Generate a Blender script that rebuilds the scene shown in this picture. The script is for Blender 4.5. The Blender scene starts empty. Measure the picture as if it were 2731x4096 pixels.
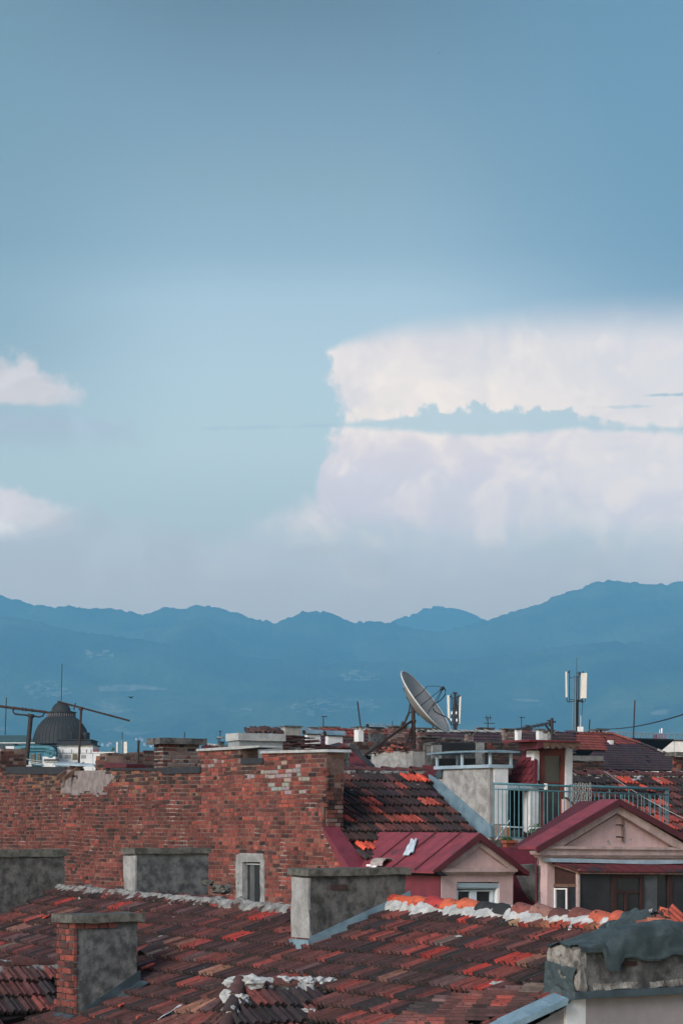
import bpy, bmesh, math, random
from mathutils import Vector, Matrix, noise
# ------------------------------------------------------------------ frame
# The viewer's eye is the origin, looking north (+Y); a point of the reference
# is turned into a real point once its distance is known.
FL, HY, CX = 9000.0, 3280.0, 1365.5
GROUND = -24.0
sc = bpy.context.scene
COL = sc.collection
V = Vector
UP = V((0, 0, 1))
E1 = V((.542, -.8404, 0)).normalized()      # street grid: right and nearer
E2 = V((.8404, .542, 0)).normalized()       # street grid: right and farther
FRONT = V((0, -1, 0))
R = random.Random(7)

def W(px, py, Y):
    return V(((px - CX) / FL * Y, Y, (HY - py) / FL * Y))
def ray(px, py):
    return V(((px - CX) / FL, 1.0, (HY - py) / FL))
def proj(p):
    return (CX + FL * p.x / p.y, HY - FL * p.z / p.y)
class PL:
    """a real plane; at() finds where a sight line meets it"""
    def __init__(s, pt, n): s.p = V(pt); s.n = V(n).normalized()
    def at(s, px, py, off=0.0):
        r = ray(px, py)
        return r * ((s.p + s.n * off).dot(s.n) / r.dot(s.n))
def roofplane(pt, h, tan):
    a = math.atan(tan)
    n = h * math.sin(a) + UP * math.cos(a)
    pl = PL(pt, n); pl.h = h; pl.d = (h * math.cos(a) - UP * math.sin(a)).normalized()
    pl.c = UP.cross(h).normalized()
    return pl
def span(Q, d, px):
    """how far from Q along d until the point is seen at px"""
    u = (px - CX) / FL
    return (u * Q.y - Q.x) / (d.x - u * d.y)
def inpoly(x, y, poly):
    c = False; n = len(poly); j = n - 1
    for i in range(n):
        xi, yi = poly[i]; xj, yj = poly[j]
        if (yi > y) != (yj > y) and x < (xj - xi) * (y - yi) / (yj - yi) + xi: c = not c
        j = i
    return c
def lerp(a, b, t): return a + (b - a) * t
def interp(x, pts):
    if x <= pts[0][0]: return pts[0][1]
    for (x0, y0), (x1, y1) in zip(pts, pts[1:]):
        if x <= x1: return y0 + (y1 - y0) * (x - x0) / (x1 - x0)
    return pts[-1][1]
def fbm(p, o=4):
    return noise.fractal(p, 1.0, 2.0, o)

# ------------------------------------------------------------------ mesh builder
class MB:
    def __init__(s): s.v = []; s.f = []; s.c = []; s.smooth = False
    def quad(s, a, b, c, d, col=None): s.poly([a, b, c, d], col)
    def poly(s, pts, col=None):
        i = len(s.v); s.v += [tuple(p) for p in pts]
        s.f.append(tuple(range(i, i + len(pts)))); s.c.append(col or (1, 1, 1))
    def faces(s, vs, fs, col=None):
        i = len(s.v); s.v += [tuple(p) for p in vs]
        for f in fs: s.f.append(tuple(k + i for k in f)); s.c.append(col or (1, 1, 1))
    def hexa(s, b, t, col=None):
        """b: four bottom corners, t: the four above them"""
        s.faces(list(b) + list(t), [(3, 2, 1, 0), (4, 5, 6, 7), (0, 1, 5, 4), (1, 2, 6, 5), (2, 3, 7, 6), (3, 0, 4, 7)], col)
    def box(s, Q, A, B, C, col=None):
        """corner Q and three edge vectors"""
        b = [Q, Q + A, Q + A + B, Q + B]; s.hexa(b, [p + C for p in b], col)
    def prism(s, pl, pts, f, b, col=None):
        """outline on plane pl pushed out to f, back to b along the normal"""
        fr = [pl.at(x, y, f) for x, y in pts]; bk = [p - pl.n * (f - b) for p in fr]
        n = len(fr); s.faces(fr + bk, [tuple(range(n)), tuple(range(2 * n - 1, n - 1, -1))] +
                             [(i, i + n, (i + 1) % n + n, (i + 1) % n) for i in range(n)], col)
    def tube(s, pts, r, n=8, col=None, r1=None):
        pts = [V(p) for p in pts]; m = len(pts); rings = []
        for i, p in enumerate(pts):
            t = (pts[min(i + 1, m - 1)] - pts[max(i - 1, 0)]).normalized()
            a = t.cross(UP) if abs(t.z) < .95 else t.cross(V((1, 0, 0)))
            a.normalize(); b = t.cross(a)
            rr = r if r1 is None else lerp(r, r1, i / (m - 1))
            rings.append([p + a * rr * math.cos(2 * math.pi * k / n) + b * rr * math.sin(2 * math.pi * k / n) for k in range(n)])
        vs = [q for ring in rings for q in ring]
        fs = [(i * n + k, i * n + (k + 1) % n, (i + 1) * n + (k + 1) % n, (i + 1) * n + k) for i in range(m - 1) for k in range(n)]
        fs += [tuple(range(n - 1, -1, -1)), tuple((m - 1) * n + k for k in range(n))]
        s.faces(vs, fs, col)
    def bar(s, a, b, w, t=None, col=None):
        s.tube([a, b], w * .7, 4 if t is None else t, col)
    def lathe(s, c, prof, n=32, col=None, a0=0, a1=2 * math.pi, axis=None):
        full = abs(a1 - a0 - 2 * math.pi) < 1e-6; m = n if full else n + 1
        vs = []
        for r, z in prof:
            for k in range(m):
                a = a0 + (a1 - a0) * k / n
                vs.append(c + V((r * math.cos(a), r * math.sin(a), z)))
        fs = []
        for i in range(len(prof) - 1):
            for k in range(n):
                k2 = (k + 1) % m
                fs.append((i * m + k, i * m + k2, (i + 1) * m + k2, (i + 1) * m + k))
        s.faces(vs, fs, col)
    def rough(s, Q, A, B, C, step=.12, amp=.012, col=None, freq=3.0):
        """a box of worn, uneven faces"""
        def dis(p):
            return p + noise.noise_vector(p * freq) * amp + noise.noise_vector(p * freq * 3.7) * amp * .5
        for q, a, b in ((Q, A, C), (Q + A, B, C), (Q + A + B, -A, C), (Q + B, -B, C), (Q + C, A, B), (Q + B, A, -B)):
            na = max(1, min(60, int(a.length / step))); nb = max(1, min(60, int(b.length / step)))
            vs = [dis(q + a * (i / na) + b * (j / nb)) for j in range(nb + 1) for i in range(na + 1)]
            s.faces(vs, [(j * (na + 1) + i, j * (na + 1) + i + 1, (j + 1) * (na + 1) + i + 1, (j + 1) * (na + 1) + i)
                         for j in range(nb) for i in range(na)], col)
    def build(s, name, mat, parent=None, origin=None, smooth=False, **kw):
        me = bpy.data.meshes.new(name)
        o0 = V(origin) if origin is not None else V((0, 0, 0))
        me.from_pydata([tuple(V(p) - o0) for p in s.v], [], s.f)
        if any(c != (1, 1, 1) for c in s.c):
            at = me.attributes.new('col', 'FLOAT_COLOR', 'FACE')
            at.data.foreach_set('color', [x for c in s.c for x in (c[0], c[1], c[2], 1.0)])
        if smooth: me.polygons.foreach_set('use_smooth', [True] * len(me.polygons))
        me.materials.append(mat); me.update()
        bm = bmesh.new(); bm.from_mesh(me); bmesh.ops.recalc_face_normals(bm, faces=bm.faces); bm.to_mesh(me); bm.free()
        o = bpy.data.objects.new(name, me); COL.objects.link(o)
        if parent is not None:
            o.parent = parent
            rt = parent
            off = V((0, 0, 0))
            while rt is not None: off += rt.location; rt = rt.parent
            o.location = o0 - off
        else: o.location = o0
        for k, v in kw.items(): o[k] = v
        return o
def thing(name, loc, label, cat, group=None):
    o = bpy.data.objects.new(name, None); COL.objects.link(o); o.location = V(loc); o.empty_display_size = .3
    o['label'] = label; o['category'] = cat
    if group: o['group'] = group
    return o
def copy_tree(o, parent=None):
    c = o.copy(); COL.objects.link(c)
    if parent is not None: c.parent = parent
    for ch in list(o.children): copy_tree(ch, c)
    return c

# ------------------------------------------------------------------ node helpers
class S:
    """a socket with arithmetic"""
    nt = None
    def __init__(s, sock): s.s = sock
    @staticmethod
    def m(op, *a, clamp=False):
        n = S.nt.nodes.new('ShaderNodeMath'); n.operation = op; n.use_clamp = clamp
        for i, x in enumerate(a):
            if isinstance(x, S): S.nt.links.new(x.s, n.inputs[i])
            else: n.inputs[i].default_value = x
        return S(n.outputs[0])
    def __add__(a, b): return S.m('ADD', a, b)
    def __sub__(a, b): return S.m('SUBTRACT', a, b)
    def __rsub__(a, b): return S.m('SUBTRACT', b, a)
    def __mul__(a, b): return S.m('MULTIPLY', a, b)
    def __truediv__(a, b): return S.m('DIVIDE', a, b)
    __radd__ = __add__; __rmul__ = __mul__
    def abs(a): return S.m('ABSOLUTE', a)
    def clamp(a): return S.m('ADD', a, 0.0, clamp=True)
    def ss(a, lo, hi):
        n = S.nt.nodes.new('ShaderNodeMapRange'); n.interpolation_type = 'SMOOTHSTEP'
        S.nt.links.new(a.s, n.inputs[0]); 
        for i, x in ((1, lo), (2, hi)):
            if isinstance(x, S): S.nt.links.new(x.s, n.inputs[i])
            else: n.inputs[i].default_value = x
        n.inputs[3].default_value = 0; n.inputs[4].default_value = 1
        return S(n.outputs[0])
def nd(t, **kw):
    n = S.nt.nodes.new(t)
    for k, v in kw.items():
        if k.startswith('_'): setattr(n, k[1:], v)
        else:
            i = n.inputs[k.replace('__', ' ')]
            if isinstance(v, S): S.nt.links.new(v.s, i)
            else: i.default_value = v
    return n
def c4(c): return (c[0], c[1], c[2], 1.0)
def mixc(f, a, b, mode='MIX'):
    n = S.nt.nodes.new('ShaderNodeMix'); n.data_type = 'RGBA'; n.blend_type = mode
    for i, x in ((0, f), (6, a), (7, b)):
        if isinstance(x, S): S.nt.links.new(x.s, n.inputs[i])
        else: n.inputs[i].default_value = x if i == 0 else c4(x)
    return S(n.outputs[2])
def nz(vec, scale, detail=4, rough=.55, dist=0.0, out=0):
    n = S.nt.nodes.new('ShaderNodeTexNoise'); n.inputs['Scale'].default_value = scale
    n.inputs['Detail'].default_value = detail; n.inputs['Roughness'].default_value = rough
    n.inputs['Distortion'].default_value = dist
    if vec is not None: S.nt.links.new(vec.s, n.inputs['Vector'])
    return S(n.outputs[out])
def ramp(f, stops, interp='LINEAR'):
    n = S.nt.nodes.new('ShaderNodeValToRGB'); cr = n.color_ramp; cr.interpolation = interp
    while len(cr.elements) < len(stops): cr.elements.new(.5)
    for e, (p, c) in zip(cr.elements, sorted(stops, key=lambda t: t[0])):
        e.position = p; e.color = c4(c) if isinstance(c, tuple) else (c, c, c, 1)
    S.nt.links.new(f.s, n.inputs[0]); return S(n.outputs[0])
def scalev(vec, v3):
    n = S.nt.nodes.new('ShaderNodeVectorMath'); n.operation = 'MULTIPLY'
    S.nt.links.new(vec.s, n.inputs[0]); n.inputs[1].default_value = v3; return S(n.outputs[0])
def new_mat(name):
    m = bpy.data.materials.new(name); m.use_nodes = True; S.nt = m.node_tree
    b = S.nt.nodes['Principled BSDF']; b.inputs['Specular IOR Level'].default_value = .25
    return m, b
def pos(): return S(S.nt.nodes.new('ShaderNodeNewGeometry').outputs['Position'])
def setc(b, c):
    if isinstance(c, S): S.nt.links.new(c.s, b.inputs['Base Color'])
    else: b.inputs['Base Color'].default_value = c4(c)
def bump(b, h, strength=.4, dist=.02):
    n = nd('ShaderNodeBump', Strength=strength, Distance=dist, Height=h); S.nt.links.new(n.outputs[0], b.inputs['Normal'])

def surf(name, c1, c2=None, scale=6, rough=.85, bmp=.3, streak=0, spots=None, spotcut=.62, spotscale=9, metal=0, spec=None, dist=.02, attr=False):
    """worn material: two tones by noise, optional vertical rain streaks and patches of another colour"""
    m, b = new_mat(name); p = pos(); b.inputs['Roughness'].default_value = rough; b.inputs['Metallic'].default_value = metal
    if spec is not None: b.inputs['Specular IOR Level'].default_value = spec
    n1 = nz(p, scale, 6, .62)
    c2 = c2 or tuple(x * .72 for x in c1)
    col = mixc(n1.ss(.34, .66), c1, c2)
    if attr:
        a = S.nt.nodes.new('ShaderNodeAttribute'); a.attribute_name = 'col'
        col = mixc(1.0, S(a.outputs['Color']), col, 'MULTIPLY')
    if streak:
        st = nz(scalev(p, (7, 7, .7)), 1.0, 5, .6)
        col = mixc(st.ss(.45, .75) * streak, col, tuple(x * .45 for x in c2))
    if spots is not None:
        col = mixc(nz(p, spotscale, 5, .6).ss(spotcut, spotcut + .04), col, spots)
    fine = nz(p, scale * 9, 4, .7)
    col = mixc(fine.ss(.2, .8) * .3, col, tuple(x * .6 for x in c2) if not attr else (0.02, .02, .02))
    setc(b, col)
    if bmp: bump(b, fine * .4 + n1, bmp, dist)
    return m
# ------------------------------------------------------------------ render settings, camera
sc.render.engine = 'CYCLES'
sc.view_settings.view_transform = 'Standard'; sc.view_settings.look = 'None'
sc.view_settings.gamma = 1; sc.view_settings.use_curve_mapping = False
sc.view_settings.exposure = 0.0
cy = sc.cycles
cy.use_denoising = True
try: cy.denoiser = 'OPENIMAGEDENOISE'
except Exception: pass
cy.max_bounces = 6; cy.diffuse_bounces = 3; cy.glossy_bounces = 3; cy.volume_bounces = 4
cy.transparent_max_bounces = 16; cy.sample_clamp_indirect = 6
cam = bpy.data.cameras.new('camera'); co = bpy.data.objects.new('camera', cam); COL.objects.link(co)
co.location = (0, 0, 0); co.rotation_euler = (math.pi / 2, 0, 0)
cam.sensor_fit = 'VERTICAL'; cam.sensor_height = 36; cam.lens = FL / 4096 * 36
cam.shift_y = (HY - 2048) / 4096; cam.clip_start = .5; cam.clip_end = 60000
sc.camera = co

# ------------------------------------------------------------------ sky
HZ_TOP, HZ_X, HZ_Y0, HZ_Y1 = 1400.0, 9000.0, -9000.0, 16500.0
DENS, HAZE = 1.7e-4, (.18, .495, .77)
J = (.116, .332, .51)
SUN_EL, SUN_AZ = math.radians(26), math.atan2(-.55, -.835)      # az as atan2(x, y): left, a little behind
world = bpy.data.worlds.new('World'); sc.world = world; world.use_nodes = True
S.nt = world.node_tree; S.nt.nodes.clear()
tc = S.nt.nodes.new('ShaderNodeTexCoord'); D = S(tc.outputs['Generated'])
sx = S.nt.nodes.new('ShaderNodeSeparateXYZ'); S.nt.links.new(D.s, sx.inputs[0])
dx, dy, dz = S(sx.outputs[0]), S(sx.outputs[1]), S(sx.outputs[2])
az = S.m('ARCTAN2', dx, dy); el = S.m('ARCSINE', dz)
def EL(py): return math.atan((HY - py) / FL)
def AZ(px): return math.atan((px - CX) / FL)
EMAX = .40
ef = (el / EMAX).clamp()
def eramp(stops):       # stops given as (image row, colour)
    return ramp(ef, [(min(1, max(0, EL(y) / EMAX)), c) for y, c in stops])
afr = ((az + .2) / .4).clamp()
def aramp(stops): return ramp(afr, [((AZ(x) + .2) / .4, c) for x, c in stops])
def lin(*c): return tuple(((x / 255 + .055) / 1.055) ** 2.4 if x > 10 else x / 255 / 12.92 for x in c)
SKY = [(3280, lin(150, 172, 188)), (2500, lin(164, 184, 200)), (2300, lin(168, 188, 203)), (2050, lin(168, 195, 207)), (1800, lin(176, 203, 214)),
       (1500, lin(174, 202, 216)), (1200, lin(166, 196, 214)), (1000, lin(146, 180, 201)), (700, lin(134, 168, 188)), (400, lin(122, 157, 180)), (0, lin(105, 138, 160)), (-400, lin(92, 124, 148))]
sky = eramp(SKY)
# the right of the upper sky and the far left are a little deeper
n_soft = nz(scalev(D, (1, 1, 1.6)), 5, 2, .5)
deep = (az + (el - EL(1100)) * .25 + n_soft * .06 - .03).ss(.02, .17) * el.ss(EL(1900), EL(1150))
sky = mixc(deep * .75, sky, lin(106, 152, 182))
leftd = (0.0 - az).ss(.05, .17) * el.ss(EL(2100), EL(1300)) * .6
sky = mixc(leftd, sky, lin(120, 158, 178))
skyt = S.nt.nodes.new('ShaderNodeTexSky'); skyt.sky_type = 'NISHITA'; skyt.sun_disc = False
skyt.sun_elevation = SUN_EL; skyt.sun_rotation = SUN_AZ
nish = mixc(1.0, S(skyt.outputs[0]), (.14, .14, .14), 'MULTIPLY')
inview = el.ss(.46, .8)
back = (dy * -1.0).ss(-.85, -.2)
outside = S.m('MAXIMUM', inview, back)
sky = mixc(outside * .75, sky, nish)
# --- clouds, by direction
nA = (nz(D, 34, 8, .58) - .5) * 1.7
nB = (nz(D, 110, 6, .62) - .5) * 1.6
nC = nz(scalev(D, (1, 1, 2.2)), 16, 6, .55) - .5
# cauliflower billows
vd = S.nt.nodes.new('ShaderNodeVectorMath'); vd.operation = 'MULTIPLY_ADD'
S.nt.links.new(nz(D, 60, 5, .6, 0, 1).s, vd.inputs[0]); vd.inputs[1].default_value = (.02, .02, .02); S.nt.links.new(D.s, vd.inputs[2])
def voro(scale):
    n = S.nt.nodes.new('ShaderNodeTexVoronoi'); n.feature = 'F1'; n.inputs['Scale'].default_value = scale
    S.nt.links.new(vd.outputs[0], n.inputs['Vector']); return S(n.outputs['Distance'])
v1, v2 = voro(52), voro(130)
bil = v1 * .65 + v2 * .35
edge = eramp([(1250, .5 + AZ(1560)), (1330, .5 + AZ(1400)), (1380, .5 + AZ(1320)), (1440, .5 + AZ(1305)), (1520, .5 + AZ(1300)), (1600, .5 + AZ(1325)), (1690, .5 + AZ(1375)),
              (1760, .5 + AZ(1335)), (1850, .5 + AZ(1305)), (1920, .5 + AZ(1235)), (2000, .5 + AZ(1170)), (2070, .5 + AZ(1090)), (2120, .5 + AZ(970)), (2180, .5 + AZ(850)), (2300, .5 + AZ(720))]) - .5
wid = el.ss(EL(2150), EL(1880)) * (-.020) + .0235
q = az - edge + nA * .016 + nB * .008 + (.42 - bil) * .013
mright = q.ss(wid * -.6, wid)
etop = aramp([(1200, EL(1420)), (1330, EL(1385)), (1500, EL(1335)), (1700, EL(1310)), (2000, EL(1295)), (2400, EL(1285)), (2900, EL(1285))])
swid = aramp([(1300, .002), (1700, .007), (2200, .011), (2800, .014)])
mtop = (etop - el + nC * .004).ss(swid * -1.0, swid)
mbot = (el + nC * .05 + nA * .012).ss(EL(2330), EL(2030))
big = mright * mtop * mbot * (az.ss(.75, .3))
# blue lane through the cloud
cen = aramp([(1300, EL(1706)), (1500, EL(1696)), (1750, EL(1684)), (2000, EL(1682)), (2250, EL(1692)), (2420, EL(1722)), (2800, EL(1740))])
thk = aramp([(1350, .0005), (1420, .0016), (1520, .0032), (1650, .0042), (1760, .0064), (2000, .0062), (2200, .0050), (2300, .0022), (2420, .0010), (2600, .0012), (2800, .0016)])
dlt = el - cen
up = dlt.ss(0.0, .004)
lane = (thk - dlt.abs() + (nB * .013 + nA * .006 + (bil - .45) * .007) * (up * .8 + .25)).ss(-.0014, .0022) * (az - AZ(1370)).ss(-.002, .004)
str2 = (.0009 - (el - EL(1597)).abs() + nB * .002).ss(0, .0008) * (az - AZ(2580)).ss(-.004, .006)
str3 = (.0006 - (el - EL(1640)).abs() + nB * .004).ss(0, .0012) * (az - AZ(2280)).ss(-.004, .004) * (az - AZ(2620)).ss(.004, -.004) * .6
lane = S.m('MAXIMUM', lane, S.m('MAXIMUM', str2, str3))
big = big * (1.0 - lane * .88)
ccol = eramp([(2300, lin(172, 192, 207)), (2150, lin(183, 199, 213)), (2050, lin(197, 204, 218)), (1900, lin(205, 209, 221)), (1760, lin(215, 214, 221)),
              (1650, lin(233, 227, 224)), (1520, lin(231, 227, 225)), (1400, lin(222, 220, 223)), (1300, lin(208, 212, 220))])
puff = nz(D, 30, 9, .6, .8)
puff2 = nz(scalev(D, (1, 1, 1.3)), 14, 7, .6, .4)
ccol = mixc(puff.ss(.40, .60) * .5, ccol, lin(243, 236, 229))
ccol = mixc(puff2.ss(.45, .62) * .42, ccol, lin(194, 203, 217))
ccol = mixc(bil.ss(.36, .66) * (az.ss(.12, .0)) * .20, ccol, lin(186, 193, 210))
ccol = mixc(bil.ss(.34, .16) * .28 * el.ss(EL(2100), EL(1900)), ccol, lin(246, 238, 232))
ccol = mixc(az.ss(.04, .16) * .35, ccol, lin(205, 212, 222))
sky = mixc(big, sky, ccol)
# left cumulus, upper and lower
def lowcloud(tops, bottom, fade, col, alpha, xr):
    global sky
    t = aramp(tops)
    top = (t - el + nA * .014 + nB * .010).ss(-.0020, .0050)
    bot = (el - EL(bottom) + nB * .003).ss(-fade, fade * .5)
    side = (AZ(xr) - az + nA * .03)  .ss(0.0, .022)
    mk = top * bot * side * (az.ss(-.7, -.3)) * alpha
    sky = mixc(mk, sky, mixc(puff.ss(.42, .62) * .45, col, tuple(x * .80 for x in col)))
lowcloud([(-300, EL(1460)), (0, EL(1440)), (120, EL(1445)), (180, EL(1505)), (260, EL(1530)), (320, EL(1545)), (370, EL(1612)), (420, EL(1640))], 1628, .0022, lin(214, 214, 220), .88, 400)
lowcloud([(-300, EL(1640)), (0, EL(1640)), (220, EL(1650)), (500, EL(1660)), (900, EL(1690))], 1760, .012, lin(172, 194, 211), .75, 620)
lowcloud([(-300, EL(1940)), (0, EL(1955)), (110, EL(1950)), (180, EL(1990)), (230, EL(2040)), (300, EL(2060))], 2110, .010, lin(212, 215, 224), .95, 330)
lowcloud([(-300, EL(2040)), (0, EL(2050)), (70, EL(2070)), (140, EL(2110)), (200, EL(2140))], 2150, .004, lin(222, 227, 232), .9, 190)
lowcloud([(-300, EL(2100)), (0, EL(2120)), (400, EL(2060)), (900, EL(2160)), (1400, EL(2150)), (2000, EL(2180))], 2300, .02, lin(176, 193, 209), .5, 3200)
thin = (.0008 - (el - EL(1712) - (az - AZ(1000)) * .03).abs() + nB * .002).ss(-.0006, .001) * (az - AZ(760)).ss(0, .01) * (az - AZ(1360)).ss(.003, -.004)
sky = mixc(thin * .3, sky, lin(150, 178, 200))
# the sky is seen through the air of the haze box: what stands behind that air is brighter
path = S.m('MINIMUM', S.m('DIVIDE', HZ_TOP, S.m('MAXIMUM', dz, .02)), HZ_Y1)
T = S.m('EXPONENT', path * -DENS)
def vsub(a, b):
    n = S.nt.nodes.new('ShaderNodeVectorMath'); n.operation = 'SUBTRACT'; S.nt.links.new(a.s, n.inputs[0]); S.nt.links.new(b.s, n.inputs[1]); return S(n.outputs[0])
cj = S.nt.nodes.new('ShaderNodeCombineXYZ')
for i in range(3): S.nt.links.new(((1.0 - T) * J[i]).s, cj.inputs[i])
dv = vsub(sky, S(cj.outputs[0]))
sn = S.nt.nodes.new('ShaderNodeVectorMath'); sn.operation = 'SCALE'; S.nt.links.new(dv.s, sn.inputs[0]); S.nt.links.new(S.m('DIVIDE', 1.0, T).s, sn.inputs['Scale'])
mx = S.nt.nodes.new('ShaderNodeVectorMath'); mx.operation = 'MAXIMUM'; S.nt.links.new(sn.outputs[0], mx.inputs[0]); mx.inputs[1].default_value = (0, 0, 0)
sky = S(mx.outputs[0])
bg = S.nt.nodes.new('ShaderNodeBackground'); bg.inputs['Strength'].default_value = 1.0
S.nt.links.new(sky.s, bg.inputs[0])
wo = S.nt.nodes.new('ShaderNodeOutputWorld'); S.nt.links.new(bg.outputs[0], wo.inputs[0])
world.cycles.sampling_method = 'MANUAL'; world.cycles.sample_map_resolution = 1024

sl = bpy.data.lights.new('sun', 'SUN'); sl.energy = 5.0; sl.angle = math.radians(24); sl.color = (1, .95, .9)
so = bpy.data.objects.new('sun', sl); COL.objects.link(so)
sd = V((math.sin(SUN_AZ) * math.cos(SUN_EL), math.cos(SUN_AZ) * math.cos(SUN_EL), math.sin(SUN_EL)))
so.rotation_euler = (-sd).to_track_quat('-Z', 'Y').to_euler(); so.location = (-60, -40, 60)

# ------------------------------------------------------------------ air
hm = bpy.data.materials.new('haze'); hm.use_nodes = True; S.nt = hm.node_tree
S.nt.nodes.clear(); ho = S.nt.nodes.new('ShaderNodeOutputMaterial')
pv = S.nt.nodes.new('ShaderNodeVolumePrincipled'); pv.inputs['Color'].default_value = (*HAZE, 1)
pv.inputs['Density'].default_value = DENS; pv.inputs['Anisotropy'].default_value = 0.0
S.nt.links.new(pv.outputs[0], ho.inputs['Volume'])
hb = MB(); hb.box(V((-HZ_X, HZ_Y0, GROUND - 1)), V((2 * HZ_X, 0, 0)), V((0, HZ_Y1 - HZ_Y0, 0)), V((0, 0, HZ_TOP - GROUND + 1)))
hb.build('haze', hm, kind='stuff')

# ------------------------------------------------------------------ ground and mountains
def groundmat():
    m, b = new_mat('ground'); p = pos()
    n1 = nz(p, .004, 5, .6); n2 = nz(p, .05, 5, .6)
    setc(b, mixc(n2.ss(.45, .6), mixc(n1.ss(.4, .6), (.06, .085, .04), (.10, .10, .07)), (.12, .115, .105)))
    b.inputs['Roughness'].default_value = .95; return m
gb = MB(); gb.quad(V((-8900, -8900, GROUND)), V((8900, -8900, GROUND)), V((8900, 16300, GROUND)), V((-8900, 16300, GROUND)))
gb.build('ground', groundmat(), kind='structure')
def hillmat(name):
    m, b = new_mat(name); p = pos()
    n1 = nz(p, .0016, 7, .62); n2 = nz(p, .012, 6, .7)
    c = mixc(n1.ss(.40, .62), (.022, .034, .012), (.085, .11, .04))
    c = mixc(n2.ss(.5, .75) * .6, c, (.012, .018, .008))
    sp = S.nt.nodes.new('ShaderNodeSeparateXYZ'); S.nt.links.new(p.s, sp.inputs[0])
    low = S(sp.outputs[2]).ss(560.0, 330.0)
    field = nz(scalev(p, (.55, .3, 1.5)), .0045, 6, .65, .4).ss(.57, .70) * low
    c = mixc(field * .8, c, (.40, .38, .30))
    setc(b, c); b.inputs['Roughness'].default_value = .95; b.inputs['Specular IOR Level'].default_value = .05
    bump(b, n2, .8, 25.0)
    return m
def hills(name, prof, Y0, depth, back, seed, roll, step=8.0, bumpy=11.0):
    """a range whose crest runs along prof; slopes fall to the plain in front with spurs and gullies"""
    xs0 = (prof[0][0] - CX) / FL * Y0; xs1 = (prof[-1][0] - CX) / FL * Y0
    nx = int((xs1 - xs0) / step); ny = 46; nb = 5
    vs = []; o = V((seed * 31.7, seed * 11.1, 0))
    for j in range(-nb, ny + 1):
        for i in range(nx + 1):
            X = lerp(xs0, xs1, i / nx)
            px = CX + FL * X / Y0
            h = sum((HY - interp(px + d_, prof)) * w_ for d_, w_ in ((-12, .15), (-6, .22), (0, .26), (6, .22), (12, .15))) / FL * Y0
            if j < 0:
                t = -j / nb; y = Y0 + t * back; z = lerp(h, h * .55, t) ; x = X
            else:
                t = j / ny; y = Y0 - depth * t; x = X
                ridge = fbm(V((X / 900, y / 2600, 0)) + o, 5)
                z = h * ((1 - t) ** 1.25) + GROUND * t
                z += h * .22 * ridge * math.sin(math.pi * min(1, t * 1.15)) * (1 if t < .9 else (1 - t) * 10)
                z += h * .03 * t * (1 - t)
            tree = fbm(V((x / 24, y / 40, 3.3)) + o, 3) * bumpy + fbm(V((x / 120, y / 160, 1.3)) + o, 2) * bumpy * .35
            z += tree * (1 if j <= 1 else .8) * (1 - max(0, t) * .8)
            vs.append((x, y, max(z, GROUND - .5)))
    w = nx + 1; mb = MB()
    mb.faces([V(p) for p in vs], [(j * w + i, j * w + i + 1, (j + 1) * w + i + 1, (j + 1) * w + i) for j in range(ny + nb) for i in range(nx)])
    mb.build(name, hillmat(name), smooth=True, kind='structure')
MAIN = [(-900, 2330), (-300, 2345), (0, 2381), (78, 2405), (131, 2421), (161, 2418), (226, 2430), (279, 2422), (344, 2435), (383, 2428), (435, 2435), (496, 2442), (575, 2457), (657, 2427), (690, 2432), (727, 2442),
        (805, 2420), (871, 2431), (923, 2450), (1027, 2478), (1106, 2494), (1158, 2472), (1210, 2452), (1254, 2443), (1300, 2447), (1341, 2459), (1365, 2473), (1417, 2490), (1470, 2483), (1552, 2491), (1618, 2504), (1757, 2530),
        (1853, 2503), (1940, 2483), (2010, 2462), (2079, 2436), (2158, 2420), (2210, 2388), (2262, 2368), (2323, 2353), (2376, 2327), (2437, 2321), (2541, 2328), (2611, 2337), (2672, 2338), (2731, 2320), (3000, 2280), (3600, 2300)]
hills('mountains', MAIN, 10800, 4800, 900, 3, 0)
hills('far_hill', [(1300, 2560), (1480, 2510), (1552, 2491), (1609, 2468), (1661, 2453), (1700, 2433), (1748, 2422), (1801, 2430), (1853, 2442), (1896, 2459), (1940, 2483), (2050, 2520), (2200, 2570)], 13500, 2400, 900, 9, 0)
hills('foothills', [(-900, 2560), (-200, 2530), (0, 2470), (120, 2480), (330, 2530), (600, 2560), (900, 2620), (1300, 2650), (1700, 2640), (1950, 2630), (2150, 2600), (2400, 2567), (2560, 2572), (2731, 2585), (3600, 2540)], 9000, 3300, 700, 5, 0, bumpy=9.0)

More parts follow.
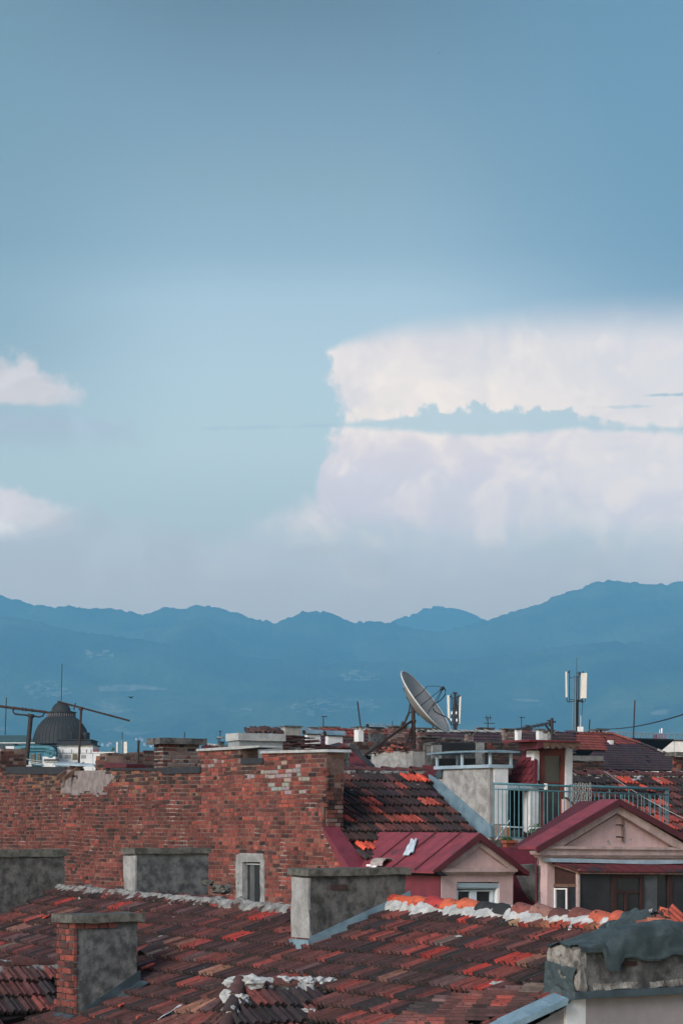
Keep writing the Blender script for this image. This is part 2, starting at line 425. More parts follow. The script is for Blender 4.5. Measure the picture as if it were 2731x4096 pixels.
from mathutils.bvhtree import BVHTree
HILLS = []
for nm in ('foothills', 'mountains'):
    me = bpy.data.objects[nm].data; HILLS.append(BVHTree.FromPolygons([v.co.copy() for v in me.vertices], [tuple(p.vertices) for p in me.polygons]))
def ground_hit(x, y):
    best = None
    for b in HILLS:
        h = b.ray_cast(V((0, 0, 0)), ray(x, y).normalized())
        if h[0] is not None and (best is None or h[3] < best[1]): best = (h[0], h[3])
    return best[0] if best else None
fm_ = surf('pale_field', (.27, .26, .20), (.19, .20, .14), .004, .95, 0)
def field(poly, seed, cut=-9, cell=9):
    x0, x1 = min(p[0] for p in poly), max(p[0] for p in poly); y0, y1 = min(p[1] for p in poly), max(p[1] for p in poly)
    mb = MB(); cy_ = 3; cache = {}
    def pt(i, j):
        if (i, j) not in cache:
            h = ground_hit(x0 + i * cell, y0 + j * cy_); cache[i, j] = None if h is None else h + UP * 2.5 - V((0, 6, 0))
        return cache[i, j]
    for j in range(int((y1 - y0) / cy_) + 1):
        for i in range(int((x1 - x0) / cell) + 1):
            x, y = x0 + (i + .5) * cell, y0 + (j + .5) * cy_
            if not inpoly(x, y, poly) or noise.fractal(V((x / 34, y / 9, seed)), 1, 2, 3) < cut: continue
            q = [pt(i, j), pt(i + 1, j), pt(i + 1, j + 1), pt(i, j + 1)]
            if None in q or max(a.y for a in q) - min(a.y for a in q) > 500: continue
            mb.poly(q)
    if mb.f: mb.build('field', fm_, kind='structure')
field([(400, 2750), (470, 2742), (560, 2743), (668, 2758), (668, 2763), (560, 2761), (520, 2768), (400, 2770)], 1)
field([(105, 2730), (215, 2722), (290, 2770), (280, 2790), (140, 2800), (100, 2770)], 2, .05)
field([(1340, 2686), (1430, 2680), (1520, 2700), (1515, 2725), (1380, 2725)], 3, .02)
field([(1190, 2800), (1380, 2796), (1540, 2806), (1500, 2850), (1250, 2870), (1150, 2840)], 4, .14)
field([(2050, 2798), (2150, 2800), (2160, 2810), (2060, 2808)], 5)
field([(330, 2600), (450, 2605), (460, 2640), (350, 2640)], 6, .10)
field([(880, 2835), (1010, 2835), (1000, 2850), (890, 2848)], 7, .1)
# ------------------------------------------------------------------ materials of the town
M = {}
M['tile'] = surf('clay_tile', (1.55, 1.42, 1.42), (1.02, .94, .96), 9, .88, .25, attr=True, spots=(.035, .033, .032), spotcut=.6, spotscale=14)
M['tile_far'] = surf('distant_clay_tile', (1, 1, 1), (.75, .75, .75), 2.0, .9, 0, attr=True)
M['brick'] = surf('old_brick', (1, .98, .97), (.72, .7, .7), 14, .92, .3, attr=True, dist=.008)
M['mortar_wall'] = surf('wall_mortar', (.22, .15, .13), (.09, .06, .052), 2.6, .95, .4, spots=(.33, .28, .265), spotcut=.60, spotscale=1.3)
M['mortar'] = surf('ridge_mortar', (.31, .315, .315), (.14, .14, .14), 8, .95, .6, spots=(.10, .09, .085), spotcut=.66)
M['mortar_new'] = surf('fresh_mortar', (.52, .535, .545), (.30, .31, .31), 7, .95, .5, spots=(.14, .12, .11), spotcut=.72)
M['plaster_grey'] = surf('grey_plaster', (.155, .158, .163), (.052, .054, .058), 7.5, .93, .6, streak=.35, spots=(.25, .13, .10), spotcut=.74, spotscale=5)
M['plaster_dark'] = surf('stained_plaster', (.145, .143, .142), (.045, .044, .044), 6.5, .93, .6, streak=.45, spots=(.20, .09, .06), spotcut=.73, spotscale=4)
M['plaster_pale'] = surf('pale_plaster', (.36, .365, .37), (.21, .21, .21), 4.5, .92, .5, spots=(.13, .10, .09), spotcut=.64, spotscale=6)
M['plaster_worn'] = surf('flaking_whitewash', (.40, .40, .40), (.22, .215, .21), 5, .92, .5, spots=(.24, .10, .075), spotcut=.67, spotscale=3.2)
M['rubble_face'] = surf('crumbling_render', (.33, .32, .30), (.11, .10, .095), 6, .95, .8, spots=(.08, .05, .045), spotcut=.62, spotscale=7)
M['concrete'] = surf('lichened_concrete', (.16, .155, .14), (.06, .06, .054), 8, .95, .5, spots=(.03, .03, .028), spotcut=.66)
M['coping'] = surf('pale_coping', (.44, .46, .47), (.30, .31, .32), 5, .9, .3)
M['smooth_render'] = surf('smooth_render', (.29, .265, .27), (.25, .23, .235), 1.2, .9, .12, streak=.12)
M['white_render'] = surf('white_render', (.72, .73, .75), (.62, .63, .65), 3, .9, .15)
M['bright_render'] = surf('bright_render', (.70, .71, .73), (.58, .59, .61), 3, .9, .15)
M['grey_render'] = surf('dull_render', (.34, .335, .33), (.24, .235, .23), 4, .92, .2, streak=.3)
M['pink'] = surf('pink_render', (.54, .385, .385), (.45, .32, .32), 3, .9, .25, streak=.18, spots=(.26, .22, .19), spotcut=.75, spotscale=5)
M['pink_trim'] = surf('dirty_pink_trim', (.50, .37, .36), (.34, .255, .24), 4, .9, .2, streak=.3)
M['red_metal'] = surf('red_painted_sheet', (.20, .036, .053), (.145, .028, .042), 2.5, .55, .25, streak=.35, spots=(.085, .03, .04), spotcut=.66, spotscale=3, spec=.35, dist=.03)
M['red_fade'] = surf('faded_red_sheet', (.275, .052, .070), (.18, .036, .050), 3.5, .6, .3, streak=.3, dist=.03, spots=(.085, .04, .05), spotcut=.61, spotscale=4, spec=.35)
M['red_dark'] = surf('dark_red_sheet', (.10, .021, .029), (.07, .017, .023), 2.5, .6, .1, spec=.3)
M['red_felt'] = surf('red_bitumen_felt', (.17, .030, .036), (.11, .024, .030), 3, .9, .2, spots=(.03, .035, .042), spotcut=.58, spotscale=1.4)
M['zinc'] = surf('zinc_sheet', (.20, .30, .37), (.115, .19, .245), 4, .5, .1, spec=.5)
M['zinc_dark'] = surf('weathered_lead', (.055, .085, .105), (.028, .042, .052), 4, .5, .15, spec=.5)
M['zinc_lit'] = surf('bright_zinc', (.36, .46, .54), (.25, .34, .42), 3, .4, .05, spec=.5)
M['felt'] = surf('roofing_felt', (.062, .088, .098), (.038, .055, .062), 5, .85, .3)
M['felt_black'] = surf('black_felt', (.036, .040, .048), (.028, .031, .038), 5, .85, .2)
M['teal'] = surf('teal_paint', (.10, .25, .29), (.07, .18, .215), 12, .55, .05, spec=.4)
M['iron'] = surf('dark_iron', (.035, .032, .034), (.022, .02, .022), 12, .6, .1)
M['rust'] = surf('rusty_iron', (.06, .035, .032), (.03, .022, .022), 15, .75, .1)
M['steel'] = surf('galvanised_steel', (.20, .25, .28), (.13, .17, .20), 12, .5, 0)
M['white_plastic'] = surf('white_plastic', (.78, .79, .80), (.70, .71, .72), 4, .45, 0, spec=.4)
M['antenna_cream'] = surf('cream_fibreglass', (.70, .67, .60), (.64, .61, .55), 4, .5, 0)
M['dish'] = surf('dish_paint', (.33, .325, .32), (.25, .245, .24), 1.6, .6, .03, spec=.35)
M['dark_glass'] = surf('dark_glass', (.016, .019, .022), (.022, .026, .03), 1.5, .16, 0, spec=.5)
M['screen'] = surf('dusty_dark_screen', (.020, .021, .025), (.034, .034, .038), 2.2, .5, .05)
M['red_wood'] = surf('brown_red_wood', (.055, .022, .019), (.035, .017, .015), 9, .7, .1)
M['old_wood'] = surf('grey_brown_wood', (.16, .095, .07), (.09, .055, .042), 9, .85, .2)
M['curtain'] = surf('grey_curtain', (.11, .118, .125), (.07, .076, .082), 6, .9, .2)
M['shutter'] = surf('blue_grey_shutter', (.33, .42, .47), (.29, .37, .42), 5, .5, 0)
M['white_frame'] = surf('white_window_frame', (.66, .74, .80), (.58, .66, .72), 5, .5, 0)
M['dark'] = surf('dark_void', (.012, .012, .013), (.018, .017, .017), 4, .95, 0)
M['terracotta'] = surf('terracotta_pot', (.36, .10, .055), (.26, .07, .04), 6, .8, .1)
M['soil'] = surf('soil', (.09, .07, .04), (.05, .06, .03), 14, .95, .4)
M['leaf'] = surf('leaf', (.06, .12, .03), (.03, .06, .02), 20, .6, 0)
M['rope'] = surf('pale_rope', (.50, .50, .48), (.38, .38, .37), 20, .9, 0)
M['cable'] = surf('black_cable', (.02, .02, .022), None, 9, .6, 0)
M['cloth'] = surf('pale_blue_sheet', (.62, .70, .76), (.48, .56, .63), 6, .6, .2)
M['blue_render'] = surf('blue_stucco', (.05, .175, .25), (.04, .14, .20), 1.2, .85, 0)
M['blue_pale'] = surf('pale_blue_stucco', (.105, .27, .34), (.075, .21, .28), 1.2, .85, 0)
M['lead_dome'] = surf('dark_lead', (.034, .036, .039), (.026, .028, .030), .9, .7, 0, spec=.2)
M['green_roof'] = surf('green_patina', (.06, .115, .115), (.045, .085, .09), .6, .6, 0)
M['under'] = surf('roof_battens', (.02, .016, .015), None, 4, .95, 0)
M['wall_hidden'] = surf('courtyard_render', (.26, .25, .24), (.18, .175, .17), 2, .92, .2, streak=.4)
M['bird'] = surf('dark_feathers', (.03, .03, .032), None, 9, .8, 0)

def lichen(m, amount=.72):
    S.nt = m.node_tree; b = S.nt.nodes['Principled BSDF']; l = b.inputs['Base Color'].links[0]; src = S(l.from_socket); p = pos()
    f = nz(p, 26, 3, .6).ss(amount, amount + .03) * nz(p, 1.1, 3, .5).ss(.42, .6)
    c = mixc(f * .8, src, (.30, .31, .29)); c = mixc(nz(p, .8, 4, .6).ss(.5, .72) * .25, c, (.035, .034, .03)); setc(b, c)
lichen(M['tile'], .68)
# palettes: (weight, linear colour)
PAL_OLD = [(4.4, (.062, .036, .037)), (3.2, (.092, .044, .044)), (2.4, (.125, .055, .050)), (1.2, (.036, .031, .034)), (1.6, (.18, .058, .052)), (.6, (.28, .070, .060)),
           (.2, (.37, .056, .046)), (.14, (.14, .115, .105)), (.2, (.24, .13, .10)), (.6, (.115, .072, .076))]
PAL_MID = [(3.4, (.034, .026, .028)), (2.4, (.066, .032, .032)), (1.6, (.115, .044, .040)), (.55, (.26, .060, .045)), (.20, (.46, .075, .05))]
PAL_WARM = [(2, (.40, .17, .10)), (1.6, (.34, .10, .07)), (1, (.45, .08, .055)), (1.5, (.38, .26, .16)), (1, (.20, .08, .06))]
PAL_BRICK = [(3, (.29, .082, .066)), (3, (.235, .070, .058)), (2.2, (.185, .062, .054)), (1.5, (.11, .048, .045)), (.9, (.39, .098, .07)), (.9, (.26, .12, .09)), (.6, (.06, .038, .038))]
PAL_SOOT = [(3, (.045, .035, .035)), (2, (.08, .045, .04)), (2, (.14, .06, .048)), (1.2, (.30, .12, .075)), (.8, (.24, .15, .10))]
PAL_DARKB = [(3, (.06, .034, .032)), (2, (.10, .045, .04)), (1.2, (.17, .06, .05)), (1, (.04, .03, .03))]
def soft(c, m, k): return tuple(a + (b - a) * k for a, b in zip(c, m))
def pick(pal, rng=R):
    t = rng.random() * sum(w for w, _ in pal)
    for w, c in pal:
        t -= w
        if t <= 0: break
    k = .86 + .28 * rng.random()
    return tuple(x * k for x in c)

PROF = [(0, -.03), (.02, .034), (.19, .040), (.25, .002), (.45, -.004), (.50, .026), (.63, .026), (.68, -.004), (.94, -.002), (1.0, -.03)]
PROF_LO = [(0, 0), (.12, .03), (.34, .03), (.46, 0), (1.0, 0)]
def tile_fn(mb, P, A, B, N, w, L, col, prof, rise=.050, lift=0.0):
    """one roof tile: P its upper left corner, A across, B down the slope"""
    n = len(prof); back = []; fr = []; lip = []
    for t, h in prof:
        back.append(P + A * (w * t) + N * (h + lift * .3)); fr.append(P + A * (w * t) + B * L + N * (h + rise + lift)); lip.append(P + A * (w * t) + B * (L - .006) + N * (h + rise - .046 + lift))
    mb.faces(back + fr + lip, [], col); b0 = len(mb.v) - 3 * n
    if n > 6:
        lc = tuple(x * .45 for x in col) if R.random() < .35 else (.030, .027, .025)  # most lips near-black: dark moss, plus row-edge shade put into the colour
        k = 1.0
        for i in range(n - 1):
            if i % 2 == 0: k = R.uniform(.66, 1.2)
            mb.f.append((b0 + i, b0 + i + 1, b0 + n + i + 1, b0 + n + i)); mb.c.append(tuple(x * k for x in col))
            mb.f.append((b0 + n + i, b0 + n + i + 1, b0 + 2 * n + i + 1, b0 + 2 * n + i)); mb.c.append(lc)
    else:
        for i in range(n - 1):
            mb.f.append((b0 + i, b0 + i + 1, b0 + n + i + 1, b0 + n + i)); mb.c.append(col)
            mb.f.append((b0 + n + i, b0 + n + i + 1, b0 + 2 * n + i + 1, b0 + 2 * n + i)); mb.c.append(col)
def tiles(mb, pl, a0, a1, b0, b1, O, keep, pal, w=.2, ex=.335, prof=PROF, run=.16, colfn=None, seed=1, sag=.02, jit=1.0):
    rng = random.Random(seed); A, B, N = pl.c, pl.d, pl.n
    for j in range(int(math.floor(b0 / ex)), int(math.ceil(b1 / ex))):
        col = pick(pal, rng); off = rng.uniform(-.03, .03) * jit
        for i in range(int(math.floor(a0 / w)), int(math.ceil(a1 / w))):
            if rng.random() > run: col = pick(pal, rng)
            else: col = tuple(x * (.9 + .2 * rng.random()) for x in col)
            P = O + A * (i * w + off) + B * (j * ex)
            q = proj(P + A * (w / 2) + B * (ex / 2))
            if not keep(*q): continue
            s = sag * noise.noise(V((i * w * .5, j * ex * .5, seed))) * 1.6
            a2 = (A + B * rng.gauss(0, .012) * jit + N * rng.gauss(0, .012) * jit)
            b2 = (B + A * rng.gauss(0, .012) * jit)
            c = colfn(i, j, q, col, rng) if colfn else col
            if jit and rng.random() < .045:      # slipped tiles, and now and then one missing
                if rng.random() < .07: continue
                P = P + B * rng.uniform(.015, .06); a2 = a2 + B * rng.gauss(0, .05); b2 = b2 + A * rng.gauss(0, .05)
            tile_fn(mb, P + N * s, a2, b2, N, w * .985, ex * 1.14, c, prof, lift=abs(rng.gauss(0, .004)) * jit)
def tile_patch(mb, c00, c10, c01, c11, nu, nv, pal, prof=PROF, seed=1, run=.3, keep=None, up=UP):
    """tiles on a bent patch: c00-c10 the upper edge, c01-c11 the lower one"""
    rng = random.Random(seed)
    def at(u, v): return (c00 * (1 - u) + c10 * u) * (1 - v) + (c01 * (1 - u) + c11 * u) * v
    for j in range(nv):
        col = pick(pal, rng)
        for i in range(nu):
            if rng.random() > run: col = pick(pal, rng)
            u, v = i / nu, j / nv
            P = at(u, v); A = at(u + 1 / nu, v) - P; B = at(u, v + 1 / nv) - P
            N = A.cross(B).normalized()
            if N.dot(up) < 0: N = -N
            if keep and not keep(*proj(P + A / 2 + B / 2)): continue
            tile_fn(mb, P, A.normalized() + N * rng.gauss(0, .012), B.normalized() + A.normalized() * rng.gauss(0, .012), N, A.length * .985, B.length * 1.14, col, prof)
def ridge_tile(mb, p0, p1, r0, r1, up, col, n=9, th=.018):
    d = (p1 - p0).normalized(); side = d.cross(up).normalized(); u2 = side.cross(d)
    vs = []
    for p, r in ((p0, r0), (p1, r1)):
        for rr in (r, r - th):
            for k in range(n + 1):
                a = math.pi * k / n
                vs.append(p + side * rr * math.cos(a) + u2 * rr * math.sin(a) * .92)
    m = n + 1; fs = []
    for k in range(n):
        fs += [(k, k + 1, 2 * m + k + 1, 2 * m + k), (m + k + 1, m + k, 3 * m + k, 3 * m + k + 1), (k, k + 1, m + k + 1, m + k), (2 * m + k, 2 * m + k + 1, 3 * m + k + 1, 3 * m + k)]
    mb.faces(vs, fs, col)
def ridge_row(parent, name, p0, p1, L, colfn, r=.105, wob=.014, up=UP, seed=3):
    rng = random.Random(seed); n = max(1, round((p1 - p0).length / L)); out = []
    for i in range(n):
        mb = MB(); a = p0.lerp(p1, i / n); b = p0.lerp(p1, (i + 1) / n + .06 / n)
        a = a + UP * rng.uniform(-wob, wob); b = b + UP * (rng.uniform(-wob, wob) - .02)
        ridge_tile(mb, a, b, r * rng.uniform(1.0, 1.1), r * rng.uniform(.82, .9), up, colfn(i, n, rng))
        out.append(mb.build(name, M['tile'], parent, a))
    return out
def mortar_strip(mb, p0, p1, D, N, wd, seed=1, ragged=.7, h=.035, step=.035, wmin=.25):
    """bedding mortar along p0-p1 running down D with a torn lower edge"""
    L = (p1 - p0).length; n = max(2, int(L / step)); m = 6; vs = []
    for i in range(n + 1):
        s = i / n; p = p0.lerp(p1, s); x = s * L
        w = wd * max(wmin, 1 - ragged * (.5 + .9 * noise.noise(V((x * 3.1, seed, 0))) + .5 * noise.noise(V((x * 10, seed, 5)))))
        for k in range(m + 1):
            t = k / m; q = p + D * (w * t)
            q = q + N * (h * (1 - t ** 2) + .018 * noise.noise(V((x * 6, t * w * 14, seed))) + .004) - N * (.03 if k == m else 0)
            vs.append(q + D * .012 * noise.noise(V((x * 16, t * 3, seed + 9))))
    mb.faces(vs, [(i * (m + 1) + k, i * (m + 1) + k + 1, (i + 1) * (m + 1) + k + 1, (i + 1) * (m + 1) + k) for i in range(n) for k in range(m)])
def lumps(mb, pts, r, seed=0, flat=.6):
    rng = random.Random(seed)
    for p in pts:
        bm = bmesh.new(); bmesh.ops.create_icosphere(bm, subdivisions=3, radius=1)
        rr = r * rng.uniform(.6, 1.3); o = V((rng.random() * 50, rng.random() * 50, 0)); sx, sy = rng.uniform(.7, 1.5), rng.uniform(.7, 1.3)
        vs = []
        for v in bm.verts:
            k = 1 + .55 * fbm(v.co * 1.6 + o, 3)
            vs.append(V(p) + V((v.co.x * sx, v.co.y * sy, v.co.z * flat)) * rr * k)
        bm.faces.ensure_lookup_table()
        mb.faces(vs, [tuple(x.index for x in f.verts) for f in bm.faces]); bm.free()
def slab(mb, pl, poly, f=-.02, b=-.16): mb.prism(pl, poly, f, b)

def bricks(mb, O, T, N, L, z0, z1, keep, colfn, bl=.255, bh=.071, jo=.012, seed=1, sagfn=None, out=.012):
    """courses of single bricks laid along T from O; N faces outward"""
    rng = random.Random(seed); z = z0; j = 0
    while z < z1:
        x = -rng.random() * bl; hdr = rng.random() < .5
        while x < L:
            r = rng.random()
            ln = (bl * .48 if (r < (.75 if hdr else .28)) else bl if r < .93 else bl * .72)
            xc, zc = x + ln / 2, z + bh / 2
            sg = sagfn(xc, zc) if sagfn else 0
            q = proj(O + T * xc + UP * (zc + sg))
            if keep(q[0], q[1]):
                c = colfn(q[0], q[1], xc, zc, rng)
                if c is not None:
                    pr = out + rng.uniform(-.007, .007); dz = rng.gauss(0, .003); t = rng.gauss(0, .006)
                    P = O + T * max(0, x) + UP * (z + sg + dz)
                    A = T * (min(L, x + ln) - max(0, x)) + UP * (t * ln); C = UP * (bh - rng.random() * .006)
                    f = [P + N * pr, P + A + N * pr, P + A + C + N * pr, P + C + N * pr]; k = [p - N * (pr + .03) for p in f]
                    e = .006
                    cen = (f[0] + f[2]) / 2
                    f = [p + (cen - p).normalized() * e for p in f]
                    mb.faces(f + k, [(0, 1, 2, 3), (0, 4, 5, 1), (1, 5, 6, 2), (2, 6, 7, 3), (3, 7, 4, 0)], c)
            x += ln + jo
        z += bh + jo; j += 1

class Block:
    """an upright block on the street grid: the edge nearest the viewer at (pc, Y), its left face
    running back to pl and its right face to pr"""
    def __init__(s, pl, pc, pr, Y, yt, yb, zb=None):
        s.Q = W(pc, yt, Y); s.a = span(s.Q, -E1, pl); s.b = span(s.Q, E2, pr)
        s.zt = s.Q.z; s.zb = W(pc, yb, Y).z if zb is None else zb
        s.Q = V((s.Q.x, s.Q.y, 0)); s.Y = Y
    def base(s): return s.Q + UP * s.zb
    def corners(s, o=0):
        q = s.Q + E1 * o - E2 * o
        return q, q - E1 * (s.a + 2 * o), q - E1 * (s.a + 2 * o) + E2 * (s.b + 2 * o), q + E2 * (s.b + 2 * o)
    def rough(s, mb, z0=None, z1=None, o=0, amp=.01, step=.12, col=None):
        z0 = s.zb if z0 is None else z0; z1 = s.zt if z1 is None else z1
        q = s.corners(o)[0]
        mb.rough(q + UP * z0, -E1 * (s.a + 2 * o), E2 * (s.b + 2 * o), UP * (z1 - z0), step, amp, col)
    def box(s, mb, z0, z1, o=0, col=None):
        q = s.corners(o)[0]; mb.box(q + UP * z0, -E1 * (s.a + 2 * o), E2 * (s.b + 2 * o), UP * (z1 - z0), col)
    def dz(s, px): return px / FL * s.Y      # height of px rows at the near edge
    def lbricks(s, mb, colfn, z0=None, z1=None, keep=None, seed=1):
        z0 = s.zb if z0 is None else z0; z1 = s.zt if z1 is None else z1
        bricks(mb, s.Q - E1 * s.a, E1, -E2, s.a, z0, z1 - .05, keep or (lambda x, y: True), colfn, seed=seed)
    def rbricks(s, mb, colfn, z0=None, z1=None, keep=None, seed=2):
        z0 = s.zb if z0 is None else z0; z1 = s.zt if z1 is None else z1
        bricks(mb, s.Q.copy(), E2, E1, s.b, z0, z1 - .05, keep or (lambda x, y: True), colfn, seed=seed)
    def PLl(s): return PL(s.Q, -E2)
    def PLr(s): return PL(s.Q, E1)
# ================================================================== near tiled house
ROOF = roofplane(W(1750, 3720, 27), -E2, .40)
A_POLY = [(-420, 3820), (0, 3634), (150, 3546), (400, 3556), (700, 3590), (1000, 3622), (1170, 3652), (1225, 3800), (1400, 3720), (1545, 3618), (1800, 3632), (2000, 3652), (2300, 3676), (2550, 3700), (2800, 3722), (2880, 3735),
          (2700, 3800), (2280, 3992), (2050, 4098), (1500, 4420), (900, 4560), (-420, 4500)]
FLARE = [(1700, 4012), (2185, 3940), (2200, 4000), (2110, 4030), (1900, 4120), (1560, 4130)]
D1_POLY = [(-420, 3838), (0, 3848), (228, 3858), (236, 3990), (228, 4032), (180, 4046), (0, 4086), (-420, 4180)]
D2_POLY = [(962, 3936), (1336, 3944), (1312, 4020), (1300, 4096), (1296, 4300), (860, 4300), (892, 4096), (930, 4000)]
D2L_POLY = [(957, 3950), (845, 3995), (720, 4042), (640, 4096), (380, 4260), (860, 4260), (892, 4096), (930, 4000)]
VG0 = ROOF.at(2280, 3992)
h1o = W(600, 3800, 28)
house = thing('tiled_house', V((h1o.x, h1o.y, GROUND)), 'nearest old house with a broad patched terracotta roof and stout plastered chimneys', 'house')
def keepA(x, y):
    if (ROOF.at(x, y) - VG0).dot(E1) > -.10: return False
    return inpoly(x, y, A_POLY) and not inpoly(x, y, FLARE) and not inpoly(x, y, D1_POLY) and not inpoly(x, y, D2_POLY) and not inpoly(x, y, D2L_POLY)
def colA(i, j, q, c, rng):
    if q[1] < interp(q[0], [(1500, 0), (2080, 0), (2090, 3712), (2560, 3732), (2800, 3745)]) and q[0] > 2080: return pick(PAL_WARM, rng)
    if q[0] > 1500 and rng.random() < .13: return pick(PAL_OLD[3:7] , rng)
    return c
rb = MB(); O = ROOF.at(1225, 3700)
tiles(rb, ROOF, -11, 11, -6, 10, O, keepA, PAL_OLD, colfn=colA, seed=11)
# flared eaves by the gable
f0, f1, f2, f3 = ROOF.at(1690, 4016, .03), ROOF.at(2190, 3944, .05), ROOF.at(1540, 4150, .10), ROOF.at(2120, 4040, .02)
tile_patch(rb, f1, f3, f0, f2, 5, 7, PAL_OLD, seed=5, run=.2)
roof = rb.build('roof', M['tile'], house, h1o)
ub = MB(); slab(ub, ROOF, [p for p in A_POLY if p not in ((2050, 4098), (2280, 3992), (2700, 3800), (2880, 3735))][:-3] + [(2790, 3728), (2670, 3790), (2250, 3992), (2010, 4098), (1460, 4420), (900, 4560), (-420, 4500)], -.03, -.2)
ub.build('roof_deck', M['under'], roof, h1o)
# ridges
rl0, rl1 = ROOF.at(190, 3552, .03), ROOF.at(1166, 3640, .03)
rr0, rr1 = ROOF.at(1536, 3606, .04), ROOF.at(2552, 3694, .04)
def brown(i, n, rng): return pick([(3, (.07, .035, .034)), (2, (.10, .046, .042)), (1, (.045, .036, .036))], rng)
ridge_row(roof, 'ridge_tile', rl0 - UP * .05, rl1 - UP * .05, .38, brown, r=.10, wob=.03, seed=4)
def rcol(i, n, rng):
    if i < 6: return [(.38, .05, .032), (.46, .095, .045), (.46, .10, .05), (.34, .04, .04), (.46, .11, .055), (.48, .12, .06)][i]
    if i < 8: return (.022, .026, .028)
    if i in (12, 13): return (.40, .10, .06)
    return pick([(2, (.17, .06, .05)), (1, (.12, .05, .045)), (1, (.22, .12, .10))], rng)
ridge_row(roof, 'ridge_tile', rr0, rr1, .385, rcol, r=.125, wob=.018, seed=6)
mb = MB(); mortar_strip(mb, rl0 + ROOF.n * .01 - ROOF.d * .03, rl1 + ROOF.n * .01 - ROOF.d * .03, ROOF.d, ROOF.n, .30, 3, 1.15, .05, wmin=.06)
lumps(mb, [rl0.lerp(rl1, t) + UP * .03 for t in (.03, .07, .12, .18, .23, .27, .33, .37, .41, .48, .55, .59, .62, .66, .7, .74, .78, .82, .86, .9, .95)], .075, 4, .8)
mb.build('ridge_mortar', M['mortar'], roof, h1o)
mb = MB(); mortar_strip(mb, rr0 - ROOF.d * .02, rr1 - ROOF.d * .02, ROOF.d, ROOF.n, .34, 8, .65, .08, wmin=.45)
mb.build('ridge_mortar', M['mortar_new'], roof, h1o)
# scraps of mortar on the slope
for (x, y, r) in ((1985, 3935, .085), (2010, 3930, .07), (1120, 3866, .035), (648, 3745, .03), (700, 3668, .03), (545, 3790, .025), (560, 3925, .04), (2060, 3670, .035), (2090, 3755, .035), (1835, 3745, .03), (1555, 3740, .02)):
    mb = MB(); lumps(mb, [ROOF.at(x, y, .035)], r, int(x), .35); mb.build('mortar_scrap', M['mortar_new'], roof, ROOF.at(x, y))
# small clay vent on the left slope
vb = MB(); vp = ROOF.at(640, 3800, .02)
ridge_tile(vb, vp - ROOF.d * .05, vp + ROOF.d * .28, .13, .14, ROOF.n, (.03, .022, .024)); vb.poly([vp + ROOF.d * .1 + ROOF.c * x + ROOF.n * z for x, z in ((-.11, 0), (.11, 0), (.06, .1), (-.06, .1))], (.01, .01, .01))
vb.build('roof_vent', M['tile'], roof, h1o)
for (x, y, s, cc) in ((600, 3862, .1, (.5, .1, .06)), (190, 3668, .07, (.5, .08, .06)), (490, 4022, .05, (.48, .1, .07)), (560, 4070, .04, (.4, .1, .07))):
    lb = MB(); p = ROOF.at(x, y, .05); lb.box(p, ROOF.c * s * 1.6 + ROOF.n * .03, ROOF.d * s * 1.3, ROOF.n * .025, cc); lb.build('broken_tile', M['tile'], roof, p)

# gable wall under the verge, eaves wall, back
VERGE = PL(ROOF.at(2280, 3992), E1)
gw = MB()
top = [ROOF.at(x, y, -.06) for x, y in ((1500, 4340), (2050, 4098), (2280, 3992), (2700, 3800), (2870, 3722))]
top = [VERGE.p + (p - VERGE.p) - E1 * ((p - VERGE.p).dot(E1)) for p in top]
for p, q in zip(top, top[1:]):
    gw.box(V((p.x, p.y, GROUND)), V((q.x - p.x, q.y - p.y, 0)), -E1 * .3, UP * (min(p.z, q.z) - GROUND - .02))
    gw.faces([V((p.x, p.y, min(p.z, q.z) - .03)), V((q.x, q.y, min(p.z, q.z) - .03)), q, p], [(0, 1, 2, 3)])
gw.build('gable_wall', M['smooth_render'], house, h1o)
wb = MB(); ql = ROOF.at(-420, 4300, -.3); qr = V((top[0].x, top[0].y, 0))
e0 = qr - E1 * .1; wb.box(V((e0.x, e0.y, GROUND)) + E2 * .3, -E1 * 13, E2 * .35, UP * (ROOF.at(1500, 4340).z - GROUND - .2))
bk = V((top[-1].x, top[-1].y, 0)); wb.box(V((bk.x, bk.y, GROUND)), -E1 * 16, E2 * .35, UP * (rl0.z - GROUND - .5))
wb.build('house_wall', M['wall_hidden'], house, h1o)
# the far slope, falling away behind the ridge
bs = MB(); r0 = rr0 - E1 * 12 + UP * 0; r1 = rr1 + E1 * .6
z0 = rl0.z
bs.box(V((r1.x, r1.y, r1.z - .12)), -E1 * 14, E2 * 3.2 - UP * 1.3, -UP * .1)
bs.build('back_slope', M['under'], house, h1o)

# --- chimneys of the near house
def cap_on(B, parent, y0, y1, over, mat=M['concrete'], amp=.014):
    """a slab lid between image rows y0 and y1 at the near edge"""
    mb = MB(); zt = W(0, y0, B.Y).z; zb = W(0, y1, B.Y).z
    B.rough(mb, zb, zt, over, amp, .09); return mb.build('cap', mat, parent, B.base(), smooth=False)
def plinth(B, parent, wd, mat, lip=.05):
    """sheet flashing up the sides of a chimney along the slope"""
    pass
Yc = ROOF.at(300, 4076).y
C1 = Block(231, 300, 556, Yc, 3686, 4076, zb=ROOF.at(300, 4076).z - .6)
mb = MB(); C1.rough(mb, o=-.014, amp=.018)
ch1 = mb.build('chimney', M['plaster_grey'], house, C1.base(), label='plastered chimney with a bare brick end')
bb = MB()
C1.lbricks(bb, lambda x, y, s, z, r: pick(PAL_BRICK[:5] if r.random() < .7 else PAL_DARKB, r), C1.zb, seed=5)
bb.build('brickwork', M['brick'], ch1, C1.base()); bb = MB(); C1.rbricks(bb, lambda x, y, s, z, r: pick(PAL_DARKB, r) if (z > C1.zt - .11 and s < .62) else None, seed=8)
bb.build('brickwork', M['brick'], ch1, C1.base())
cap_on(C1, ch1, 3660, 3692, .055)
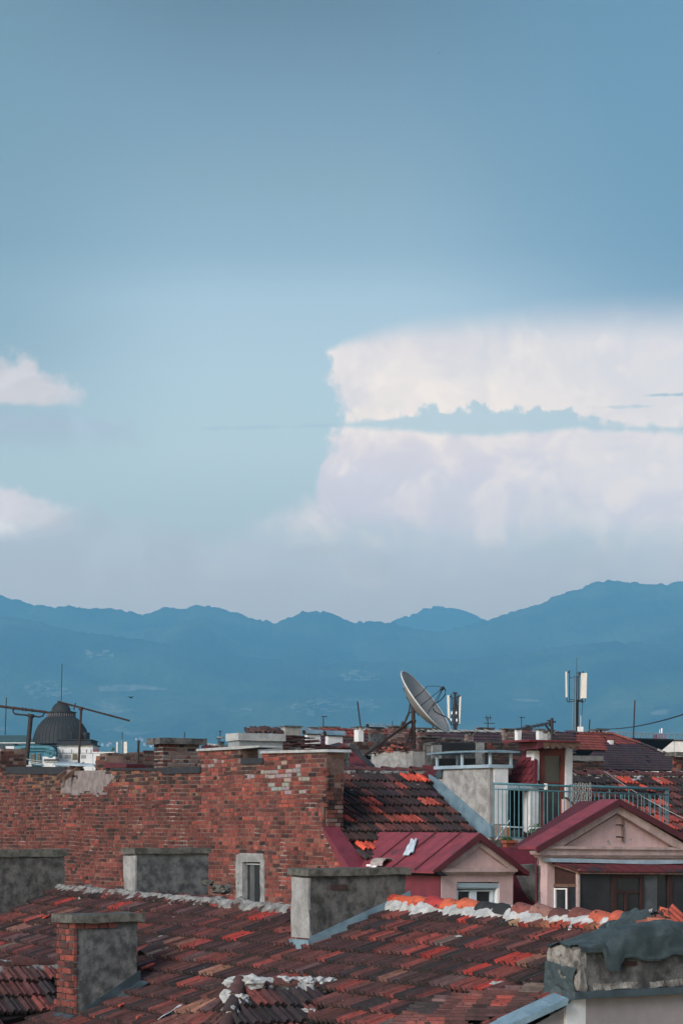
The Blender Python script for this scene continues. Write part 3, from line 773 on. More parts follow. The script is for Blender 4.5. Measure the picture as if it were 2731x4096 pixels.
fb = MB(); rp = C1.PLr()
p0, p1 = ROOF.at(290, 4096), ROOF.at(565, 3905)
def flash(fb, B, px0, py0, px1, py1, up, out, off=.012):
    """upstand and apron along the right face of block B, from low (px0,py0) to high"""
    pl = B.PLr(); a = pl.at(px0, py0, off); b = pl.at(px1, py1, off)
    fb.hexa([a, b, b + E1 * .006, a + E1 * .006], [a + UP * up, b + UP * up, b + UP * up + E1 * .006, a + UP * up + E1 * .006])
    fb.hexa([a - UP * .015, b - UP * .015, b - UP * .03 + E1 * out, a - UP * .03 + E1 * out], [a, b, b - UP * .012 + E1 * out, a - UP * .012 + E1 * out])
flash(fb, C1, 292, 4106, 562, 3920, .13, .22)
al = C1.Q - E2 * .02; fb.box(V((al.x, al.y, ROOF.at(300, 4076).z - .05)) + E1 * .03, -E1 * (C1.a + .06), -E2 * .16 - UP * .10, UP * .10)
fb.build('flashing', M['zinc_dark'], ch1, C1.base())

Yc = ROOF.at(1236, 3795).y
C2 = Block(1169, 1237, 1622, Yc, 3503, 3795, zb=ROOF.at(1236, 3795).z - .6)
mb = MB(); C2.rough(mb, amp=.02)
ch2 = mb.build('chimney', M['plaster_dark'], house, C2.base(), label='long stained grey chimney with a flat concrete lid')
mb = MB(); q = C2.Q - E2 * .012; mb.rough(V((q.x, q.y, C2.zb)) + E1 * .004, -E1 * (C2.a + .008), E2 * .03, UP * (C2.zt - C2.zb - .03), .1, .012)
mb.build('pale_face', M['plaster_pale'], ch2, C2.base())  # brighter lit side of the chimney put into a paler plaster colour
bb = MB(); C2.rbricks(bb, lambda x, y, s, z, r: pick(PAL_DARKB, r) if (.30 < s < .62 and C2.zt - .16 < z < C2.zt - .09) else None, seed=4)
bb.build('brickwork', M['brick'], ch2, C2.base()); bb = MB(); C2.lbricks(bb, lambda x, y, s, z, r: pick(PAL_BRICK, r) if z < ROOF.at(1237, 3795).z + .10 else None, seed=4)
bb.build('brickwork', M['brick'], ch2, C2.base())
cap_on(C2, ch2, 3477, 3504, .05)
fb = MB(); flash(fb, C2, 1236, 3800, 1640, 3612, .16, .10)
al = C2.Q - E2 * .02; zz = ROOF.at(1236, 3795).z
fb.box(V((al.x, al.y, zz - .02)) + E1 * .03, -E1 * (C2.a + .05), -E2 * .015, UP * .13)
fb.hexa([V((al.x, al.y, zz - .02)) + E1 * .12, V((al.x, al.y, zz - .02)) - E1 * (C2.a + .05), V((al.x, al.y, zz - .20)) - E1 * (C2.a + .12) - E2 * .38, V((al.x, al.y, zz - .2)) + E1 * .05 - E2 * .42],
        [V((al.x, al.y, zz)) + E1 * .12, V((al.x, al.y, zz)) - E1 * (C2.a + .05), V((al.x, al.y, zz - .18)) - E1 * (C2.a + .12) - E2 * .38, V((al.x, al.y, zz - .18)) + E1 * .05 - E2 * .42])
fb.build('flashing', M['zinc'], ch2, C2.base())

Y3 = ROOF.at(20, 3640).y
C3 = Block(-240, -190, 259, Y3 - 1.0, 3425, 3700)
mb = MB(); C3.rough(mb, C3.zb - .8, amp=.022)
ch3 = mb.build('chimney', M['plaster_dark'], house, C3.base(), label='wide dark grey chimney under a mossy slab')
cap_on(C3, ch3, 3402, 3430, .035)
Y4 = ROOF.at(545, 3578).y + .35
C4 = Block(499, 545, 832, Y4, 3416, 3600)
mb = MB(); C4.rough(mb, C4.zb - .5, amp=.024)
ch4 = mb.build('chimney', M['plaster_grey'], house, C4.base(), label='blue grey plastered chimney with a thin mossy slab')
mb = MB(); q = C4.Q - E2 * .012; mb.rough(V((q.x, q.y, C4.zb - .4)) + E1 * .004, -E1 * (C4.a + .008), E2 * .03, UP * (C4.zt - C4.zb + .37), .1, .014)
mb.build('pale_face', M['plaster_pale'], ch4, C4.base())  # light on this left face is painted in as paler plaster
cap_on(C4, ch4, 3394, 3416, .04)
mb = MB(); lumps(mb, [W(832, 3530, Y4 + .1), W(860, 3545, Y4 + .1), W(885, 3555, Y4 + .2), W(905, 3560, Y4 + .2)], .10, 3)
mb.build('rubble', M['concrete'], ch4, C4.base())

# felt-clad chimney on the gable
Yg = VERGE.at(2318, 3966, .10).y
C5 = Block(2192, 2318, 3000, Yg, 3790, 3966)
C5.zb = W(0, 3966, Yg).z
mb = MB(); C5.rough(mb, C5.zb, C5.zt, amp=.022, step=.08)
ch5 = mb.build('chimney', M['plaster_dark'], house, C5.base(), label='broad crumbling chimney wrapped in grey roofing felt')
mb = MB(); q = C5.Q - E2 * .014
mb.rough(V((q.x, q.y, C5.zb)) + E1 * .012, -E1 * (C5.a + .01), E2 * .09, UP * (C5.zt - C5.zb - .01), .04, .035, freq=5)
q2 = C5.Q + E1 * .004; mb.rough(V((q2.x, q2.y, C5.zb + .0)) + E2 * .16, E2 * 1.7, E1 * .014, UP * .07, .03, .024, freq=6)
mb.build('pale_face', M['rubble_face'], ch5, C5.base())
bb = MB(); pr = C5.PLr()
bb.prism(pr, [(2488, 3846), (2545, 3845), (2547, 3862), (2490, 3866)], .012, -.02)
bb.build('brickwork', M['red_wood'], ch5, C5.base())
db = MB(); pr = C5.PLr(); z = C5.zb
q = C5.Q; db.box(V((q.x, q.y, z - .075)) + E1 * .045 - E2 * .10, -E1 * .05, E2 * 4, UP * .075)
db.build('drip_edge', M['zinc_dark'], ch5, C5.base())
# lower body of that chimney, smooth, with a pale corner
lbm = MB(); q = C5.Q - E1 * .06
lq = V((q.x, q.y, GROUND)); lbm.box(lq, -E1 * .35, E2 * 4, UP * (z - .075 - GROUND))
lbm.build('chimney_base', M['smooth_render'], ch5, C5.base())
lbm = MB(); lbm.box(lq + E1 * .004 - E2 * .13, -E1 * .3, E2 * .25, UP * (z - .078 - GROUND))
lbm.build('pale_corner', M['white_render'], ch5, C5.base())
# felt: draped sheet over the top, and a sheet down the left face
def drape(mb, P, A, B, na, nb, hfn):
    vs = [hfn(P + A * (i / na) + B * (j / nb), i / na, j / nb) for j in range(nb + 1) for i in range(na + 1)]
    n = na + 1; k = len(vs)
    lo = [v - UP * .015 for v in vs]
    fs = [(j * n + i, j * n + i + 1, (j + 1) * n + i + 1, (j + 1) * n + i) for j in range(nb) for i in range(na)]
    mb.faces(vs + lo, fs + [tuple(k + x for x in f[::-1]) for f in fs])
fm = MB(); q = V((C5.Q.x, C5.Q.y, C5.zt))
def felt_h(p, u, v):
    # u along E2 (right), v from the far side over to the near edge and down over it
    over = max(0, v - .72) / .28
    base = q + E2 * (lerp(-.03, 3.6, u)) - E1 * (C5.a * (1 - min(1, v / .72)) ) + E1 * .06 * min(1, over * 3)
    lip = interp(u * 3.6, [(0, .05), (.28, .05), (.34, .26), (.48, .26), (.56, .13), (1.0, .17), (1.25, .10), (1.5, .12), (2.2, .16), (3.6, .12)])
    bulge = interp(u * 3.6, [(0, .0), (.3, .06), (.6, .16), (1.2, .22), (1.6, .16), (2.2, .12), (3.6, .16)])
    w = noise.noise(V((u * 9, v * 5, 2))) * .045 + noise.noise(V((u * 24, v * 14, 7))) * .018
    return base + UP * (bulge * (1 - over) * (.55 + .45 * math.sin(min(1, v / .72) * 2.4)) - lip * over + .02) + (UP + E1 * .6) * w
drape(fm, q, E2, E1, 90, 26, felt_h)
def felt_l(p, u, v):
    w = noise.noise(V((u * 5, v * 6, 12))) * .03 + noise.noise(V((u * 12, v * 13, 3))) * .012
    b = V((C5.Q.x, C5.Q.y, 0)) - E2 * (.03 + .02 * math.sin(v * 3)) - E1 * C5.a * (1 - u) * 1.02 - E1 * .03 * u * (1 + math.sin(v * 7))
    zt, zb2 = W(0, 3852 + 22 * u, Yg).z, W(0, 4030 + 14 * u, Yg).z
    return b + UP * lerp(zt, zb2, v) - E2 * (.42 * max(0, v - .62)) - E1 * max(0, v - .6) * .35 * (1 - .5 * u) - E2 * w + E1 * w * .5
drape(fm, q, E2, E1, 18, 22, felt_l)
fm.build('felt_cover', M['felt'], ch5, C5.base())
# pucker of felt reaching up to the ridge end
fm = MB(); rp_ = rr1 + UP * .03
def felt_r(p, u, v):
    a = rp_.lerp(ROOF.at(2420, 3762, .1), v) + (ROOF.c * (u - .35) * (.55 - .15 * v))
    return a + ROOF.n * (.14 * math.sin(math.pi * min(1, max(0, u))) + .035 * math.sin(u * 20 + v * 3) + noise.noise(V((u * 6, v * 5, 1))) * .05)
drape(fm, rp_, E2, E1, 24, 12, felt_r)
fm.build('felt_patch', M['felt'], roof, rr1)
# black sheeting and loose tiles at the ridge end
fm = MB()
def felt_k(p, u, v):
    a = W(2590, 3640, rr1.y - .1) + E2 * u * .35 + E1 * .1 * v - UP * v * .28
    return a + V((noise.noise(V((u * 7, v * 7, 3))), noise.noise(V((u * 7, v * 7, 8))), noise.noise(V((u * 9, v * 9, 5))))) * .09
drape(fm, rp_, E2, E1, 16, 12, felt_k)
pb = fm.build('plastic_sheet', surf('black_plastic', (.02, .024, .026), (.03, .034, .036), 9, .18, .2, spec=.6), None, W(2590, 3640, rr1.y))
pb['label'] = 'crumpled shiny black plastic at the right end of the near mortared ridge'; pb['category'] = 'plastic sheet'
for k, (x, y, rz, tl, cc) in enumerate(((2705, 3672, .4, .5, (.50, .13, .08)), (2650, 3706, 1.1, .1, (.36, .14, .09)), (2722, 3690, .9, .9, (.44, .10, .07)), (2600, 3690, .2, .1, (.20, .08, .06)))):
    tb = MB(); p = ROOF.at(x, y, .08); a = (ROOF.c * math.cos(rz) + ROOF.d * math.sin(rz)); b = (ROOF.d * math.cos(rz) - ROOF.c * math.sin(rz)); n = ROOF.n
    b = (b * math.cos(tl) + n * math.sin(tl)); n2 = a.cross(b).normalized()
    tile_fn(tb, p - a * .1 - b * .17, a, b, n2 if n2.dot(UP) > 0 else -n2, .2, .36, cc, PROF)
    o = tb.build('loose_tile', M['tile'], None, p)
    o['label'] = ['orange loose tile propped steeply behind the felt-clad chimney', 'brown loose tile lying flat right of the crumpled black plastic', 'red loose tile standing on edge at the right picture edge', 'small dark loose tile under the crumpled black plastic'][k]
    o['category'] = 'roof tile'; o['group'] = 'loose tiles near the ridge end'
# verge flashing
fb = MB(); a = ROOF.at(2040, 4105, .05); b = ROOF.at(2285, 3992, .06)
d = (b - a).normalized()
for t0, t1 in ((0, .36), (.35, .72), (.71, .93)):
    p, r_ = a.lerp(b, t0), a.lerp(b, t1)
    fb.hexa([p, r_, r_ - E1 * .22 + UP * .03, p - E1 * .22 + UP * .03], [p + UP * .02, r_ + UP * .02, r_ - E1 * .22 + UP * .06, p - E1 * .22 + UP * .06])
    fb.hexa([p - UP * .045, r_ - UP * .045, r_, p], [p - UP * .045 + E1 * .01, r_ - UP * .045 + E1 * .01, r_ + UP * .02 + E1 * .01, p + UP * .02 + E1 * .01])
a2 = ROOF.at(1500, 4380, .05); fb.hexa([a2, a, a - E1 * .3, a2 - E1 * .3], [a2 + UP * .03, a + UP * .03, a - E1 * .22 + UP * .05, a2 - E1 * .22 + UP * .05])
fb.build('verge_flashing', M['zinc'], roof, h1o)

# --- two little cross roofs at the bottom
DR1 = roofplane(ROOF.at(206, 4046), E1, .66); Q1 = DR1.at(236, 3852)
db = MB(); tiles(db, DR1, -12, 4, -1, 4, DR1.at(100, 3860), lambda x, y: inpoly(x, y, D1_POLY), PAL_OLD[:5], seed=21)
dr = db.build('dormer_roof', M['tile'], house, Q1)
ub = MB(); slab(ub, DR1, D1_POLY, -.03, -.1); ub.build('roof_deck', M['under'], dr, Q1)
e = Q1 - E2 * 4
ridge_row(dr, 'ridge_tile', e + UP * .0, Q1 + UP * .0, .38, brown, r=.11, seed=9)
mb = MB(); mortar_strip(mb, e - DR1.d * .02 , Q1 - DR1.d * .02, DR1.d, DR1.n, .30, 14, .8, .06)
lumps(mb, [Q1 - E2 * t + UP * .03 for t in (.42, .8, 1.25, 1.9)], .075, 8)
mb.build('ridge_mortar', M['mortar'], dr, Q1)
Q2 = ROOF.at(1338, 3938); DR2 = roofplane(Q2, E1, .62)
db = MB(); tiles(db, DR2, -8, 4, -1, 5, DR2.at(1150, 3950), lambda x, y: inpoly(x, y, D2_POLY), PAL_OLD[1:6], seed=23, run=.4)
T2 = DR2.at(958, 3934); H2 = DR2.at(868, 4220)
tile_patch(db, ROOF.at(720, 4030, .06).lerp(T2, .9), T2, ROOF.at(400, 4230, .10), H2, 4, 5, PAL_OLD, seed=31)
tile_patch(db, ROOF.at(655, 4085, .05), ROOF.at(900, 3985, .1), ROOF.at(400, 4230, .10), H2.lerp(T2, .4), 5, 3, PAL_OLD, seed=33)
dr = db.build('dormer_roof', M['tile'], house, Q2)
ub = MB(); slab(ub, DR2, D2_POLY, -.03, -.1); ub.build('roof_deck', M['under'], dr, Q2)
ridge_row(dr, 'ridge_tile', T2 - UP * .01, Q2 - UP * .01, .38, brown, r=.10, seed=12)
ridge_row(dr, 'ridge_tile', H2 + UP * .02, T2 + UP * .03, .40, lambda i, n, r: pick([(1, (.05, .035, .036)), (1, (.075, .04, .038))], r), r=.09, seed=13)
mb = MB(); mortar_strip(mb, T2 - DR2.d * .02, Q2 - DR2.d * .02, DR2.d, DR2.n, .22, 24, .8, .07)
lumps(mb, [T2 + V((-.02, 0, .0)), T2 + V((.09, 0, .01)), T2.lerp(H2, .2) + V((-.06, 0, 0)), T2.lerp(H2, .24) + V((.07, 0, 0)), T2.lerp(H2, .42)], .10, 5, .7)
lumps(mb, [T2.lerp(Q2, t) + UP * .04 for t in (.12, .17, .22, .30, .45, .52, .62, .74, .83, .90, .95)], .07, 15)
lumps(mb, [DR2.at(1255, 4045, .03), DR2.at(1230, 4040, .03)], .05, 2, .4)
mb.build('ridge_mortar', M['mortar_new'], dr, Q2); mb = MB(); mortar_strip(mb, ROOF.at(640, 4096, .08), ROOF.at(735, 4034, .08), ROOF.c * -1, ROOF.n, .17, 44, .6, .05)
lumps(mb, [ROOF.at(x, y, .05) for x, y in ((660, 4080), (690, 4062), (715, 4046), (845, 3992), (770, 4030))], .06, 6)
mb.build('valley_mortar', M['mortar_new'], dr, Q2)
# elbow pipe by the long chimney
pb = MB(); p = W(1590, 3600, ROOF.at(1590, 3612).y + .25)
pb.tube([p - UP * .25, p + UP * .02, p + UP * .055 + V((.0, 0, 0)), p + UP * .085 + V((.02, 0, 0)), p + UP * .10 + V((.075, 0, 0))], .055, 14)
o = pb.build('vent_pipe', M['white_plastic'], None, p, smooth=True); o['label'] = 'white plastic elbow pipe beside the end of the long grey chimney'; o['category'] = 'pipe'
# ================================================================== brick gable wall house
def clip(poly, axis, lim, keep_less):
    out = []; n = len(poly)
    for i in range(n):
        a, b = poly[i], poly[(i + 1) % n]
        ia = (a[axis] <= lim) == keep_less; ib = (b[axis] <= lim) == keep_less
        if ia: out.append(a)
        if ia != ib:
            t = (lim - a[axis]) / (b[axis] - a[axis]); out.append((a[0] + (b[0] - a[0]) * t, a[1] + (b[1] - a[1]) * t))
    return out
WP = PL(W(1300, 3300, 42), -E2)
WALL = [(-320, 3094), (250, 3094), (254, 3082), (384, 3082), (385, 3024), (426, 3022), (428, 3082), (650, 3080), (791, 3078), (792, 3004), (962, 2996), (965, 3057), (1046, 3054), (1047, 3014), (1306, 3010),
        (1303, 3150), (1288, 3305), (1300, 3335), (1395, 3478), (1450, 3520), (1450, 3720), (-320, 3720)]
wo_ = WP.at(600, 3300)
bh = thing('brick_house', V((wo_.x, wo_.y, GROUND)), 'house with a long weathered red brick party wall, one narrow window and stepped parapets', 'house')
def keepW(x, y): return inpoly(x, y - 9 * max(0, noise.noise(V((x / 19, 3, 1))) + .12), WALL) and not (946 < x < 1054 and 3422 < y < 3640)
def nz2(x, y, s, k): return noise.noise(V((x / s, y / s * 1.6, k)))
def colW(x, y, s, z, r):
    n1 = nz2(x, y, 60, 1.5) + .5 * nz2(x, y, 22, 4.5)
    # old plaster left on the bricks
    if 250 < x < 452 and 3080 < y < 3182:
        e = min((x - 250) / 40, (452 - x) / 25, (3186 - y) / 30) + n1 * 1.3
        if e > .75: return None
    if 955 < x < 1292 and 3040 < y < 3170:
        e = 1 - abs(x - 1165) / 190 - abs(y - 3102) / 85 + n1 * .9
        if e > .18 and r.random() < .6: return tuple(v * (.75 + .35 * r.random()) for v in (.40, .345, .335))
    if 800 < x < 960 and 3040 < y < 3120 and n1 > .15 and r.random() < .6: return (.33, .27, .27)
    if 1044 < x < 1300 and y < 3040 or (x > 800 and r.random() < .12 and y < 3200): return pick(PAL_BRICK[:1] + PAL_BRICK[4:5] + PAL_BRICK[2:4], r)
    if 962 < x < 1046 and y < 3130 - abs(x - 1000) * .8: return pick(PAL_SOOT[:2], r)
    soot = max(0, min(1, (3200 - y + n1 * 70) / 110)) if x < 795 else max(0, (3050 - y) / 150)
    if r.random() < soot: return pick(PAL_SOOT, r)
    if 395 < x < 470 and 3120 < y < 3330 and r.random() < .4 + n1: return pick(PAL_DARKB, r)
    left = 1 if x < 800 else 0
    if r.random() < (.34 if left else .12) + .35 * max(0, -n1): return pick(PAL_DARKB + [(3, (.13, .05, .045))], r) if r.random() < .6 else (.15 * r.uniform(.8, 1.2), .055, .047)
    c = soft(pick(PAL_BRICK, r), (.235, .068, .056), .2); tn = 1.0 + .55 * nz2(x, y, 90, 9.5) + .3 * nz2(x, y, 35, 2.5); c = tuple(v * max(.45, tn) for v in c)
    return c if not left else tuple(v * k for v, k in zip(c, (.82, .82, .85)))
WO = WP.at(-320, 3300); WO = V((WO.x, WO.y, 0)); WL = (WP.at(1452, 3400) - WP.at(-320, 3400)).dot(E1)
def sagW(s, z): return .045 * noise.noise(V((s * .30, z * .2, 7))) + .016 * noise.noise(V((s * 1.1, z * .6, 3)))
mb = MB(); bricks(mb, WO, E1, -E2, WL, WP.at(1450, 3700).z, 2.2, keepW, colW, seed=42, sagfn=sagW)
wall = mb.build('brick_wall', M['brick'], bh, wo_)
mb = MB()
for pc in (clip(WALL, 0, 962, True), clip(WALL, 0, 1048, False), clip(clip(clip(WALL, 0, 962, False), 0, 1048, True), 1, 3446, True)):
    mb.prism(WP, pc, 0, -.40)
mb.build('wall_core', M['mortar_wall'], wall, wo_)
mb = MB(); a, b = WP.at(-320, 3718), WP.at(1452, 3718)
mb.box(V((a.x, a.y, GROUND)), V((b.x - a.x, b.y - a.y, 0)), E2 * .4, UP * (a.z - GROUND))
mb.box(V((a.x, a.y, GROUND)) - E1 * 0, E2 * 9, E1 * .3, UP * (WP.at(-320, 3094).z - GROUND - .3)); mb.build('lower_wall', M['wall_hidden'], bh, wo_)
# the scrap of old plaster left on it
mb = MB()
for j in range(30):
    for i in range(70):
        a = WP.at(246, 3190, .024) + E1 * (i * .045) + UP * (j * .045)
        x, y = proj(a)
        if not (246 < x < 456) or y < 3086: continue
        e = min((x - 250) / 40, (452 - x) / 25, (3186 - y) / 30) + (nz2(x, y, 60, 1.5) + .5 * nz2(x, y, 22, 4.5)) * 1.3
        if e > .70: mb.box(a, E1 * .046, UP * .046, E2 * .03)
mb.build('old_plaster', surf('old_pinkish_plaster', (.27, .235, .235), (.17, .145, .145), 6, .95, .4, spots=(.22, .08, .06), spotcut=.68, spotscale=7), wall, wo_)
# end face of the wall, its shade put into darker brick colours
ce = WP.at(1303, 3150); ce = V((ce.x, ce.y, 0))
mb = MB(); bricks(mb, ce + E2 * .012, E2, E1, .37, WP.at(1290, 3325).z, WP.at(1303, 3014).z - .04, lambda x, y: True,
                  lambda x, y, s, z, r: pick(PAL_DARKB, r) if r.random() < .75 else (pick([(1, (.20, .15, .14))], r) if r.random() < .5 else pick(PAL_BRICK, r)), seed=77, out=.006)
mb.build('brick_end', M['brick'], bh, ce)
# copings
for pts, f, bk in (([(785, 3005), (786, 2996), (962, 2984), (1036, 2982), (1036, 2989), (962, 2996)], .07, -.45), ([(1040, 3014), (1041, 3004), (1308, 2997), (1312, 3008)], .07, -.46)):
    mb = MB(); mb.prism(WP, pts, f, bk); mb.build('coping', M['coping'], bh, WP.at(*pts[0]))
# felt strips over the lower parapets
for pts in ([(20, 3068), (120, 3066), (250, 3068), (262, 3074), (258, 3099), (170, 3097), (60, 3095), (26, 3090)], [(640, 3072), (800, 3067), (800, 3091), (720, 3094), (648, 3098)], [(962, 3034), (1050, 3032), (1050, 3054), (962, 3057)], [(440, 3070), (640, 3074), (640, 3083), (440, 3080)]):
    mb = MB(); mb.prism(WP, pts, .045, -.44); mb.build('felt_strip', M['felt_black'], bh, WP.at(*pts[0]))
mb = MB(); mb.prism(WP, [(416, 3050), (508, 3056), (506, 3070), (418, 3072)], .05, -.4); mb.build('metal_capping', M['red_dark'], bh, WP.at(416, 3050))
# red sheet capping down the raking edge
mb = MB()
lip = [WP.at(1283, 3312, .05), WP.at(1300, 3322, .05), WP.at(1398, 3472, .05), WP.at(1362, 3470, .05)]
mb.hexa(lip, [p + E2 * .015 for p in lip])
tp = [WP.at(1286, 3290, .05), WP.at(1300, 3322, .05), WP.at(1398, 3472, .05)]
mb.faces([WP.at(1288, 3296, .05), WP.at(1300, 3322, .052), WP.at(1398, 3472, .052), WP.at(1398, 3472, .052) + E2 * .44, WP.at(1300, 3322, .05) + E2 * .36, WP.at(1288, 3294, .05) + E2 * .36], [(0, 1, 4, 5), (1, 2, 3, 4)])
mb.build('raking_capping', M['red_metal'], bh, lip[0])
# the window
wn = MB()
for pts, off in (([(944, 3420), (965, 3412), (1050, 3414), (1053, 3448), (944, 3448)], .03),):
    wn.prism(WP, pts, off, -.1)
p = WP.at(944, 3640, .03); 
def jamb(mb, x0, x1, y0, y1, dep):
    a = WP.at(x0, y1, .03); b = WP.at(x1, y1, .03); t = WP.at(x0, y0, .03)
    mb.rough(a, b - a, E2 * dep, UP * (t.z - a.z), .06, .014)
jamb(wn, 943, 968, 3446, 3650, .16); jamb(wn, 1040, 1056, 3440, 3650, .16)
win = wn.build('window', M['plaster_pale'], bh, WP.at(1000, 3520))
mb = MB(); mb.prism(WP, [(970, 3446), (1050, 3446), (1050, 3650), (970, 3650)], -.10, -.12); mb.build('pane', M['dark_glass'], win, WP.at(1000, 3520))
mb = MB(); mb.prism(WP, [(978, 3453), (1044, 3455), (1044, 3460), (978, 3458)], -.07, -.11); mb.build('window_frame', M['white_frame'], win, WP.at(1000, 3456))
mb = MB(); mb.prism(WP, [(1000, 3460), (1018, 3460), (1018, 3650), (1000, 3650)], -.085, -.10); mb.build('curtain', M['curtain'], win, WP.at(1008, 3560))

# chimneys standing behind the wall
def brick_chimney(parent, B, pal, label=None, cap=None, capmat='concrete', over=.06, white=0, seed=3, plaster=0, drop=.5):
    mb = MB(); B.box(mb, B.zb - drop, B.zt, -.002); ch = mb.build('chimney', M['mortar_wall'] if not white else M['plaster_pale'], parent, B.base())
    if label: ch['label'] = label
    bb = MB()
    f = lambda x, y, s, z, r: ((.20, .145, .13) if r.random() < plaster else pick(pal, r))
    B.lbricks(bb, lambda x, y, s, z, r: pick(pal, r), seed=seed); B.rbricks(bb, f, seed=seed + 1)
    bb.build('brickwork', M['brick'], ch, B.base())
    if cap:
        cm = MB(); B.rough(cm, W(0, cap[1], B.Y).z, W(0, cap[0], B.Y).z, over, .012, .09); cm.build('cap', M[capmat], ch, B.base())
    return ch
brick_chimney(bh, Block(-40, 3, 106, 55.2, 2994, 3110), PAL_DARKB, 'stub of a dark brick chimney without a lid', plaster=.25, seed=31)
brick_chimney(bh, Block(618, 651, 796, 49.2, 2976, 3110), PAL_DARKB, 'broad brown brick chimney with pale joints on its left side', (2952, 2977), 'plaster_dark', .13, white=1, seed=35, plaster=.45)
B = Block(914, 957, 1131, 46.8, 2962, 3110); mb = MB(); B.rough(mb, amp=.004, step=.2); mb2 = mb
gch = mb.build('chimney', surf('pale_grey_render', (.30, .33, .35), (.22, .25, .27), 3, .9, .2, streak=.3), bh, B.base(), label='smooth pale grey chimney with a thick square lid')
mb = MB(); B.rough(mb, W(0, 2962, B.Y).z, W(0, 2932, B.Y).z, .045, .006, .12); mb.build('cap', M['coping'], gch, B.base())
BW = PL(W(520, 3040, 52.5), E1); lp = [(424, 3014), (460, 3010), (500, 3017), (545, 3008), (625, 3004), (625, 3120), (424, 3120)]
mb = MB(); mb.prism(BW, lp, 0, -.3); lw = mb.build('back_wall', M['mortar_wall'], bh, BW.at(520, 3040))
mb = MB(); o = BW.at(424, 3100); bricks(mb, V((o.x, o.y, 0)), E2, E1, 2.2, BW.at(424, 3110).z, BW.at(424, 2990).z, lambda x, y: inpoly(x, y, lp), lambda x, y, s, z, r: pick(PAL_DARKB, r) if r.random() < .6 else (.15, .11, .10), seed=8)
mb.build('brickwork', M['brick'], lw, o)
# rafters sticking out of the broken edge
for x in (262, 292):
    mb = MB(); a = WP.at(x, 3066, .02); mb.box(a - E2 * .25 - UP * .34, E1 * .09, E2 * .5 + UP * .34, UP * .10); mb.build('rafter_end', M['old_wood'], bh, a)

for k, (x, y, r_) in enumerate(((1015, 2925, .3), (1045, 2922, 1.2), (1080, 2924, .7), (1108, 2926, 1.7))):
    tb = MB(); p = W(x, y, 47.3 + .1 * k); a = V((math.cos(r_), math.sin(r_), .1)).normalized(); n = V((.1 * k - .2, -.3, .9)).normalized(); b = n.cross(a).normalized(); a = b.cross(n)
    tile_fn(tb, p - a * .15 - b * .14, a, b, n, .28, .34, pick([(1, (.075, .045, .042)), (1, (.05, .036, .036))]), PROF, rise=.05)
    ridge_tile(tb, p - a * .15 - UP * .04, p + a * .15 - UP * .03, .09, .1, UP, (.07, .04, .038))
    o = tb.build('broken_tile', M['tile'], None, p)
    o['label'] = ['pale-tipped broken tile at the left end of the row on the pale grey chimney', 'arched broken tile second from left on the pale grey chimney', 'humped broken tile third from left on the pale grey chimney', 'small broken tile at the right end of the pale grey chimney'][k]
    o['category'] = 'roof tile'; o['group'] = 'broken tiles on the grey chimney'
# stacked old tiles beyond
SP = PL(W(1210, 2990, 49.5), E1); mb = MB(); rg = random.Random(5)
for j in range(16):
    z = SP.at(1200, 3004).z + j * .036
    x = 0
    o = SP.at(1126, 3000); o = V((o.x, o.y, z))
    while x < 1.7:
        q = proj(o + E2 * (x + .1)); top = interp(q[0], [(1126, 2945), (1150, 2937), (1188, 2938), (1218, 2944), (1232, 2958), (1260, 2962), (1280, 2972), (1300, 2985)])
        ln = rg.uniform(.16, .36)
        if q[1] > top:
            t = rg.gauss(0, .05); mb.box(o + E2 * x + E1 * rg.uniform(-.03, .05) + UP * rg.uniform(-.006, .006), E2 * (ln - .01) + UP * t * ln, -E1 * .35, UP * .026, pick([(3, (.05, .032, .032)), (2, (.08, .04, .04)), (1, (.12, .05, .045))], rg))
        x += ln
o = mb.build('tile_stack', M['tile'], None, SP.at(1200, 3004)); o['label'] = 'untidy pile of dark spare tiles stacked right of the smooth grey chimney'; o['category'] = 'tile stack'
mb = MB(); q = SP.at(1126, 3004); mb.rough(V((q.x, q.y, q.z - .8)) + E1 * .03, E2 * 1.75, -E1 * .5, UP * .86, .08, .03)
mb.build('stone_wall', M['plaster_dark'], bh, q)

# sheet of metal lying along the wall top, and post, masts
mb = MB(); a, b = WP.at(213, 3052, -.1), WP.at(376, 3060, .05); mb.hexa([a - UP * .05, b - UP * .04, b + E2 * .22 - UP * .02, a + E2 * .22 - UP * .02], [a + UP * .0, b + UP * .01, b + E2 * .22 + UP * .02, a + E2 * .22 + UP * .03])
o = mb.build('metal_sheet', M['zinc_lit'], None, a); o['label'] = 'long bright strip of sheet metal lying on the brick wall below the dome'; o['category'] = 'metal sheet'
mb = MB(); mb.tube([W(553, 3045, 51), W(555, 2968, 51)], .028, 8); mb.tube([W(555, 2968, 51), W(556, 2962, 51)], .036, 8); o = mb.build('iron_post', M['iron'], None, W(553, 3045, 51)); o['label'] = 'short upright iron post left of the broad brown brick chimney'; o['category'] = 'post'

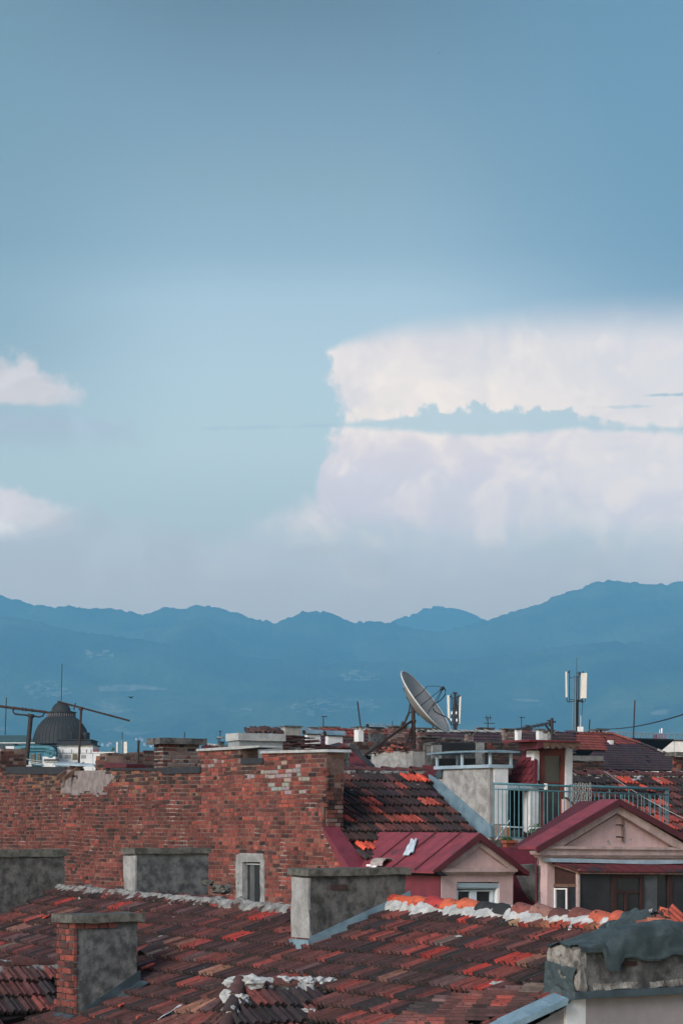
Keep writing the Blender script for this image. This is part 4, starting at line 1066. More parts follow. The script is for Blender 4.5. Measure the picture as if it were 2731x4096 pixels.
# ================================================================== pink dormer house
CR = roofplane(W(1345, 3310, 42.35), E1, .566)
C_POLY = [(1350, 3088), (1690, 3088), (1714, 3128), (1892, 3336), (1842, 3360), (1642, 3356), (1604, 3372), (1584, 3398), (1594, 3438), (1470, 3442), (1402, 3362), (1340, 3312)]
E_POLY = [(2286, 3100), (2731, 3108), (3100, 3116), (3100, 3700), (2700, 3560), (2500, 3420), (2286, 3380)]
ph_o = CR.at(1600, 3300)
ph = thing('pink_house', V((ph_o.x, ph_o.y, GROUND)), 'house with pink pedimented dormers, dark patched tiles and a roof terrace', 'house')
ORG = [[(1612, 3092), (1690, 3092), (1708, 3124), (1604, 3124)], [(1398, 3356), (1586, 3356), (1596, 3398), (1410, 3396)]]
RED = [[(1430, 3182), (1520, 3182), (1520, 3214), (1430, 3214)], [(1536, 3256), (1590, 3256), (1590, 3286), (1540, 3286)], [(1470, 3148), (1520, 3148), (1520, 3176), (1470, 3176)], [(1690, 3182), (1720, 3182), (1730, 3214), (1690, 3214)], [(1552, 3330), (1585, 3330), (1595, 3366), (1556, 3366)],
       [(1470, 3216), (1510, 3216), (1520, 3250), (1480, 3250)], [(1660, 3250), (1690, 3250), (1690, 3280), (1660, 3280)], [(2620, 3120), (2670, 3120), (2680, 3142), (2640, 3142)], [(2595, 3195), (2650, 3195), (2660, 3230), (2600, 3225)], [(2560, 3225), (2620, 3225), (2640, 3262), (2580, 3260)]]
def colC(i, j, q, c, r):
    if any(inpoly(q[0], q[1], p) for p in ORG): return (.56 * r.uniform(.85, 1.1), .085, .05)
    if any(inpoly(q[0], q[1], p) for p in RED): return (.36 * r.uniform(.8, 1.1), .075, .055)
    return c
mb = MB(); tiles(mb, CR, -6, 14, -6, 10, CR.at(1600, 3097), lambda x, y: inpoly(x, y, E_POLY), PAL_MID, colfn=colC, seed=51, run=.3)
mb.build('roof', M['tile'], ph, CR.at(2500, 3200))
mb = MB(); tiles(mb, CR, -6, 5, -6, 10, CR.at(1600, 3097), lambda x, y: inpoly(x, y, C_POLY), PAL_MID, colfn=colC, seed=51, run=.3)
croof = mb.build('roof', M['tile'], ph, ph_o)
mb = MB(); slab(mb, CR, C_POLY); slab(mb, CR, E_POLY); mb.build('roof_deck', M['under'], croof, ph_o)
def rpur(i, n, r): return pick([(2, (.095, .042, .046)), (1, (.12, .05, .048))], r)
ra, rb_ = CR.at(1352, 3078, .03), CR.at(1698, 3082, .03)
ridge_row(croof, 'ridge_tile', ra, rb_, .38, rpur, r=.085, seed=14, wob=.012)
ea, eb = CR.at(2284, 3096, .03), CR.at(2720, 3100, .03)
ridge_row(croof, 'ridge_tile', ea, eb + E2 * 1.2, .36, rpur, r=.10, seed=15, wob=.014)
mb = MB(); mortar_strip(mb, ra, rb_, CR.d, CR.n, .17, 61, .8, .03, wmin=.3); mb.build('ridge_mortar', M['mortar'], croof, ra)
mb = MB(); mortar_strip(mb, ea, eb, CR.d, CR.n, .15, 63, .95, .03, wmin=.08); mb.build('ridge_mortar', M['mortar_new'], croof, ea)
for x, y, r in ((2530, 3122, .09), (2548, 3118, .08), (2422, 3122, .045), (2635, 3124, .05), (2385, 3112, .05), (1405, 3160, .02), (1390, 3155, .015), (1668, 3138, .03), (1550, 3102, .025), (1412, 3104, .025), (1702, 3174, .025)):
    mb = MB(); lumps(mb, [CR.at(x, y, .04)], r, int(x), .3); mb.build('mortar_scrap', M['mortar_new'], croof, CR.at(x, y))
# hidden masses: back slope and walls
mb = MB(); z = ra.z - .1; r0 = V((ra.x, ra.y, z)); mb.box(r0 - E2 * .6, E2 * 15, -E1 * 4 - UP * 2.3, -UP * .1); mb.build('back_slope', M['under'], croof, r0)

# standing white chimney with a sheet metal cowl
cb = CR.at(1957, 3342)
B6 = Block(1750, 1957, 2033, cb.y, 3072, 3350); B6.zb = cb.z - .6
mb = MB(); B6.rough(mb, amp=.012)
ch6 = mb.build('chimney', M['plaster_worn'], ph, B6.base(), label='flaking whitewashed chimney under an open zinc cowl')
mb = MB(); rf = B6.PLr(); mb.prism(rf, [(1975, 3070), (2031, 3071), (2028, 3297), (1977, 3296)], .03, -.05); mb.build('white_pilaster', M['bright_render'], ch6, B6.base())
mb = MB(); mb.prism(rf, [(1976, 3299), (2028, 3300), (2026, 3360), (1974, 3358)], .028, -.05); mb.build('brown_plinth', M['pink_trim'], ch6, B6.base())
mb = MB(); mb.prism(rf, [(1957, 3074), (1975, 3074), (1976, 3350), (1957, 3350)], .006, -.05); mb.build('dull_strip', M['grey_render'], ch6, B6.base())
cm = MB(); zA, zB = W(0, 3072, B6.Y).z, W(0, 3058, B6.Y).z
B6.box(cm, zA + .004, zB, .06); cowl = cm.build('cowl_tray', M['zinc_lit'], ch6, B6.base())
cm = MB(); zC, zD = W(0, 3011, B6.Y).z, W(0, 3004, B6.Y).z
q = B6.corners(.16)
n = 14
vs = []
for k in range(n + 1):
    t = k / n; dz = .05 * math.sin(math.pi * t)
    vs += [q[0].lerp(q[1], t) + UP * (zC + dz * .4), q[3].lerp(q[2], t) + UP * (zC + dz), q[0].lerp(q[1], t) + UP * (zD + dz * .4), q[3].lerp(q[2], t) + UP * (zD + dz)]
fs = []
for k in range(n):
    a = 4 * k; b = a + 4; fs += [(a, a + 1, b + 1, b), (a + 2, b + 2, b + 3, a + 3), (a, b, b + 2, a + 2), (a + 1, a + 3, b + 3, b + 1)]
fs += [(0, 2, 3, 1), (4 * n, 4 * n + 1, 4 * n + 3, 4 * n + 2)]
cm.faces(vs, fs); cm.build('cowl_plate', M['zinc'], ch6, B6.base())
q = B6.corners(.02)
for p in (q[0], q[0].lerp(q[1], .52), q[1], q[3], q[3].lerp(q[2], .5), q[2]):
    cm = MB(); cm.box(V((p.x, p.y, zB)) - E1 * .03, E1 * .06, E2 * .035, UP * (zC - zB + .012)); cm.build('cowl_post', M['zinc_lit'], ch6, p)
lf = B6.PLl(); fb = MB(); fb.prism(lf, [(1712, 3098), (1748, 3118), (1776, 3142), (1960, 3302), (1960, 3350), (1895, 3338), (1718, 3130)], .03, -.02)
fb.build('flashing', M['zinc'], ch6, B6.base())
fb = MB(); fb.prism(lf, [(1738, 3096), (1760, 3074), (1764, 3078), (1762, 3112), (1742, 3112)], .05, -.02); fb.build('flashing', M['zinc_dark'], ch6, B6.base())

# red sheet roof joining the chimney and ridge
mb = MB(); mb.prism(CR, [(1690, 3060), (1760, 3066), (1745, 3100), (1735, 3104), (1700, 3096)], .05, -.05); mb.build('sheet_patch', M['red_felt'], croof, CR.at(1720, 3080))

# --- terrace front (plane of the chimney's right face, carried on to the right)
TW = B6.PLr()
def TWb(px, py, off=0): return TW.at(px, py, off)
mb = MB(); mb.prism(TW, [(2034, 3155), (2128, 3157), (2128, 3400), (2034, 3400)], -.7, -.8); dk = mb.build('terrace_opening', M['dark'], ph, TWb(2080, 3250))
mb = MB(); mb.prism(TW, [(2030, 3157), (2128, 3159), (2128, 3165), (2030, 3163)], -.05, -.10); mb.prism(TW, [(2112, 3163), (2120, 3163), (2118, 3340), (2111, 3340)], -.05, -.10); mb.build('opening_frame', M['old_wood'], dk, TWb(2080, 3160))
mb = MB(); mb.prism(TW, [(2028, 3136), (2186, 3138), (2186, 3156), (2028, 3154)], .06, -.1); mb.build('zinc_band', M['zinc_lit'], ph, TWb(2100, 3145))
mb = MB(); mb.prism(TW, [(2119, 3156), (2153, 3156), (2151, 3330), (2118, 3330)], .02, -.2); mb.build('white_post', M['bright_render'], ph, TWb(2135, 3250))
mb = MB(); mb.prism(TW, [(1760, 3358), (3100, 3372), (3100, 3400), (1760, 3386)], 1.0, -.8); fl = mb.build('terrace_floor', M['concrete'], ph, TWb(2200, 3365))
mb = MB(); mb.prism(TW, [(2030, 3352), (2134, 3358), (2134, 3392), (2100, 3398), (2078, 3390), (2052, 3394)], 1.04, .9); mb.build('worn_edge', M['plaster_pale'], fl, TWb(2100, 3375))
# door dormer
DB = PL(TW.p, E1)
mb = MB(); mb.prism(DB, [(2144, 2992), (2288, 2992), (2288, 3375), (2144, 3375)], -.06, -.30); dd = mb.build('stair_dormer', M['bright_render'], ph, DB.at(2200, 3100))
SH = roofplane(DB.at(2110, 2962, -.35), -E2, 2.6)
shp = [(2118, 2960), (2156, 2964), (2160, 2996), (2137, 3002), (2136, 3134), (2026, 3134)]
def shingle():
    m, b = new_mat('red_shingle'); p = pos(); n1 = nz(p, 3, 4)
    c = mixc(n1.ss(.3, .7), (.135, .022, .032), (.10, .020, .028)); c = mixc(nz(p, 30, 3).ss(.35, .7) * .3, c, (.05, .015, .02)); setc(b, c); b.inputs['Roughness'].default_value = .85; return m
mb = MB(); mb.prism(SH, shp, 0, -.08)
sr = mb.build('shingle_roof', shingle(), dd, SH.at(2100, 3060))
mb = MB()      # rows of round-ended shingles
for j in range(12):
    for i in range(14):
        o = SH.at(2160, 2962) + SH.d * (j * .14 + .02) - SH.c * (i * .17 + (.085 if j % 2 else 0) - .5)
        if not inpoly(*proj(o + SH.d * .06), shp) or not inpoly(*proj(o + SH.d * .15), shp): continue
        pts = [o - SH.c * .08, o + SH.c * .08] + [o + SH.d * (.08 + .075 * math.sin(t)) + SH.c * .08 * math.cos(t) for t in (0, .52, 1.05, 1.57, 2.09, 2.62, 3.14)]
        n2 = len(pts); lo = [p + SH.n * .012 for p in pts]; hi = [p + SH.n * (.016 + .02 * max(0, (p - o).dot(SH.d)) / .15) for p in pts]
        mb.faces(hi + lo, [tuple(range(n2))] + [(k, k + n2, (k + 1) % n2 + n2, (k + 1) % n2) for k in range(n2)])
mb.build('shingles', shingle(), dd, SH.at(2100, 3060))
mb = MB(); mb.prism(DB, [(2116, 2958), (2322, 2964), (2322, 2970), (2116, 2966)], .42, -.45); mb.build('canopy', M['red_felt'], dd, DB.at(2200, 2965))
wv = [(2168, 2967), (2320, 2971), (2320, 2992)] + [(2320 - k * 4, 2991 + 5 * math.cos(k * .9)) for k in range(1, 38)] + [(2168, 2988)]
mb = MB(); mb.prism(DB, wv, .40, .36); mb.build('canopy_board', M['old_wood'], dd, DB.at(2240, 2980))
mb = MB(); mb.prism(DB, [(2150, 2968), (2170, 2968), (2170, 2990), (2150, 2996)], .41, -.2); mb.build('canopy_side', M['red_dark'], dd, DB.at(2160, 2980))
fr = MB()
for x0, x1, y0, y1 in ((2157, 2177, 2994, 3375), (2242, 2266, 2994, 3375)): fr.prism(DB, [(x0, y0), (x1, y0), (x1, y1), (x0, y1)], 0, -.05)
fr.prism(DB, [(2177, 2994), (2242, 2994), (2242, 3023), (2177, 3023)], 0, -.05); fr.prism(DB, [(2177, 3127), (2242, 3127), (2242, 3134), (2177, 3134)], -.005, -.05)
door = fr.build('door', surf('red_door', (.17, .045, .03), (.12, .032, .025), 4, .6, .05), dd, DB.at(2210, 3200))
mb = MB(); mb.prism(DB, [(2176, 3022), (2243, 3022), (2243, 3375), (2176, 3375)], -.03, -.045); mb.build('door_glass', surf('door_glass', (.05, .055, .055), (.035, .04, .042), 2, .25, 0, spec=.5), dd, DB.at(2210, 3200))
mb = MB(); mb.prism(DB, [(2135, 3002), (2156, 3000), (2155, 3122), (2133, 3122)], .05, -.2); mb.build('white_jamb', M['bright_render'], dd, DB.at(2145, 3060))
mb = MB(); mb.prism(DB, [(2264, 2992), (2288, 2992), (2286, 3140), (2272, 3140), (2270, 3192), (2262, 3192)], .05, -.2); mb.build('white_jamb', M['bright_render'], dd, DB.at(2275, 3060))
mb = MB(); mb.prism(DB, [(2263, 3196), (2335, 3268), (2335, 3370), (2263, 3370)], .35, .2); pw = mb.build('parapet_slope', M['pink'], ph, DB.at(2300, 3290))
mb = MB(); mb.prism(DB, [(2262, 3188), (2270, 3190), (2338, 3264), (2336, 3274)], .37, .18); mb.build('timber_cap', M['old_wood'], pw, DB.at(2300, 3230))

# --- balcony railing
RP = PL(TW.p + E1 * .95, E1)
rt = lambda x, dy=0: RP.at(x, interp(x, [(1972, 3134), (2190, 3142), (2672, 3157)]) + dy)
rail = thing('balcony_railing', RP.at(2300, 3350), 'teal painted steel railing with thin upright bars round the roof terrace', 'railing')
for nm, dy, r in (('top_rail', 0, .022), ('middle_rail', 22, .013)):
    mb = MB(); mb.tube([rt(1970, dy), rt(2190, dy), rt(2674, dy)], r, 8); mb.build(nm, M['teal'], rail, rt(2300, dy), smooth=True)
mb = MB(); mb.tube([rt(2276, -4), rt(2674, -2) - E1 * .02], .016, 8); mb.build('second_rail', M['teal'], rail, rt(2300))
mb = MB(); mb.tube([rt(1970, 212), rt(2674, 226)], .011, 6); mb.build('bottom_rail', M['teal'], rail, rt(2300, 212))
for x in (1974, 1991, 2008, 2024, 2039, 2056, 2074, 2090, 2108, 2125, 2141, 2158, 2174, 2188, 2210, 2233, 2256, 2279, 2302, 2324, 2345, 2362, 2377, 2393, 2411, 2418, 2436, 2459, 2480, 2486, 2497, 2513, 2530, 2549, 2564, 2574, 2594, 2600, 2617, 2635, 2641, 2653, 2662, 2670):
    mb = MB(); big = x in (1974, 2188, 2436, 2513, 2662, 2670, 2074)
    a = rt(x, 0 if big else 22); b = rt(x, 215); b = V((a.x, a.y, b.z)); mb.bar(a, b, .016 if big else .0125); mb.build('baluster', M['teal'], rail, b)
mb = MB(); a = rt(2181, -8); mb.box(a - E2 * .02 + E1 * .02, E2 * .05, -E1 * .05, -UP * .12); mb.build('clamp', M['white_plastic'], rail, a)
# net hung over the rail
mb = MB(); rg = random.Random(2)
NX, NY = 11, 13
def netp(i, j):
    x = lerp(2284, 2362, i / NX); wid = interp(j / NY, [(0, 1), (.4, 1), (1, .62)])
    x = 2362 - (2362 - x) * wid + 3 * noise.noise(V((i * .7, j * .6, 2)))
    return RP.at(x, lerp(3133, 3262, j / NY) - (10 if j == NY else 0) + 4 * noise.noise(V((i * .5, j * .8, 5))), .03)
for j in range(NY):
    for i in range(NX + 1):
        k = (i + (j % 2)) % 2
        if i < NX and k == 0: mb.tube([netp(i, j), netp(i + 1, j)], .0045, 4)
        mb.tube([netp(i, j), netp(i, j + 1)], .0045, 4)
o = mb.build('net', M['rope'], None, netp(5, 12)); o['label'] = 'knotted white rope net hanging from the teal railing'; o['category'] = 'net'
# planter
Yp = RP.at(2025, 3390).y - .25
PB = Block(1962, 2025, 2064, Yp, 3362, 3420); c0 = PB.corners(0); c1 = PB.corners(-.045)
mb = MB(); mb.hexa([p + UP * PB.zb for p in c1], [p + UP * PB.zt for p in c0]); mb.hexa([p + UP * (PB.zt - .05) for p in PB.corners(.02)], [p + UP * (PB.zt - .003) for p in PB.corners(.02)])
pt = thing('planter_box', PB.base(), 'long terracotta planter box of soil hung outside the teal railing', 'planter'); mb.build('trough', M['terracotta'], pt, PB.base())
mb = MB(); mb.hexa([p + UP * (PB.zt - .01) for p in PB.corners(-.03)], [p + UP * (PB.zt + .01) for p in PB.corners(-.03)]); mb.build('soil', M['soil'], pt, PB.base())
def leaves(mb, c, r, n, s, seed, sq=1.0):
    rg = random.Random(seed)
    for _ in range(n):
        d = V((rg.gauss(0, 1), rg.gauss(0, 1), rg.gauss(0, 1) * sq)).normalized() * r * rg.random() ** .5
        a = V((rg.gauss(0, 1), rg.gauss(0, 1), rg.gauss(0, 1))).normalized(); b = a.cross(V((rg.random(), rg.random(), rg.random()))).normalized()
        p = V(c) + d; k = s * rg.uniform(.6, 1.3)
        mb.quad(p, p + a * k * .5 + b * k * .3, p + a * k, p + a * k * .5 - b * k * .3, rg.choice([(.10, .20, .04), (.05, .12, .03), (.14, .24, .05), (.04, .09, .03)]))
LF = surf('foliage', (1, 1, 1), (.7, .7, .7), 20, .6, 0, attr=True)
mb = MB(); q = PB.corners(-.05)
for k in range(9): leaves(mb, q[0].lerp(q[1], k / 8).lerp(q[3], .35 + .1 * (k % 3)) + UP * (PB.zt + .02), .05, 14, .05, k)
mb.build('seedlings', LF, pt, PB.base())
mb = MB(); mb.tube([RP.at(1981, 3360, .05), RP.at(2038, 3280, -.25)], .009, 6); o = mb.build('stick', M['white_plastic'], None, RP.at(1981, 3360)); o['label'] = 'thin white stick leaning from the planter box over the railing'; o['category'] = 'stick'
# pots on the terrace
fy = RP.at(2140, 3350, -.35)
pot = thing('potted_plant', fy - UP * .1, 'dark tub with white-topped foliage behind the left part of the railing', 'plant')
mb = MB(); mb.lathe(fy - UP * .1, [(0, 0), (.10, 0), (.125, .18), (.13, .20), (.11, .20), (0, .18)], 16); mb.build('pot', M['felt_black'], pot, fy - UP * .1)
mb = MB(); leaves(mb, fy + UP * .12, .13, 160, .06, 3); mb.build('foliage', LF, pot, fy)
mb = MB(); rg = random.Random(4)
for k in range(26): lumps(mb, [fy + V((rg.uniform(-.12, .16), -.08, .17 + .03 * rg.random()))], .014, k, .8)
mb.build('blossom', M['white_plastic'], pot, fy)
fy = RP.at(2262, 3300, -.5)
pot = thing('potted_plant', fy - UP * .25, 'bright green plant below the red terrace door behind the pediment', 'plant')
mb = MB(); mb.lathe(fy - UP * .25, [(0, 0), (.09, 0), (.12, .2), (.125, .22), (0, .2)], 16); mb.build('pot', M['terracotta'], pot, fy - UP * .25)
mb = MB(); leaves(mb, fy + UP * .03, .17, 240, .07, 9); leaves(mb, fy + UP * .07 + E2 * .16, .09, 80, .07, 10); mb.build('foliage', LF, pot, fy)
fy = RP.at(2066, 3338, -.4)
mb = MB(); mb.lathe(fy - UP * .10, [(0, 0), (.07, 0), (.10, .12), (.085, .19), (.07, .17), (0, .16)], 18); o = mb.build('jug', M['felt_black'], None, fy - UP * .1); o['label'] = 'round dark jug on the terrace floor left of the potted plant'; o['category'] = 'jug'
mb = MB(); a = RP.at(2026, 3310, -.45); mb.box(a, E2 * .07, -E1 * .05, -UP * .17); o = mb.build('plank', surf('orange_wood', (.42, .16, .05), None, 8, .7, .1), None, a - UP * .17); o['label'] = 'short orange plank standing in the dark terrace opening'; o['category'] = 'plank'
bn = thing('bench', RP.at(2066, 3345, -.6), 'low pale bench with a dusty side board behind the railing', 'bench')
mb = MB(); a = RP.at(2034, 3309, -.55); b = RP.at(2102, 3312, -.55); mb.hexa([a, b, b - E1 * .25, a - E1 * .25], [p + UP * .022 for p in (a, b, b - E1 * .25, a - E1 * .25)]); mb.build('seat', M['white_frame'], bn, a)
mb = MB(); a = RP.at(2036, 3322, -.57); b = RP.at(2100, 3326, -.57); mb.hexa([a - UP * .14, b - UP * .14, b - UP * .14 - E1 * .02, a - UP * .14 - E1 * .02], [a, b, b - E1 * .02, a - E1 * .02]); mb.build('side_board', M['old_wood'], bn, a)

# --- steep red mansard between and behind the dormers
MS = roofplane(W(2100, 3480, 41.6), E1, 2.4)
mb = MB(); mb.prism(MS, [(1790, 3400), (2036, 3388), (3100, 3410), (3100, 3760), (1780, 3760)], 0, -.06); ms = mb.build('mansard', M['red_metal'], ph, MS.at(2100, 3480))
FW = PL(W(2100, 3480, 41.15), E1)
mb = MB(); mb.prism(FW, [(2076, 3462), (2150, 3456), (2150, 3612), (2132, 3596)], .02, -.2); mb.build('bare_patch', M['plaster_pale'], ms, FW.at(2120, 3520))
mb = MB(); q = FW.at(1600, 3760); mb.box(V((q.x, q.y, GROUND)) - E1 * .5, E2 * 8, -E1 * .4, UP * (q.z - GROUND + .1)); mb.build('street_wall', M['pink'], ph, q)

# --- left dormer
D1 = PL(W(1765, 3500, 39.6), E1)
def P(mb, pl, pts, f, b): mb.prism(pl, pts, f, b)
mb = MB()
P(mb, D1, [(1765, 3498), (1827, 3498), (1827, 3740), (1765, 3740)], 0, -.22); P(mb, D1, [(1997, 3498), (2051, 3497), (2049, 3740), (1997, 3740)], 0, -.22); P(mb, D1, [(1827, 3498), (1997, 3498), (1997, 3528), (1827, 3528)], 0, -.22)
P(mb, D1, [(1922, 3358), (1772, 3478), (2064, 3476)], 0, -.22)
dm = mb.build('small_dormer', M['pink'], ph, D1.at(1900, 3560))
mb = MB()
P(mb, D1, [(1922, 3356), (1764, 3479), (1802, 3476), (1917, 3386)], .07, -.02); P(mb, D1, [(1922, 3356), (1917, 3386), (2036, 3475), (2072, 3478)], .07, -.02)
P(mb, D1, [(1917, 3386), (1802, 3476), (1812, 3473), (1917, 3392)], .03, -.02); P(mb, D1, [(1917, 3386), (1917, 3392), (2026, 3472), (2036, 3475)], .03, -.02)
P(mb, D1, [(1768, 3474), (2070, 3472), (2070, 3487), (1768, 3489)], .12, -.02); P(mb, D1, [(1773, 3489), (2063, 3487), (2058, 3494), (1777, 3496)], .07, -.02); P(mb, D1, [(1778, 3496), (2056, 3494), (2054, 3500), (1780, 3501)], .035, -.02)
mb.build('pediment_moulding', M['pink_trim'], dm, D1.at(1900, 3480))
RA, RL_, RR_ = D1.at(1921, 3331, .15), D1.at(1733, 3484, .15), D1.at(2116, 3494, .15)
def slope(mb, a, b, back, th=.045):
    v = [a, b, b + back, a + back]; mb.hexa([p - UP * th for p in v], v)
S1A, S1L = RA, RL_
mb = MB(); slope(mb, RA, RL_, -E1 * 3.2); slope(mb, RA, RR_, -E1 * 2.6); dr_ = mb.build('dormer_roof', M['red_fade'], dm, RA)
mb = MB()
for t in (.18, .42, .66):
    a = RA - E1 * 3.2 * t; b = RL_ - E1 * 3.2 * t; mb.tube([a + UP * .012, b + UP * .012], .018, 6)
mb.build('standing_seam', M['red_dark'], dm, RA)
mb = MB(); P(mb, D1, [(1921, 3331), (1921, 3362), (1750, 3494), (1732, 3484)], .165, .13); P(mb, D1, [(1921, 3331), (2118, 3490), (2104, 3500), (1921, 3362)], .165, .13); mb.build('bargeboard', M['red_dark'], dm, RA)
mb = MB(); q = D1.at(1763, 3740, 0); mb.box(q - E1 * .02 - E2 * .02, -E1 * 2.6, E2 * .06, UP * (D1.at(1763, 3492).z - q.z)); mb.build('cheek', M['red_metal'], dm, q)
mb = MB(); q = D1.at(2050, 3740, 0); mb.box(q - E1 * .02, -E1 * 2.0, -E2 * .06, UP * (D1.at(2050, 3492).z - q.z)); mb.build('cheek', M['red_dark'], dm, q)
mb = MB(); P(mb, D1, [(1742, 3487), (1768, 3487), (1790, 3503), (1770, 3505)], .2, -1); mb.build('soffit', M['dark'], dm, D1.at(1760, 3490))  # near-black sheet: the shade under the eave put into its colour
mb = MB(); P(mb, D1, [(1827, 3531), (1995, 3533), (1995, 3552), (1827, 3550)], -.02, -.16); P(mb, D1, [(1827, 3551), (1995, 3553), (1995, 3558), (1827, 3556)], -.05, -.16); sb = mb.build('shutter_box', M['shutter'], dm, D1.at(1900, 3545))
mb = MB()
for x0, x1, y0, y1 in ((1827, 1995, 3560, 3566), (1880, 1892, 3566, 3740), (1893, 1905, 3566, 3740), (1962, 1972, 3566, 3740), (1976, 1987, 3556, 3740), (1827, 1832, 3566, 3740)): P(mb, D1, [(x0, y0), (x1, y0), (x1, y1), (x0, y1)], -.11, -.18)
mb.build('window_frame', M['white_frame'], dm, D1.at(1900, 3600))
mb = MB(); P(mb, D1, [(1825, 3556), (2000, 3556), (2000, 3740), (1825, 3740)], -.16, -.18); mb.build('window_pane', M['dark_glass'], dm, D1.at(1900, 3600))
mb = MB(); P(mb, D1, [(1987, 3552), (1997, 3552), (1999, 3740), (1989, 3740)], -.02, -.1); mb.build('shutter_guide', M['white_plastic'], dm, D1.at(1992, 3600))

# --- right dormer with loggia
D2 = PL(W(2187, 3500, 40.0), E1)
mb = MB(); P(mb, D2, [(2472, 3224), (2178, 3392), (2780, 3400)], 0, -.25); P(mb, D2, [(2178, 3390), (3100, 3400), (3100, 3462), (2187, 3452)], -.01, -.25)
dm = mb.build('wide_dormer', M['pink'], ph, D2.at(2450, 3390))
mb = MB()
P(mb, D2, [(2473, 3221), (2172, 3393), (2252, 3383), (2467, 3251)], .13, -.02); P(mb, D2, [(2473, 3221), (2467, 3251), (2692, 3387), (2775, 3398)], .13, -.02)
P(mb, D2, [(2183, 3384), (3100, 3394), (3100, 3404), (2183, 3395)], .18, -.02); P(mb, D2, [(2136, 3405), (2183, 3394), (3100, 3402), (3100, 3422), (2180, 3421), (2141, 3418)], .13, -.02); P(mb, D2, [(2142, 3418), (3100, 3421), (3100, 3434), (2150, 3430)], .07, -.02)
mb.build('pediment_moulding', M['pink_trim'], dm, D2.at(2450, 3400))
mb = MB(); P(mb, D2, [(2467, 3251), (2252, 3383), (2262, 3382), (2467, 3257)], .05, -.02); P(mb, D2, [(2467, 3251), (2467, 3257), (2682, 3384), (2692, 3387)], .05, -.02); mb.build('inner_bead', surf('weathered_bead', (.22, .16, .13), (.15, .11, .09), 8, .9, .2), dm, D2.at(2467, 3300))
RA, RL_ = D2.at(2478, 3196, .21), D2.at(2147, 3388, .21); RR_ = D2.at(2860, 3408, .21)
mb = MB(); slope(mb, RA, RL_, -E1 * .55); slope(mb, RA, RR_, -E1 * .55)
mb.build('dormer_roof', M['red_fade'], dm, RA)
mb = MB(); slope(mb, RA - E1 * .56 - UP * .03, RL_ - E1 * .56 - UP * .03 + E2 * .3, -E1 * .6); slope(mb, RA - E1 * .56 - UP * .03, RR_ - E1 * .56 - UP * .03, -E1 * .6); mb.build('roof_back', M['red_dark'], dm, RA)
mb = MB(); P(mb, D2, [(2478, 3196), (2478, 3222), (2152, 3412), (2145, 3389)], .225, .185); P(mb, D2, [(2478, 3196), (2862, 3406), (2862, 3432), (2478, 3222)], .225, .185); mb.build('bargeboard', M['red_dark'], dm, RA)
mb = MB(); P(mb, D2, [(2195, 3433), (2300, 3434), (2500, 3440), (2731, 3440), (3100, 3444), (3100, 3460), (2731, 3454), (2600, 3457), (2400, 3452), (2206, 3448)], .24, -.02); mb.build('zinc_strip', M['zinc_lit'], dm, D2.at(2450, 3445))
# lean-to canopy
a, b = D2.at(2206, 3449, .12), D2.at(3100, 3458, .12); c, d = D2.at(2312, 3484, .78), D2.at(3100, 3490, .78)
mb = MB(); mb.hexa([p - UP * .03 for p in (a, b, d, c)], [a, b, d, c]); cn = mb.build('lean_to_roof', M['red_felt'], dm, a)
mb = MB()
for k in range(15):
    t = k / 14; p = a.lerp(b, t); q = c.lerp(d, t); mb.bar(p + UP * .008, q + UP * .008, .016)
mb.build('roof_batten', M['red_dark'], dm, a)
mb = MB(); mb.hexa([c - UP * .05, d - UP * .05, d - UP * .05 - E1 * .03, c - UP * .05 - E1 * .03], [c - UP * .004, d - UP * .004, d - UP * .004 - E1 * .03, c - UP * .004 - E1 * .03]); mb.hexa([a - UP * .05, c - UP * .05, c - UP * .05 + E2 * .03, a - UP * .05 + E2 * .03], [a + UP * .012, c + UP * .012, c + UP * .012 + E2 * .03, a + UP * .012 + E2 * .03]); mb.build('fascia', M['old_wood'], dm, c)
# glazed front
LG = .70
def panel(name, mat, x0, x1, y0, y1, f, b=None):
    mb = MB(); P(mb, D2, [(x0, y0), (x1, y0), (x1, y1), (x0, y1)], f, f - .03 if b is None else b); return mb.build(name, M[mat], dm, D2.at((x0 + x1) / 2, y0, f))
panel('screen', 'screen', 2316, 2452, 3494, 3780, LG - .03); panel('screen', 'screen', 2686, 3100, 3496, 3780, LG - .03)
for x0, x1 in ((2311, 2319), (2448, 2464), (2560, 2573), (2671, 2688)): panel('post', 'red_wood', x0, x1, 3490, 3780, LG)
panel('rail', 'red_wood', 2464, 2560, 3492, 3512, LG - .003); panel('rail', 'red_wood', 2464, 2560, 3562, 3572, LG - .006); panel('mullion', 'red_wood', 2498, 2508, 3572, 3780, LG - .009)
panel('glass', 'dark_glass', 2464, 2560, 3512, 3780, LG - .035); panel('curtain', 'curtain', 2573, 2626, 3494, 3780, LG - .03); panel('glass', 'dark_glass', 2626, 2671, 3494, 3780, LG - .04)
panel('rail', 'red_wood', 2573, 2671, 3490, 3500, LG - .004)
SD = PL(D2.at(2311, 3600, LG), -E2)
def side(name, mat, x0, x1, y0, y1, f, b): 
    mb = MB(); P(mb, SD, [(x0, y0), (x1, y0 + (4 if name == 'side_panel' else 0)), (x1, y1), (x0, y1)], f, b); return mb.build(name, M[mat], dm, SD.at(x0, y1))
side('side_panel', 'red_wood', 2218, 2302, 3458, 3538, 0, -.02); side('side_rail', 'old_wood', 2212, 2302, 3536, 3548, .015, -.03); side('side_post', 'pink_trim', 2301, 2311, 3478, 3780, .01, -.03)
side('side_glass', 'dark_glass', 2212, 2302, 3548, 3780, -.01, -.03); side('side_post', 'red_wood', 2266, 2274, 3548, 3780, .005, -.02)
mb = MB()
